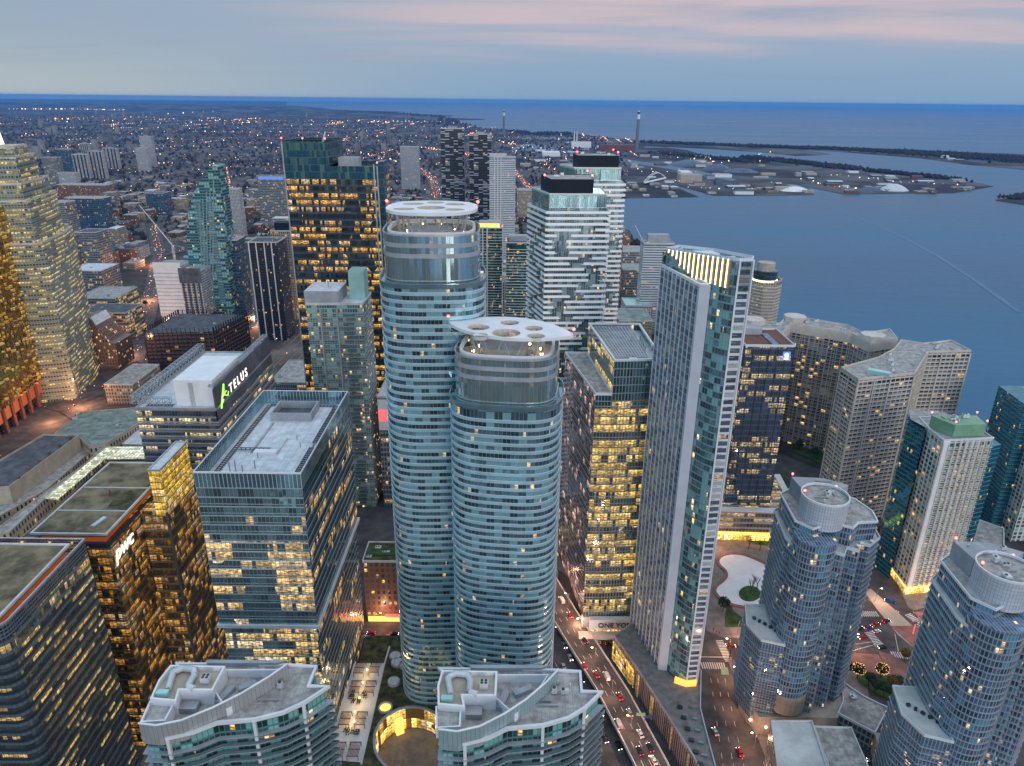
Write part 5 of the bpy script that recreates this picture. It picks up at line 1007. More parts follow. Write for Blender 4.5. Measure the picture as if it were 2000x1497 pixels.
for i, (nm, lb, xl, xr, yt, yb, dp_, mt, fh, bm) in enumerate(LT):
    rf = next((v for k_, v in roofs.items() if k_ in lb), 'roof_grey' if i % 3 else 'roof_dark')
    rt, p_, z = boxpx(nm, lb, 'block' if 'block' in nm or 'hall' in nm else 'tower', xl, xr, yt, yb, dp_, F[mt], fh or None, bm or 'grey_band', rf, seed=i, kit=3)
    cx_, cy_ = cen(p_); w_ = abs(p_[1][0] - p_[0][0])
    if nm == 'ink_tower':
        for k in (.02, .27, .55, .8): MB().box(p_[0][0] + w_ * k, p_[0][1] - .5, 1.6, 1.1, 1, z - 2).build('pale_stripe', MATS['white_band'], rt)
    if nm == 'beige_tower' or 'grey roof box' in lb: MB().box(cx_, cy_, z, w_ * .7, dp_ * .5, 9).build('roof_box', MATS['black_louvre' if nm == 'beige_tower' else 'grey_band'], rt)
    if nm == 'emerald_tower':
        for k in (.25, .42): MB().box(p_[0][0] + w_ * k, p_[0][1] - .6, 1.6, 1.3, 1.2, z).build('white_fin', MATS['white_band'], rt) if 'fins' in lb else None
        beacon(rt, [(p_[0][0], cy_ - 10, z), (p_[1][0], cy_ - 10, z)]); MB().box(cx_, cy_ + 3, z, w_ * .8, 12, 5).build('roof_box', MATS['grey_band'], rt)
        if 'fins' in lb: MB().box(cx_, p_[0][1] + 1, z + .5, w_ * .8, 1.5, 4).build('lit_terrace', MATS['gold_glow'], rt)
    if nm == 'checker_tower': beacon(rt, [(p_[0][0] + 2, cy_, z), (p_[1][0] - 2, cy_, z)]); bands(rt, p_, 4, z - 1, 3.0, .35, .3, MATS['dark_band'])
    if 'slanted top' in lb:
        MB().prism([(p_[0][0], p_[0][1]), (p_[0][0] + w_ * .65, p_[0][1]), (p_[0][0] + w_ * .65, cy_ + 8), (p_[0][0], cy_ + 8)], z, z + 5, True).build('roof_wedge', MATS['alu'], rt)
        for k in (.2, .32, .44): MB().box(p_[0][0] + w_ * k, p_[0][1] - .9, 1.6, 1.2, 1.4, z).build('white_fin', MATS['white_band'], rt)
    if 'blue sign' in lb: MB().box(cx_, p_[0][1] - .4, z - 7, w_ * .9, .6, 6).build('sign_band', MATS['blue_sign'], rt)
    if 'red mark' in lb: MB().box(cx_, p_[0][1] - .4, z * .72, w_, .6, z * .26).build('white_wall', MATS['white_panel'], rt); MB().box(cx_, p_[0][1] - .9, z * .80, w_ * .9, .4, 8).build('red_mark', MATS['screen_red'], rt)
    if nm == 'white_slab' and w_ > 12:
        for k in (.15, .4, .65, .88): MB().box(p_[0][0] + w_ * k, p_[0][1] - .3, 1.6, w_ * .09, .5, z - 3).build('dark_stripe', MATS['dark_band'], rt)
    if nm == 'white_slab' or nm == 'pale_tower' or nm == 'checker_tower': MB().box(cx_, cy_, z, w_ * .4, 8, 4).build('roof_box', MATS['grey_band'], rt)
    if nm == 'brown_podium': MB().box(cx_ - 2, cy_, z, w_ * .7, 7, .8).build('roof_garden', MATS['grass'], rt); MB().box(cx_, p_[0][1] - 1.2, 2, w_ * .9, .4, 3.2).build('lit_shopfront', MATS['gold_glow'], rt); MB().box(cx_ + 5, p_[0][1] - 2, 6.2, 10, 1.6, .8).build('awning', MATS['screen_red'], rt)
# wedge-roofed brown block
rt = root('wedge_block', (*P(205, 715), 1.6), 'brown brick tower with slanted skylight roof near the wide street', 'office block')
Yw = P(200, 728)[1]; profile(rt, 'facade', [(232, 722), (168, 700), (157, 624), (176, 624), (213, 670), (226, 672)], Yw, 34, F['brick_loft']); profile(rt, 'skylight', [(176, 623), (213, 669), (213, 667), (176, 620)], Yw + 2, 30, MATS['roof_white'])

# tower under construction with wrapped screens, and cranes
rt, p_, z = boxpx('wrapped_tower', 'tower under construction wrapped in white sheeting with dark banner', 'tower', 299, 352, 520, 668, 34, F['pale_slab'], par=0, kit=0)
w_ = p_[1][0] - p_[0][0]; cx_, cy_ = cen(p_); MB().box(cx_, p_[0][1] - .5, 34, w_ + .4, .8, z - 30).build('white_sheeting', MATS['white_panel'], rt)
for k in range(12): MB().box(cx_, p_[0][1] - 1.1, 36 + k * (z - 40) / 12, w_ + 1, .4, .5).build('sheeting_seam', MATS['grey_band'], rt)
MB().box(p_[1][0] + 12, p_[0][1] + 10, 34, 24, 30, z - 38).build('side_facade', F['pale_slab'], rt)
for k in range(4): MB().box(p_[1][0] + 2.5 + k * 6, p_[0][1] - 5.4, 36, 1.8, .6, z - 44).build('dark_slot', MATS['darkgrey'], rt)
MB().box(p_[1][0] + 12, p_[0][1] - 6.2, z - 18, 25, 1, 17).build('dark_banner', MATS['roof_dark'], rt)
q = P(366, 705, 10); pd = [(q[0] - 34, q[1] - 12), (q[0] + 34, q[1] - 4), (q[0] + 46, q[1] + 60), (q[0] - 30, q[1] + 60)]; rt = tower('site_podium', pd, 1.6, 44, F['site_frame'], 'dark red steel podium frame under construction', 'building site', 'roof_dark', par=0, kit=5); bands(rt, pd, 6, 44, 4.2, 1.4, .4, MATS['brick']); fins(rt, pd, 1.6, 49, 4.5, 1.5, .25, MATS['dark_band'], 'scaffold_posts')
def crane(px, py, h_, jl, az_, up, label, zb=1.6):
    x, y = P(px, py, zb); rt = root('tower_crane', (x, y, zb), label, 'crane'); mb = MB(); s_ = 1.1
    for a, b_ in ((-s_, -s_), (s_, -s_), (s_, s_), (-s_, s_)): mb.tube((x + a, y + b_, zb), (x + a, y + b_, zb + h_), .28, n=4)
    for k in range(int(h_ / 5)): z = zb + k * 5; mb.tube((x - s_, y - s_, z), (x + s_, y - s_, z + 5), .18, n=4); mb.tube((x - s_, y + s_, z), (x - s_, y - s_, z + 5), .18, n=4)
    mb.build('mast', MATS['white_panel'], rt); d = Vector((math.sin(az_), math.cos(az_), 0)); mb = MB(); p0 = Vector((x, y, zb + h_)); p1 = p0 + d * jl * math.cos(up) + Vector((0, 0, jl * math.sin(up))); n = Vector((0, 0, 1.6))
    for o_ in (Vector((0, 0, 0)), n): mb.tube(p0 + o_, p1 + o_ * .3, .3, n=4)
    for k in range(12): mb.tube(p0.lerp(p1, k / 12), p0.lerp(p1, (k + 1) / 12) + n, .18, n=4)
    mb.build('jib', MATS['white_panel'], rt); mb = MB(); p2 = p0 - d * jl * .28; mb.tube(p0 + n, p2, .4, n=4); mb.box(p2.x, p2.y, p2.z - 3, 3, 3, 3.4); mb.tube(p0, p0 + Vector((0, 0, 8)), .3); mb.tube(p0 + Vector((0, 0, 8)), p2, .12); mb.build('counterweight', MATS['grey_band'], rt); MB().box(x + 1.6, y - 1.2, zb + h_ - 1, 2, 2, 2.4).build('cab', MATS['white_panel'], rt)
crane(350, 560, 62, 82, R(-62), R(42), 'white luffing crane left of the wrapped tower, arm raised to the left')
crane(404, 600, 78, 46, R(18), R(62), 'white luffing crane in front of the curved teal tower, arm raised steeply')
crane(1252, 482, 16, 30, R(-40), R(50), 'small dark crane on the shore by the grey warehouse')

# railway station with glazed canopy
def blk(name, label, px, z, mat, roofm, z0=1.6, par=.8, parm='beige', kit=0, cat='station hall', group=None):
    p_ = ccw(PP(px, z)); rt = tower(name, p_, z0, z, mat, label, cat, roofm, par=par, parm=MATS[parm], kit=kit); return rt, p_
F['limestone'] = facade('limestone', 3.2, 6.0, glass=(.05, .06, .08), frame=(.42, .37, .28), mw=.30, sp=.45, spc=(.42, .37, .28), lit=.1, zone=1, pz=1, es=1.2, metal=.3, jit=0)
rt, p_ = blk('station_hall', 'long limestone station hall with dark flat roof', [(-80, 950), (86, 851), (154, 853), (18, 954), (-80, 960)], 24, MATS['beige'], 'roof_dark', par=1.5)
for k in range(6): q = P(40 + k * 20, 948 - k * 16, 20); MB().box(q[0], q[1], 24, 1.6, 1.6, 3).build('roof_chimney', MATS['brick'], rt)
blk('station_hall', 'grey-green roofed station block with rows of small windows', [(105, 850), (158, 806), (284, 796), (289, 816), (206, 868), (175, 872), (150, 852)], 20, F['limestone'], 'copper_green', kit=10)
blk('station_wing', 'narrow limestone wing with a row of small windows beside the glass canopy', [(-60, 1045), (4, 1028), (90, 962), (170, 905), (206, 868), (215, 872), (170, 912), (88, 975), (20, 1040), (-60, 1062)], 18, F['limestone'], 'roof_grey')
blk('station_wing', 'flat grey station roof with skylights below the long limestone hall', [(-70, 1000), (18, 960), (150, 860), (195, 868), (90, 958), (-20, 1020), (-70, 1030)], 12, F['limestone'], 'roof_grey', kit=6)
cn = facade('canopy_grid', 2.5, 2.5, glass=(.6, .6, .4), frame=(.25, .28, .22), mw=.07, sp=.12, lit=1, zone=1, pz=1, es=.9, col=(.95, .95, .55), col2=(1, 1, .8), metal=.1, big=0, jit=0)
cpx = [(88, 972), (210, 873), (300, 872), (303, 894), (204, 895), (112, 974)]; rt = root('glass_canopy', (*cen(PP(cpx, 20)), 1.6), 'glowing pale yellow glazed canopy bending along the station', 'canopy'); MB().prism(PP(cpx, 20), 18.9, 20).build('glass_roof', cn, rt)
for q in PP(cpx, 20): MB().tube((*q, 1.6), (*q, 18.9), .3).build('column', MATS['steel'], rt)
for k in range(9): q = P(118 + k * 11.5, 952 - k * 9.2, 20.4); MB().ball((q[0], q[1], 20.6), .8, 6, 4).build('canopy_lamp', MATS['pale_glow'], rt)
for k in range(5): q = P(222 + k * 17, 882, 20.4); MB().ball((q[0], q[1], 20.6), .8, 6, 4).build('canopy_lamp', MATS['pale_glow'], rt)
blk('train_shed', 'sloping grey ribbed train shed roof behind the glass canopy', [(238, 868), (287, 822), (300, 870)], 15, MATS['grey_band'], 'roof_white', par=.3)
blk('street_canopy', 'narrow street-level glass walkway with round lamps in front of the planted roof', [(40, 1052), (120, 985), (200, 905), (300, 903), (300, 915), (214, 915), (120, 1005), (70, 1052)], 9, F['grey_office'], 'roof_dark', kit=0)

# ---- green-roof podium with round court, terrace and pergolas
hole = [P(806 + 74 * math.cos(a), 1449 + 66 * math.sin(a), 14) for a in [i * math.pi / 18 for i in range(36)]]
PR = [(-73, 120), (22, 120), (22, 285), (-52, 296), (-73, 296)]
rt = root('podium_garden', (-30, 220, 1.6), 'planted podium roof with round sunken court at the foot of the oval towers', 'podium')
pr = ccw(PR); allp = pr + hole; tr = geometry.tessellate_polygon([[Vector((*q, 0)) for q in pr], [Vector((*q, 0)) for q in hole]]); mb = MB()
for t_ in tr:
    f_ = [allp[i] for i in t_]
    if area(f_) < 0: f_ = f_[::-1]
    mb.face([(*q, 14) for q in f_])
mb.build('green_roof', MATS['sedum'], rt); MB().prism(PR, 1.6, 13.95, False).build('facade', F['warm_podium'], rt)
hc = ccw(hole); MB().prism(hc, 1.65, 1.75).build('court_floor', MATS['pavement'], rt)
mb = MB(); u = 0
for i in range(len(hc)): a, b_ = hc[i], hc[(i + 1) % len(hc)]; L = math.dist(a, b_); mb.face([(*b_, 1.7), (*a, 1.7), (*a, 13.9), (*b_, 13.9)], [(u + L, 0), (u, 0), (u, 12.2), (u + L, 12.2)]); u += L
mb.build('court_glass', facade('court_glass', 2.4, 6.1, glass=(.3, .2, .06), frame=(.12, .09, .05), mw=.03, sp=.06, lit=.8, zone=3, pz=.75, es=2.2, col=(1, .56, .08), col2=(1, .7, .2), metal=.2, big=.3, jit=0), rt)
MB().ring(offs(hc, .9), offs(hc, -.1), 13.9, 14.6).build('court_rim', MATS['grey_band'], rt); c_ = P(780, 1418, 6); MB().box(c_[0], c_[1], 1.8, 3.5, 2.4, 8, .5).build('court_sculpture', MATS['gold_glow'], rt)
T2 = lambda p, z=14: PP(Z2(p, 640, 1180, .275), z)
for q in T2([(480, 380), (492, 425), (550, 440), (470, 560), (140, 368), (50, 545)]): m_ = MB().prism(oval(q[0], q[1], 2.6, 2.6, 0, 20, 2), 14, 15.6); m_.build('round_skylight', MATS['roof_white'], rt); MB().ring(oval(q[0], q[1], 3.0, 3.0, 0, 20, 2), oval(q[0], q[1], 2.5, 2.5, 0, 20, 2), 14, 15.2).build('skylight_kerb', MATS['grey_band'], rt)
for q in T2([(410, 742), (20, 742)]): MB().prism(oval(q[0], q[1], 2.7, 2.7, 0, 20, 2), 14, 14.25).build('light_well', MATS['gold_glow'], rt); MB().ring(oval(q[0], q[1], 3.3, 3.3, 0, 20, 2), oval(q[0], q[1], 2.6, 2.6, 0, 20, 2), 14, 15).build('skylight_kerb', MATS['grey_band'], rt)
mb = MB(); q = T2([(440, 310), (405, 430), (240, 1140)]); [mb.prism([(q[i][0] - .3, q[i][1]), (q[i][0] + .3, q[i][1]), (q[i + 1][0] + .3, q[i + 1][1]), (q[i + 1][0] - .3, q[i + 1][1])], 14, 15.0) for i in range(2)]; mb.build('edge_wall', MATS['white_band'], rt)
dk = T2([(188, 425), (408, 425), (245, 1125), (45, 1110), (28, 930)]); tag(MB().prism(dk, 14.02, 14.35).build('roof_terrace', MATS['white_panel']), 'white paved roof terrace with pergolas beside the glass office tower', 'terrace')
pg0 = None
for i, q in enumerate(((228, 455), (335, 450), (196, 590), (300, 590), (125, 815), (235, 815), (78, 1035), (188, 1035))):
    x, y = T2([q], 16.5)[0]
    if pg0 is None:
        pg0 = root('pergola', (x, y, 14.35), '', 'pergola', 'pergolas on the white roof terrace'); mb = MB()
        for k in range(9): mb.box(x - 2.2 + k * .55, y, 16.9, .2, 7.4, .22)
        mb.build('slats', MATS['brick'], pg0)
        for k in (-3.5, 0, 3.5): MB().box(x, y + k, 16.65, 5.0, .25, .25).build('beam', MATS['brick'], pg0)
        for a in (-2.3, 2.3):
            for b_ in (-3.5, 3.5): MB().box(x + a, y + b_, 14.35, .22, .22, 2.3).build('post', MATS['darkgrey'], pg0)
        p0 = pg0
    else: p0 = copy_thing(pg0, (x, y, 14.35))
    p0['label'] = ('left' if i % 2 == 0 else 'right') + ' brown slatted pergola in the ' + ('farthest', 'second', 'third', 'nearest')[i // 2] + ' row on the white terrace'
for i, q in enumerate(((282, 492), (252, 580), (228, 690), (195, 790), (190, 860))):
    x, y = T2([q], 15)[0]; rt = root('terrace_lamp', (x, y, 14.35), 'warm terrace lamp between the pergolas, number ' + ('one', 'two', 'three', 'four', 'five')[i] + ' counted from the street', 'lamp', 'lamps along the middle of the white terrace')
    rt['label'] = 'warm lamp on the white terrace, ' + ('farthest of the row', 'second farthest of the row', 'middle of the row', 'second nearest of the row', 'nearest of the row')[i]
    MB().tube((x, y, 14.35), (x, y, 16.8), .07).build('post', MATS['steel'], rt); MB().ball((x, y, 17), .35, 8, 5).build('lamp_head', MATS['warm_lamp'], rt)
    l_ = bpy.data.lights.new('terrace_light', 'POINT'); l_.energy = 900 * EM; l_.color = (1, .62, .2); l_.shadow_soft_size = .4; lo = bpy.data.objects.new('terrace_light', l_); COL.objects.link(lo); lo.location = (x, y, 17.8)
tb0 = None
rr = random.Random(4)
for i in range(14):
    q = (165 + rr.uniform(0, 60) + (70 if i % 2 else 0) - i * 5, 640 + i * 8 + rr.uniform(-10, 10)) if i < 8 else (110 + rr.uniform(0, 110), 880 + rr.uniform(0, 40))
    x, y = T2([q], 14.4)[0]
    if tb0 is None:
        tb0 = root('patio_table', (x, y, 14.35), 'dark patio table with chairs on the white terrace', 'table', 'patio tables on the white terrace'); MB().box(x, y, 15.05, 1.6, 1.0, .08).build('table_top', MATS['darkgrey'], tb0)
        for a, b_ in ((-.7, -.4), (.7, -.4), (.7, .4), (-.7, .4)): MB().box(x + a, y + b_, 14.35, .08, .08, .7).build('leg', MATS['darkgrey'], tb0)
        for a in (-.5, .5):
            for b_ in (-1, 1): m_ = MB().box(x + a, y + b_, 14.75, .5, .5, .08); m_.box(x + a, y + b_ * 1.25, 14.75, .5, .06, .5); m_.build('chair', MATS['darkgrey'], tb0)
    else: copy_thing(tb0, (x, y, 14.35), rr.uniform(-.3, .3))
tbs = sorted([o for o in S.objects if o.get('category') == 'table'], key=lambda o: -o.location.y)
ORDT = ['farthest', 'second farthest', 'third farthest', 'fourth farthest', 'fifth farthest', 'sixth farthest', 'seventh farthest', 'seventh nearest', 'sixth nearest', 'fifth nearest', 'fourth nearest', 'third nearest', 'second nearest', 'nearest']
for i, o in enumerate(tbs): o['label'] = ORDT[i] + ' dark patio table with chairs on the white terrace'
# low buildings lower right
rt, p_ = blk('curved_pavilion', 'grey-roofed curved pavilion between the two bay-windowed condominiums', Z2([(625, 745), (700, 800), (800, 865), (900, 915), (980, 950), (880, 1140), (600, 990), (640, 900)], 1480, 1137, .26), 12, F['grey_office'], 'roof_grey', parm='white_band', cat='pavilion', kit=2)
rt, p_ = blk('concrete_block', 'weathered flat concrete roof block at the bottom right, left half', Z2([(100, 1050), (405, 1050), (520, 1400), (150, 1400)], 1480, 1137, .26), 30, F['grey_office'], 'stone_light', parm='stone_light', cat='block')
rt, p_ = blk('concrete_block', 'lower flat concrete roof block joined to its right side', Z2([(420, 1090), (700, 1100), (830, 1400), (530, 1400)], 1480, 1137, .26), 27, F['grey_office'], 'roof_grey', parm='stone_light', cat='block')
ON = ['nearest', 'second nearest', 'third nearest', 'fourth nearest', 'fifth nearest', 'sixth nearest', 'seventh nearest', 'eighth nearest', 'ninth nearest', 'tenth nearest', 'eleventh nearest', 'twelfth nearest']
# ================================================================ PORT, FAR SHORE
emit('far_warm', (1, .7, .5), 3); plain('grey_shaft', (.17, .17, .19), .9)
def chimney(px, py, h_, r_, label):
    x, y = P(px, py, 1.2); rt = root('smokestack', (x, y, 1.2), label, 'smokestack'); mb = MB(); mb.tube((x, y, 1.2), (x, y, h_ * .8), r_ * .8, r_ * .56, 14); mb.build('shaft', MATS['grey_shaft'], rt); MB().tube((x, y, h_ * .8), (x, y, h_ * .93), r_ * .68, r_ * .6, 14).build('white_collar', MATS['white_panel'], rt); MB().tube((x, y, h_ * .93), (x, y, h_), r_ * .6, r_ * .56, 14).build('dark_top', MATS['darkgrey'], rt); MB().ball((x, y, h_ + 1), 2).build('beacon', MATS['far_warm'], rt)
chimney(1243, 291, 214, 14, 'very tall concrete smokestack on the port shore'); chimney(984, 265, 190, 13, 'thin distant smokestack left of the taller one, by the bay'); chimney(967, 262, 60, 8, 'short pale stack left of the thin distant smokestack')
def shed(nm, lb, xl, xr, yt, yb, dp_, mt, roofm='roof_grey', cat='warehouse', n=1):
    return boxpx(nm, lb, cat, xl, xr, yt, yb, dp_, mt, roofm=roofm, kit=0, par=0)
shed('power_station', 'dark brick power station hall left of the tallest smokestack', 1172, 1240, 284, 296, 60, MATS['brick'], 'brick'); shed('silo_building', 'white plant building with two thin stacks on the far port', 1117, 1155, 277, 289, 60, MATS['white_panel'])
for a in (1121, 1126): q = P(a, 289); tag(MB().tube((*q, 1), (*q, 95), 4, 3, 8).build('plant_stack', MATS['white_panel']), ('left' if a == 1121 else 'right') + ' of the two thin white stacks by the far plant', 'stack', 'two thin plant stacks')
shed('long_shed', 'bright white roofed shed on the port flats', 1060, 1094, 298, 306, 120, MATS['white_panel'], 'white_panel'); shed('dock_block', 'pair of beige dock offices on the near quay', 1330, 1372, 342, 358, 60, MATS['beige']); shed('long_shed', 'small white roofed shed on the near quay', 1330, 1352, 336, 341, 70, MATS['white_panel'], 'white_panel'); shed('long_shed', 'white dock shed at the end of the ship channel', 1397, 1430, 341, 347, 50, MATS['white_panel'])
def mound(px, py, rx, ry, h_, mat, lb, nm='salt_pile'):
    x, y = P(px, py); mb = MB(); n = 22
    for j in range(6):
        for i in range(n):
            q = []
            for jj, ii in ((j, i), (j, i + 1), (j + 1, i + 1), (j + 1, i)): a = 2 * math.pi * ii / n; t_ = jj / 6; q.append((x + rx * (1 - t_) * math.cos(a), y + ry * (1 - t_) * math.sin(a), 1 + h_ * math.sin(t_ * math.pi / 2) ** .9))
            mb.face(q)
    return tag(mb.build(nm, mat), lb, 'pile')
plain('tarp', (.06, .10, .16), .5, var=.2, scale=.03)
mound(1552, 374, 52, 30, 15, MATS['white_panel'], 'long white covered pile on the nearer quay'); mound(1745, 373, 50, 34, 22, MATS['roof_white'], 'tall white covered pile at the tip of the port'); mound(1700, 373, 42, 26, 13, MATS['tarp'], 'dark low pile against the tall white pile')
mound(1345, 324, 100, 60, 24, MATS['tarp'], 'widest dark blue tarped pile beside the ship channel'); mound(1400, 331, 62, 44, 22, MATS['tarp'], 'middle dark blue tarped pile beside the ship channel'); mound(1447, 337, 75, 40, 16, MATS['tarp'], 'rightmost dark blue tarped pile beside the ship channel')
mb = MB(); a0_, b0_ = P(1258, 362), P(1300, 352)
for s_ in (-14, 14):
    pr_ = None
    for k in range(13): t_ = k / 12; q = (a0_[0] + (b0_[0] - a0_[0]) * t_, a0_[1] + (b0_[1] - a0_[1]) * t_ + s_, 8 + 26 * math.sin(math.pi * t_)); mb.tube(pr_ or q, (q[0] + .01, q[1], q[2]), 1.2, n=5); pr_ = q
mb.prism([(a0_[0], a0_[1] - 14), (b0_[0], b0_[1] - 14), (b0_[0], b0_[1] + 14), (a0_[0], a0_[1] + 14)], 7, 9, True, True); tag(mb.build('arch_bridge', MATS['white_panel']), 'white arched bridge over the harbour inlet', 'bridge')

# ================================================================ CITY FABRIC
occ = []; sheds_ = []
for o in list(S.objects):
    if o.type == 'EMPTY' and o.get('label') and o.children:
        xs = []; ys = []
        for ch in o.children:
            if ch.type != 'MESH': continue
            for c_ in ch.bound_box: xs.append(c_[0] + o.location.x + ch.location.x); ys.append(c_[1] + o.location.y + ch.location.y)
        occ.append((min(xs) - 5, max(xs) + 5, min(ys) - 5, max(ys) + 5))
segs = [(P(*p_[i]), P(*p_[i + 1]), w_ / 2 + 3) for p_, w_ in STREETS for i in range(len(p_) - 1)]
def segd(x, y, a, b_):
    dx, dy = b_[0] - a[0], b_[1] - a[1]; t_ = max(0, min(1, ((x - a[0]) * dx + (y - a[1]) * dy) / (dx * dx + dy * dy))); return math.hypot(x - a[0] - t_ * dx, y - a[1] - t_ * dy)
def free(x, y, r_=10):
    if not inside(LANDP, x, y): return False
    if any(a - r_ < x < b_ + r_ and c_ - r_ < y < d + r_ for a, b_, c_, d in occ): return False
    if inside(rc, x, y) or any(inside(rc, x + a, y) for a in (-14, 14)): return False
    if any(segd(x, y, a, b_) < w_ + r_ for a, b_, w_ in segs): return False
    return True
shore = [P(*q) for q in coast[:16]]
rb = random.Random(21); cand = []
gx = -1900
while gx < 1700:
    gy = 520
    while gy < 2600:
        x = gx + rb.uniform(-7, 7); y = gy + rb.uniform(-7, 7)
        st = 38 if y < 1000 else 46
        if -60 - .78 * y < x < .75 * y and rb.random() < .93:
            w_, d_ = rb.uniform(17, 36), rb.uniform(18, 38)
            port = (x > 260 and y > 900) or y > 2200
            if (gx // 42) % 5 != 0 and free(x, y, max(w_, d_) / 2):
                if not (port and rb.random() < .72): cand.append((math.hypot(x, y), x, y, w_, d_, port))
        gy += st
    gx += 42
cand.sort(); kinds = [('brick_loft', 'red-brown brick', 'roof_dark'), ('tan_block', 'tan masonry', 'roof_grey'), ('grey_office', 'grey concrete', 'roof_grey'), ('brick_loft', 'brown brick', 'roof_grey'), ('tan_block', 'beige stone', 'roof_white'), ('pale_slab', 'pale concrete', 'roof_dark')]
far_mb = {}; blds = []
occ2 = []
for i, (d, x, y, w_, d_, port) in enumerate(cand):
    k = rb.choice(kinds); h_ = rb.choice((9, 12, 14, 16, 20, 24)) + rb.uniform(0, 4); q = rb.random()
    if q < .07 and not port: h_ += rb.uniform(18, 40)
    if y < 900: h_ *= 1.25
    if port or y > 2000: h_ = rb.uniform(6, 11)
    if i < 285:
        rt = root('city_block', (x, y, 1.2), '', 'building', 'low city blocks beyond the towers'); p_ = rect(x - w_ / 2, x + w_ / 2, y - d_ / 2, y + d_ / 2)
        MB().prism(p_, 1.2, h_, False).build('wall', F[k[0]], rt); mb = MB(); mb.cap(p_, h_ - .5); mb.ring(offs(p_, .15), offs(p_, -.45), h_ - .6, h_ + .5)
        mb.build('roof', MATS[k[2]], rt)
        if rb.random() < .75: sx_, sy_ = rb.uniform(-w_ / 5, w_ / 5), rb.uniform(-d_ / 5, d_ / 5); MB().box(x + sx_, y + sy_, h_ - .5, rb.uniform(4, w_ * .4), rb.uniform(4, d_ * .4), rb.uniform(2.2, 4.5)).build('roof_box', MATS[rb.choice(('white_panel', 'grey_band', 'roof_grey', 'duct'))], rt)
        blds.append((rt, x, y, w_, h_, k)); continue
        rt['label'] = ('tall ' if h_ > 38 else 'low ' if h_ < 14 else '') + k[1] + ' city building among the blocks between the towers and the suburbs'
        rt['group'] = rt['label'].replace(' city building among the', ' buildings in the')
    else:
        m_ = far_mb.setdefault(k[0] + '|' + k[2], MB()); m_.prism(rect(x - w_ / 2, x + w_ / 2, y - d_ / 2, y + d_ / 2), 1.2, h_, True, km=1)
LMK = [('the stepped stone tower', -440, 650), ('the curved teal tower', -365, 840), ('the near-black striped condominium', -288, 830), ('the gold-lit faceted skyscraper', -123, 520), ('the wrapped tower', -345, 700), ('the speckled pair', -80, 1150), ('the white striped condominium', -20, 900), ('the white apartment slabs', -900, 1500), ('the distant pale towers', -760, 1650), ('the blue-signed office', -360, 1150), ('the white balcony towers', 40, 420), ('the twin-shaft tower', -190, 1250), ('the long brick warehouse', -800, 1150), ('the lakeside sheds', 170, 800)]
near_ = {}
for e_ in blds:
    rt, x, y, w_, h_, k = e_; l_ = min(LMK, key=lambda q: math.hypot(q[1] - x, q[2] - y)); sd_ = 'behind' if y > l_[2] + 25 else 'left of' if x < l_[1] else 'right of'
    sz = 'tall' if h_ > 36 else 'wide low' if w_ > 29 else 'low' if h_ < 15 else 'mid-height' if h_ < 24 else 'stocky'
    near_.setdefault((sz, k[1], {'roof_dark': 'dark-roofed', 'roof_grey': 'grey-roofed', 'roof_white': 'white-roofed'}[k[2]], sd_, l_[0]), []).append((math.hypot(l_[1] - x, l_[2] - y), rt))
for (sz, mt_n, rf_n, sd_, ln_), v in near_.items():
    v.sort(key=lambda q: q[0])
    for j, (_, rt) in enumerate(v): rt['label'] = sz + ' ' + rf_n + ' ' + mt_n + ' building ' + sd_ + ' ' + ln_ + ((', ' + ON[min(j, 11)]) if len(v) > 1 else '')
for k, m_ in far_mb.items(): a, b_ = k.split('|'); tag(m_.build('distant_buildings', [F[a], MATS[b_]]), kind='stuff')
plain('roof_slate', (.09, .09, .10), .9, var=.4, scale=.01); plain('wall_mixed', (.20, .19, .19), .9, var=.4, scale=.008); plain('crown_bare', (.030, .026, .030), .95, var=.5, scale=.02)
mb = MB(); mt_ = MB()
shn = 0
for k in range(900):
    if shn > 90: break
    px_, py_ = (rb.uniform(1225, 1880), rb.uniform(300, 384)) if k % 3 else (rb.uniform(1000, 1210), rb.uniform(262, 380)); x, y = P(px_, py_)
    if not free(x, y, 14): continue
    shn += 1; w_, d_, h_ = rb.uniform(18, 60), rb.uniform(14, 40), rb.uniform(6, 13); c_ = rb.choice((('white_panel', 'white'), ('grey_band', 'grey'), ('brick', 'rust-brown'), ('beige', 'beige'), ('tarp', 'dark blue'), ('roof_grey', 'weathered grey')))
    rt = root('dock_shed', (x, y, 1.2), '', 'shed', 'sheds on the port lands'); MB().prism(rect(x - w_ / 2, x + w_ / 2, y - d_ / 2, y + d_ / 2), 1.2, h_, False).build('wall', MATS[c_[0]], rt); q = MB(); e_ = w_ / 2 + .6; f_ = d_ / 2 + .6
    q.face([(x - e_, y - f_, h_), (x + e_, y - f_, h_), (x + e_, y, h_ + 3), (x - e_, y, h_ + 3)]); q.face([(x - e_, y, h_ + 3), (x + e_, y, h_ + 3), (x + e_, y + f_, h_), (x - e_, y + f_, h_)]); q.face([(x - e_, y + f_, h_), (x - e_, y - f_, h_), (x - e_, y, h_ + 3)]); q.face([(x + e_, y - f_, h_), (x + e_, y + f_, h_), (x + e_, y, h_ + 3)])
    q.build('roof', MATS[rb.choice(('roof_grey', 'roof_white', 'roof_dark'))], rt); sheds_.append((x, y, w_, c_[1], rt))
PL = [('the tallest smokestack', 1243, 291), ('the arched bridge', 1280, 357), ('the tall white covered pile', 1745, 373), ('the long white covered pile', 1552, 374), ('the dark blue tarped piles', 1400, 331), ('the thin distant smokestack', 984, 265), ('the bright long shed', 1077, 302)]
PL = [(a, *P(b_, c_)) for a, b_, c_ in PL]; nr_ = {}
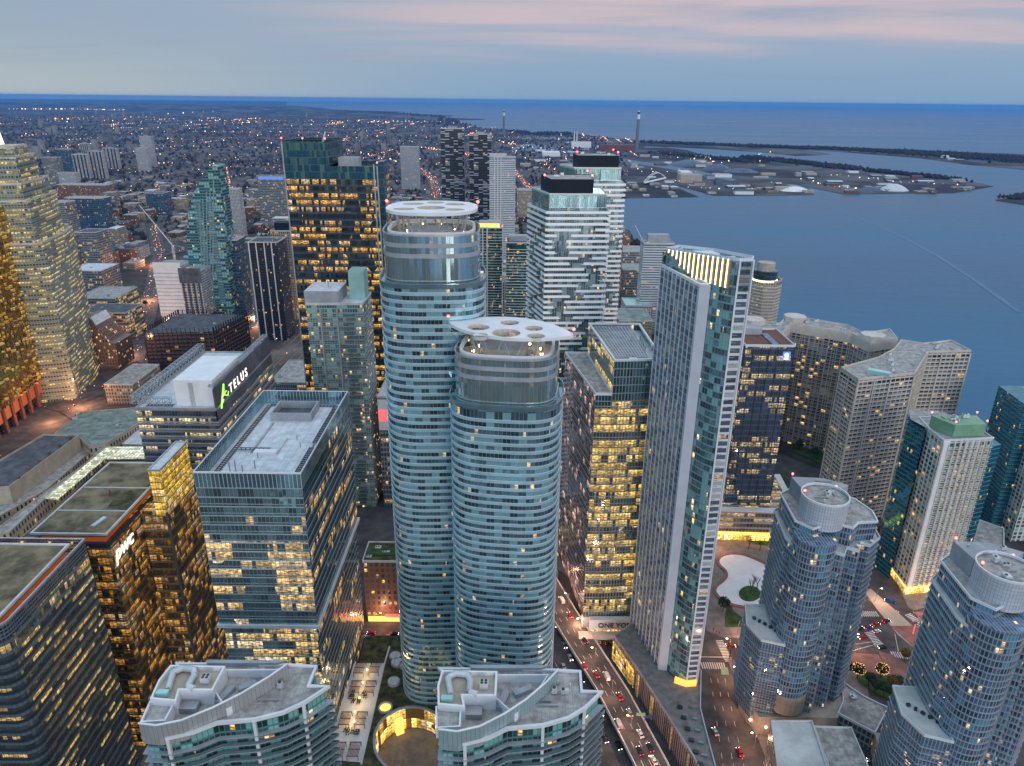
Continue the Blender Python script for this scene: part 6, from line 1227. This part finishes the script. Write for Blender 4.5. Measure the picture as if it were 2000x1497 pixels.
for x, y, w_, cn_, rt in sheds_:
    l_ = min(PL, key=lambda q: math.hypot(q[1] - x, q[2] - y)); nr_.setdefault(('long' if w_ > 42 else 'small', cn_, l_[0], 'behind' if y > l_[2] + 150 else 'left of' if x < l_[1] else 'right of'), []).append((math.hypot(l_[1] - x, l_[2] - y), rt))
for (a, b_, c_, d_), v in nr_.items():
    v.sort(key=lambda q: q[0])
    for j, (_, rt) in enumerate(v): rt['label'] = a + ' ' + b_ + '-walled dock shed ' + d_ + ' ' + c_ + ((', ' + ON[min(j, 11)]) if len(v) > 1 else '')
def lump(m_, x, y, r_, z=1.0, hh=1.2):
    a = rb.uniform(0, 1.5); P4 = [(x + r_ * math.cos(a + k * math.pi / 2), y + r_ * math.sin(a + k * math.pi / 2), z + r_ * .5 * hh) for k in range(4)]; T_ = (x + rb.uniform(-.3, .3) * r_, y, z + r_ * 1.5 * hh); B_ = (x, y, z - 1)
    for k in range(4): m_.face([P4[k], P4[(k + 1) % 4], T_]); m_.face([P4[(k + 1) % 4], P4[k], B_])
for k in range(17000):
    y = 1450 + (rb.random() ** 1.9) * 9500; x = rb.uniform(-.78 * y - 50, .15 * y)
    if not free(x, y, 6): continue
    if rb.random() < .5: w_ = rb.uniform(7, 15); mb.k = 0; mb.prism(rect(x - w_ / 2, x + w_ / 2, y - w_ / 2, y + w_ * .6), 1, rb.uniform(6, 10), True, km=1); 
    else: lump(mt_, x, y, rb.uniform(4, 9))
for k in range(140):
    y = rb.uniform(3000, 12000); x = rb.uniform(-.78 * y, -.02 * y)
    if free(x, y, 20): mb.prism(rect(x - 12, x + 12, y - 10, y + 10), 1, rb.uniform(25, 70), True, km=1)
tag(mb.build('distant_houses', [MATS['wall_mixed'], MATS['roof_slate']]), kind='stuff')
# tree belts: spit, port edges, beaches and the island
def belt(pts, n, w_, r0, r1):
    q = PP(pts); 
    for _ in range(n):
        i = rb.randrange(len(q) - 1); t_ = rb.random(); a, b_ = q[i], q[i + 1]; x, y = a[0] + (b_[0] - a[0]) * t_ + rb.gauss(0, w_), a[1] + (b_[1] - a[1]) * t_ + rb.gauss(0, w_)
        if inside(LANDP, x, y) or w_ < 14: lump(mt_, x, y, rb.uniform(r0, r1))
belt([(1254, 279), (1480, 288), (1610, 292), (1740, 298)], 900, 40, 7, 12); belt([(1740, 298), (1870, 306), (2010, 316)], 900, 90, 7, 13); belt([(1450, 308), (1545, 318), (1662, 332)], 700, 30, 6, 11); belt([(1700, 336), (1779, 344), (1900, 356)], 380, 16, 6, 10); belt([(1290, 300), (1400, 312), (1480, 318)], 300, 35, 6, 10)
belt([(1000, 258), (1060, 265), (1100, 262)], 260, 60, 8, 14); belt([(911, 248), (864, 231), (760, 223), (682, 220)], 500, 160, 12, 22); belt([(1975, 390), (2000, 386), (2060, 388)], 160, 12, 5, 9); belt([(1205, 452), (1225, 468), (1245, 482)], 60, 6, 3, 6)
tag(mt_.build('distant_trees', MATS['crown_bare']), kind='stuff')
emit('far_orange', (1, .42, .15), 4); emit('far_white', (1, .80, .55), 5)
emit('far_red', (1, .08, .04), 6)
lo_, lw_, lr_ = MB(), MB(), MB()
def glim(m_, x, y, z, k=1.0): r_ = max(.5, math.hypot(x, y) * .00050) * k * rb.choice((.45, .55, .7, .9, 1.2)); m_.ball((x, y, z), r_, 4, 2)
for k in range(300):   # avenues with lamps
    y = 700 + rb.random() ** 1.6 * 9500; x = rb.uniform(-.78 * y, .2 * y); along = rb.random() < .5; L = rb.uniform(150, 900); n = int(L / 38)
    for i in range(n):
        xx, yy = (x + i * 38 * (1 + y / 6000), y + rb.uniform(-3, 3)) if along else (x + i * 2, y + i * 38)
        if rb.random() < .6 and inside(LANDP, xx, yy): glim(lo_ if rb.random() < .72 else lw_, xx, yy, 9 if y > 1400 else rb.choice((9, 14)))
for p_, w_ in STREETS:
    for i in range(len(p_) - 1):
        a, b_ = P(*p_[i]), P(*p_[i + 1]); L = math.dist(a, b_); n = int(L / 6)
        for k in range(n):
            t_ = k / n; x = a[0] + (b_[0] - a[0]) * t_ + rb.uniform(-w_ / 3, w_ / 3); y = a[1] + (b_[1] - a[1]) * t_
            if rb.random() < .75: glim(rb.choice((lo_, lo_, lr_, lr_, lw_)), x, y, rb.choice((2.8, 2.8, 8)), .8)
for pts, n in (([(1560, 352), (1620, 368), (1690, 374)], 14), ([(1500, 300), (1400, 320), (1330, 312)], 16), ([(1620, 345), (1700, 352), (1780, 362)], 16), ([(1340, 370), (1430, 372), (1560, 378)], 12), ([(1300, 310), (1500, 318)], 8), ([(1800, 362), (1880, 366)], 5), ([(980, 280), (1100, 300), (1200, 330)], 30), ([(820, 290), (900, 300), (1000, 330)], 40), ([(620, 290), (700, 300), (780, 320)], 30), ([(20, 214), (140, 214), (250, 216)], 40), ([(110, 234), (142, 234)], 5), ([(300, 225), (520, 213)], 12), ([(1000, 300), (1100, 340), (1190, 370)], 22)):
    q = PP(pts)
    for k in range(n): t_ = k / n * (len(q) - 1); i = int(t_); t_ -= i; a, b_ = q[i], q[i + 1]; glim(lw_ if k % 3 else lo_, a[0] + (b_[0] - a[0]) * t_ + rb.gauss(0, 12), a[1] + (b_[1] - a[1]) * t_ + rb.gauss(0, 25), 8, 1.25)
tag(lr_.build('distant_red_lights', MATS['far_red']), kind='stuff'); tag(lo_.build('distant_orange_lights', MATS['far_orange']), kind='stuff'); tag(lw_.build('distant_white_lights', MATS['far_white']), kind='stuff')

# ================================================================ TREES, CARS, LAMPS, PEOPLE
def branchy(mb, p0, d, L, r_, n, rr_):
    p1 = p0 + d * L; mb.tube(p0, p1, r_, r_ * .65, 5, False)
    if n == 0: return
    for k in range(3 if n > 1 else 2):
        v = (d + Vector((rr_.uniform(-.8, .8), rr_.uniform(-.8, .8), rr_.uniform(-.1, .5)))).normalized(); branchy(mb, p1, v, L * rr_.uniform(.6, .8), r_ * .6, n - 1, rr_)
def tree(px, py, h_, kind, label, z=1.8, group=None, s=1):
    x, y = P(px, py, z); rt = root('bare_tree' if kind == 'bare' else 'lit_tree' if kind == 'lit' else 'leafy_tree', (x, y, z), label, 'tree', group); r_ = random.Random(s); mb = MB()
    branchy(mb, Vector((x, y, z)), Vector((0, 0, 1)), h_ * .3, h_ * .035, 4 if kind == 'bare' else 3, r_); mb.build('trunk', MATS['bark'], rt); cr_ = MB()
    if kind != 'bare':
        for _ in range(420):
            a, b_, c_ = r_.gauss(0, 1), r_.gauss(0, 1), r_.gauss(0, 1); l_ = math.sqrt(a * a + b_ * b_ + c_ * c_); rad = h_ * .34 * r_.random() ** .4; q = Vector((x + a / l_ * rad, y + b_ / l_ * rad, z + h_ * .66 + c_ / l_ * rad * .85)); u_ = Vector((r_.uniform(-1, 1), r_.uniform(-1, 1), r_.uniform(-.6, .6))).normalized() * h_ * .05; v_ = u_.orthogonal().normalized() * h_ * .045; cr_.face([q - u_, q - v_, q + u_, q + v_])
        cr_.build('crown', MATS['leaf_gold' if kind == 'autumn' else 'leaf_dark'], rt)
    if kind == 'lit':
        m_ = MB()
        for _ in range(90): a, b_, c_ = r_.gauss(0, 1), r_.gauss(0, 1), r_.gauss(0, 1); l_ = math.sqrt(a * a + b_ * b_ + c_ * c_); rad = h_ * .36; m_.ball((x + a / l_ * rad, y + b_ / l_ * rad, z + h_ * .66 + c_ / l_ * rad * .85), .14, 4, 2)
        m_.build('string_lights', MATS['string_gold'], rt)
plain('leaf_dark', (.035, .055, .02), .9, var=.5, scale=.5); plain('leaf_gold', (.16, .10, .02), .9, var=.4, scale=.5)
tree(1466, 1160, 13, 'bare', 'larger bare tree on the round planter in the rink', s=3); tree(1478, 1150, 11, 'bare', 'smaller bare tree behind it on the round planter in the rink', s=8)
for i, (a, b_) in enumerate(((745, 720), (920, 720))): q = Z2([(a, b_)], 1480, 1137, .26)[0]; tree(*q, 9, 'lit', ('left' if i == 0 else 'right') + ' of two round trees wrapped in golden lights near the crossing', s=5 + i)
for i, (a, b_, kd, lb) in enumerate(((1000, 800, 'autumn', 'yellowing tree in the garden bed by the pavilion'), (830, 775, 'leaf', 'leftmost dark green tree in the garden bed by the pavilion'), (880, 830, 'leaf', 'second dark green tree in the garden bed by the pavilion'), (940, 850, 'leaf', 'third dark green tree in the garden bed by the pavilion'), (1000, 870, 'leaf', 'fourth dark green tree in the garden bed by the pavilion'), (1040, 800, 'leaf', 'rightmost dark green tree in the garden bed by the pavilion'), (1100, 590, 'autumn', 'small golden tree on the red paved corner by the crosswalk'), (1190, 700, 'autumn', 'brownish tree beside the lower right tower'))):
    q = Z2([(a, b_)], 1480, 1137, .26)[0]; tree(*q, 8, kd, lb, s=20 + i)
for i, (a, b_, kd, lb) in enumerate(((1720, 1050, 'autumn', 'lamp-lit yellow tree at the foot of the blue glass wing'), (1716, 1085, 'leaf', 'dark tree under the lamp-lit yellow tree'), (1560, 880, 'leaf', 'dark conifer-like tree on the waterfront lawn, leftmost'), (1590, 895, 'leaf', 'dark tree on the waterfront lawn, middle'), (1612, 915, 'autumn', 'brown tree on the waterfront lawn, rightmost'), (1484, 1075, 'bare', 'small bare tree by the far lawn of the plaza'), (1462, 1072, 'bare', 'small bare tree left of another by the far lawn of the plaza'), (1412, 1195, 'leaf', 'shrubby tree by the triangular lawn'), (1425, 1285, 'bare', 'bare street tree by the left crosswalk'), (1232, 478, 'autumn', 'golden tree on the lakeshore by the grey warehouse'), (318, 580, 'leaf', 'dark street tree at the far end of the wide avenue'), (285, 600, 'leaf', 'dark street tree halfway along the wide avenue'))): tree(a, b_, 10, kd, lb, s=40 + i)
cars_c = {'white': (.75, .75, .75), 'black': (.02, .02, .025), 'red': (.40, .02, .02), 'silver': (.38, .40, .42), 'blue': (.04, .10, .28)}
for k, v in cars_c.items(): plain('paint_' + k, v, .25, .3, var=.02, spec=.6)
plain('car_glass', (.02, .025, .03), .08, .2, var=.0); plain('rubber', (.02, .02, .02), .9)
def carproto(colr, van=False):
    rt = root('car', (0, 0, -500), '', 'van' if van else 'car'); L, W = (5.6, 2.1) if van else (4.5, 1.85); hb = .95; ht = 2.3 if van else 1.48
    prof = [(-L / 2, .35), (L / 2, .35), (L / 2, .75), (L / 2 - .15, hb - .1), (L / 2 - (.6 if van else 1.1), hb), (-L / 2 + .1, hb + .05), (-L / 2, .8)]
    def extr(mb, pf, w0, w1=None):
        n = len(pf); w1 = w1 or [w0] * n
        l_ = [(-w1[i] / 2, p_[0], p_[1] - 500) for i, p_ in enumerate(pf)]; r_ = [(w1[i] / 2, p_[0], p_[1] - 500) for i, p_ in enumerate(pf)]
        mb.face(l_); mb.face(r_[::-1])
        for i in range(n): j = (i + 1) % n; mb.face([l_[i], r_[i], r_[j], l_[j]][::-1])
        return mb
    extr(MB(), prof, W).build('body', MATS['paint_' + colr], rt)
    gl = [(-L / 2 + (.15 if van else .55), hb), (L / 2 - (.7 if van else 1.25), hb), (L / 2 - (1.3 if van else 1.95), ht - .06), (-L / 2 + (.2 if van else 1.15), ht - .06)]
    extr(MB(), gl, W * .9, [W * .94, W * .94, W * .8, W * .8]).build('windows', MATS['car_glass'], rt)
    rf = [(gl[3][0] - .02, ht - .08), (gl[2][0] + .05, ht - .08), (gl[2][0] - .1, ht), (gl[3][0] + .1, ht)]; extr(MB(), rf, W * .82).build('car_roof', MATS['paint_' + colr], rt)
    if van: extr(MB(), [(-L / 2, hb - .1), (L / 2 - 2.2, hb - .1), (L / 2 - 2.2, ht + .02), (-L / 2 + .05, ht + .02)], W * .97).build('cargo_body', MATS['paint_' + colr], rt)
    for sx_ in (-1, 1):
        for sy_ in (-1, 1): x, y = sx_ * (W / 2 - .1), sy_ * L * .31; MB().tube((x - .12, y, -500 + .34), (x + .12, y, -500 + .34), .34, n=12).build('wheel', MATS['rubber'], rt)
        MB().box(sx_ * W * .36, L / 2 + .02, -500 + .58, .38, .1, .18).build('headlight', MATS['white_lamp'], rt); MB().box(sx_ * W * .38, -L / 2 - .02, -500 + .62, .32, .1, .18).build('tail_light', MATS['tail_lamp'], rt)
    return rt
protos = {}
E4 = lambda a, b_: (1040 + a * .2652, 1100 + b_ * .2652)
I4 = lambda a, b_: (1480 + a * .26, 1137 + b_ * .26)
C = []
hex_ = R(14)
for a, b_, c_, v, up in ((215, 275, 'white', 1, 1), (275, 385, 'red', 0, 1), (385, 570, 'black', 0, 1), (380, 760, 'red', 0, 1), (470, 820, 'red', 0, 1), (545, 835, 'white', 1, 1), (640, 985, 'red', 0, 1), (715, 1105, 'silver', 0, 1), (632, 1185, 'silver', 1, 1), (795, 1260, 'white', 0, 1), (865, 1360, 'black', 0, 1), (790, 1385, 'black', 0, 1), (893, 1455, 'white', 0, 1)): C.append((P(*E4(a, b_), 7.5), DZ + .02, hex_ if b_ > 500 else R(18), c_, v, 'on the elevated expressway'))
for a, b_, c_, v in ((155, 460, 'white', 0), (235, 612, 'silver', 0), (278, 702, 'white', 0), (465, 1292, 'black', 0), (535, 1300, 'black', 0), (632, 1352, 'black', 0), (450, 1105, 'white', 1), (500, 1108, 'silver', 0), (230, 770, 'silver', 0), (360, 860, 'black', 0)): C.append((P(*E4(a, b_), 1.6), G0 + .03, hex_ + math.pi, c_, v, 'on the street left of the expressway'))
for a, b_, c_, h2 in ((475, 555, 'black', 90), (470, 592, 'white', 90), (570, 602, 'black', -90), (1455, 612, 'red', 90), (1525, 618, 'black', 90), (1525, 1400, 'red', 8), (1345, 1250, 'silver', 8)): C.append((P(*E4(a, b_), 1.6), G0 + .03, R(h2), c_, 0, 'on the streets around the pale slab tower'))
for a, b_, c_, h2, v in ((765, 355, 'black', -70, 0), (828, 347, 'blue', -70, 0), (888, 325, 'red', -70, 0), (965, 300, 'black', -70, 0), (888, 377, 'white', -70, 0), (785, 423, 'red', 105, 0), (935, 497, 'black', 95, 0), (992, 150, 'blue', 60, 1), (1395, 368, 'red', 25, 1), (860, 1350, 'silver', 80, 0), (715, 380, 'black', -70, 0)): C.append((P(*I4(a, b_), 1.6), G0 + .03, R(h2), c_, v, 'by the tram crossing at the lower right' if b_ < 1000 else 'below the pavilion at the bottom right'))
for a, b_, c_, h2 in ((725, 1238, 'red', 90), (712, 1246, 'silver', 90), (770, 1240, 'black', -90)): C.append((P(a, b_, 1.6), G0 + .03, R(h2), c_, 0, 'on the reddish street left of the oval towers'))
rc_ = random.Random(5)
for p_, wh, n in ((STREETS[0][0], 'on the wide avenue left of the wrapped tower', 16), (STREETS[1][0], 'on the street beside the near-black striped tower', 8), (STREETS[4][0], 'on the street below the stepped stone tower', 9), (STREETS[3][0], 'on the street at the far left beside the station', 5)):
    q = [P(*v) for v in p_]
    for k in range(n):
        t_ = (k + .5) / n * (len(q) - 1); i = int(t_); t_ -= i; a, b_ = q[i], q[i + 1]; e = (Vector(b_) - Vector(a)).normalized(); sd_ = 1 if k % 2 else -1
        C.append(((a[0] + (b_[0] - a[0]) * t_ + e.y * sd_ * 4, a[1] + (b_[1] - a[1]) * t_ - e.x * sd_ * 4), 2.02 + .01 * i, math.atan2(-e.x, e.y) + (0 if sd_ > 0 else math.pi), rc_.choice(list(cars_c)), 0, wh))
cnt = {}
ORD = ['farthest', 'second farthest', 'third farthest', 'fourth farthest', 'fifth farthest', 'sixth farthest', 'seventh farthest', 'eighth farthest']
for (x, y), z, rz, c_, v, wh in sorted(C, key=lambda q: -q[0][1]):
    k = (c_, v)
    if k not in protos: protos[k] = carproto(c_, v); base0 = protos[k]
    o = copy_thing(protos[k], (x, y, z), rz); i = cnt.get((c_, v, wh), 0); cnt[(c_, v, wh)] = i + 1
    tot = sum(1 for q in C if q[3] == c_ and q[4] == v and q[5] == wh)
    o['label'] = (ORD[i] + ' ' if tot > 1 else '') + c_ + (' van ' if v else ' car ') + wh; o['group'] = 'vehicles ' + wh
for k, pr_ in protos.items():
    for ch in list(pr_.children):
        for g in list(ch.children): bpy.data.objects.remove(g)
        bpy.data.objects.remove(ch)
    bpy.data.objects.remove(pr_)
# street lamps with their light
lp = root('street_lamp', (0, 0, -500), '', 'street lamp'); MB().tube((0, 0, -500), (0, 0, -491), .13, .08).build('pole', MATS['steel'], lp); MB().tube((0, 0, -491), (1.8, 0, -490.4), .07, .05).build('arm', MATS['steel'], lp); MB().box(2.1, 0, -490.55, .9, .4, .18).build('lamp_head', MATS['warm_lamp'], lp)
LP = []
for k in range(9): t_ = k / 8; LP.append((28 + 47 * t_ - 8 * t_ * (1 - t_), 350 - 170 * t_, DZ, 'right edge of the expressway', math.pi))
for k in range(6): LP.append((116 - k * 1.8, 300 - k * 20, G0, 'right side of the broad street', math.pi))
for q, n_ in ((I4(1320, 460), 'tram platform'), (I4(1255, 260), 'tram crossing corner'), (I4(700, 500), 'near corner of the tram crossing'), (I4(880, 150), 'far corner of the tram crossing'), (I4(1450, 210), 'pavement of the white condominium'), ((1436, 1318), 'corner beneath the first bay-windowed tower'), ((1440, 1240), 'plaza edge by the rink'), ((1500, 1400), 'service lane at the bottom'), ((1690, 1440), 'lane below the pavilion'), ((738, 1225), 'reddish street left of the oval towers'), ((1120, 1235), 'cross street by the expressway'), ((1395, 1075), 'plaza in front of the gold lobby')): LP.append((*P(*q, 1.6), G0, n_, 0.0))
seen = {}
for i, (x, y, z, wh, rz) in enumerate(LP):
    o = copy_thing(lp, (x, y, z), rz); n_ = sum(1 for q in LP if q[3] == wh); j = seen.get(wh, 0); seen[wh] = j + 1
    nm_ = ['farthest', 'second', 'third', 'fourth', 'fifth', 'sixth', 'seventh', 'eighth', 'ninth'][j] if n_ > 1 else ''
    o['label'] = ('street lamp on the ' + wh + ((', ' + nm_ + (' of its row' if j == 0 else ' from the far end')) if nm_ else '')); o['group'] = 'lit street lamps'
    l_ = bpy.data.lights.new('lamp_light', 'POINT'); l_.energy = 6500 * EM; l_.color = (1, .50, .28); l_.shadow_soft_size = .12; lo = bpy.data.objects.new('lamp_light', l_); COL.objects.link(lo); lo.location = (x + (2 if rz == 0 else -2), y, z + 8.2)
for ch in list(lp.children): bpy.data.objects.remove(ch)
bpy.data.objects.remove(lp)
for nm_, (x, y, z), e_ in (('avenue_light', (*P(290, 590), 12), 90000), ('avenue_light', (*P(300, 520), 14), 90000), ('avenue_light', (*P(248, 700), 12), 70000), ('avenue_light', (*P(500, 640), 12), 90000), ('avenue_light', (*P(400, 695), 12), 60000), ('avenue_light', (*P(160, 800), 12), 60000), ('avenue_light', (*P(100, 830), 10), 40000)):
    l_ = bpy.data.lights.new(nm_, 'POINT'); l_.energy = e_ * EM; l_.color = (1, .42, .2); l_.shadow_soft_size = 2; lo = bpy.data.objects.new(nm_, l_); COL.objects.link(lo); lo.location = (x, y, z)
# people
def person(x, y, z, col_, rz, st):
    mb = MB(); T_ = lambda a, b_, r0, r1: mb.tube((x + a[0], y + a[1], z + a[2]), (x + b_[0], y + b_[1], z + b_[2]), r0, r1, 7)
    T_((-.1, -st, .05), (-.09, 0, .88), .06, .10); T_((.1, st, .05), (.09, 0, .88), .06, .10); T_((0, 0, .82), (0, 0, 1.15), .17, .16); T_((0, 0, 1.1), (0, 0, 1.45), .16, .2); T_((0, 0, 1.45), (0, 0, 1.56), .07, .06); T_((-.22, 0, 1.42), (-.27, st * .6, .8), .06, .04); T_((.22, 0, 1.42), (.27, -st * .6, .8), .06, .04); mb.ball((x, y, z + 1.66), .115, 8, 6, 1.2)
    return mb.build('person', MATS[col_])
ped = []
for k in range(16):
    q = I4(1020 + (k * 53) % 230, 505 + (k * 31) % 60) if k < 11 else E4(1310 + (k - 11) * 22, 500 + (k % 3) * 12); x, y = P(*q, 1.7); c_ = ('black', 'red', 'blue', 'silver')[k % 4]
    o = person(x, y, G0 + .16, 'paint_' + c_, 0, .12 + .05 * (k % 3)); wh = 'on the crossing by the tram tracks' if k < 11 else 'at the corner above the broad street'; nm_ = {'black': 'dark', 'silver': 'grey'}.get(c_, c_); tag(o, None, 'person', 'pedestrians ' + wh); ped.append((x, y, nm_, wh, o))
grp_ = {}
for x, y, nm_, wh, o in ped: grp_.setdefault((nm_, wh), []).append((x, o))
for (nm_, wh), v in grp_.items():
    v.sort(key=lambda q: q[0])
    for j, (_, o) in enumerate(v): o['label'] = ('' if len(v) == 1 else ('left of two, ' if j == 0 else 'right of two, ') if len(v) == 2 else ('leftmost, ', 'middle, ', 'rightmost, ')[min(j, 2)]) + 'pedestrian in ' + nm_ + ' clothing ' + wh
# traffic light mast and signs over the expressway
x, y = P(*I4(1165, 390), 1.6); rt = root('traffic_mast', (x, y, G0), 'red mast standing on the corner of the tram crossing', 'mast'); MB().tube((x, y, G0), (x, y, G0 + 8), .22).build('pole', MATS['screen_red'], rt); MB().box(x, y, G0 + 7, 1.4, .6, 1.2).build('signal_box', MATS['darkgrey'], rt)
x, y = P(*E4(800, 1175), 7); rt = root('road_sign', (x + 1.5, y, DZ), 'green and blue road sign panels at the expressway edge', 'road sign'); MB().tube((x + 1.5, y, DZ), (x + 1.5, y, DZ + 5), .15).build('pole', MATS['steel'], rt); MB().box(x - .5, y, DZ + 4, 4, .2, 1.8).build('green_panel', MATS['green_panel'], rt); MB().box(x + 3.2, y - .6, DZ + 3.4, 3, .2, 1.6).build('blue_panel', MATS['paint_blue'], rt)

# ================================================================ HAZE
m = bpy.data.materials.new('haze'); m.use_nodes = True; t = m.node_tree; t.nodes.clear(); pv = nd(t, 'ShaderNodeVolumePrincipled'); pv.inputs['Color'].default_value = (.10, .40, .95, 1); pv.inputs['Density'].default_value = 2.8e-5; pv.inputs['Anisotropy'].default_value = .1
mo = nd(t, 'ShaderNodeOutputMaterial'); t.links.new(pv.outputs[0], mo.inputs['Volume'])
struct('haze', MB().prism(rect(-64000, 64000, -4500, 64000), -4, 290, True, True), m, 'stuff')
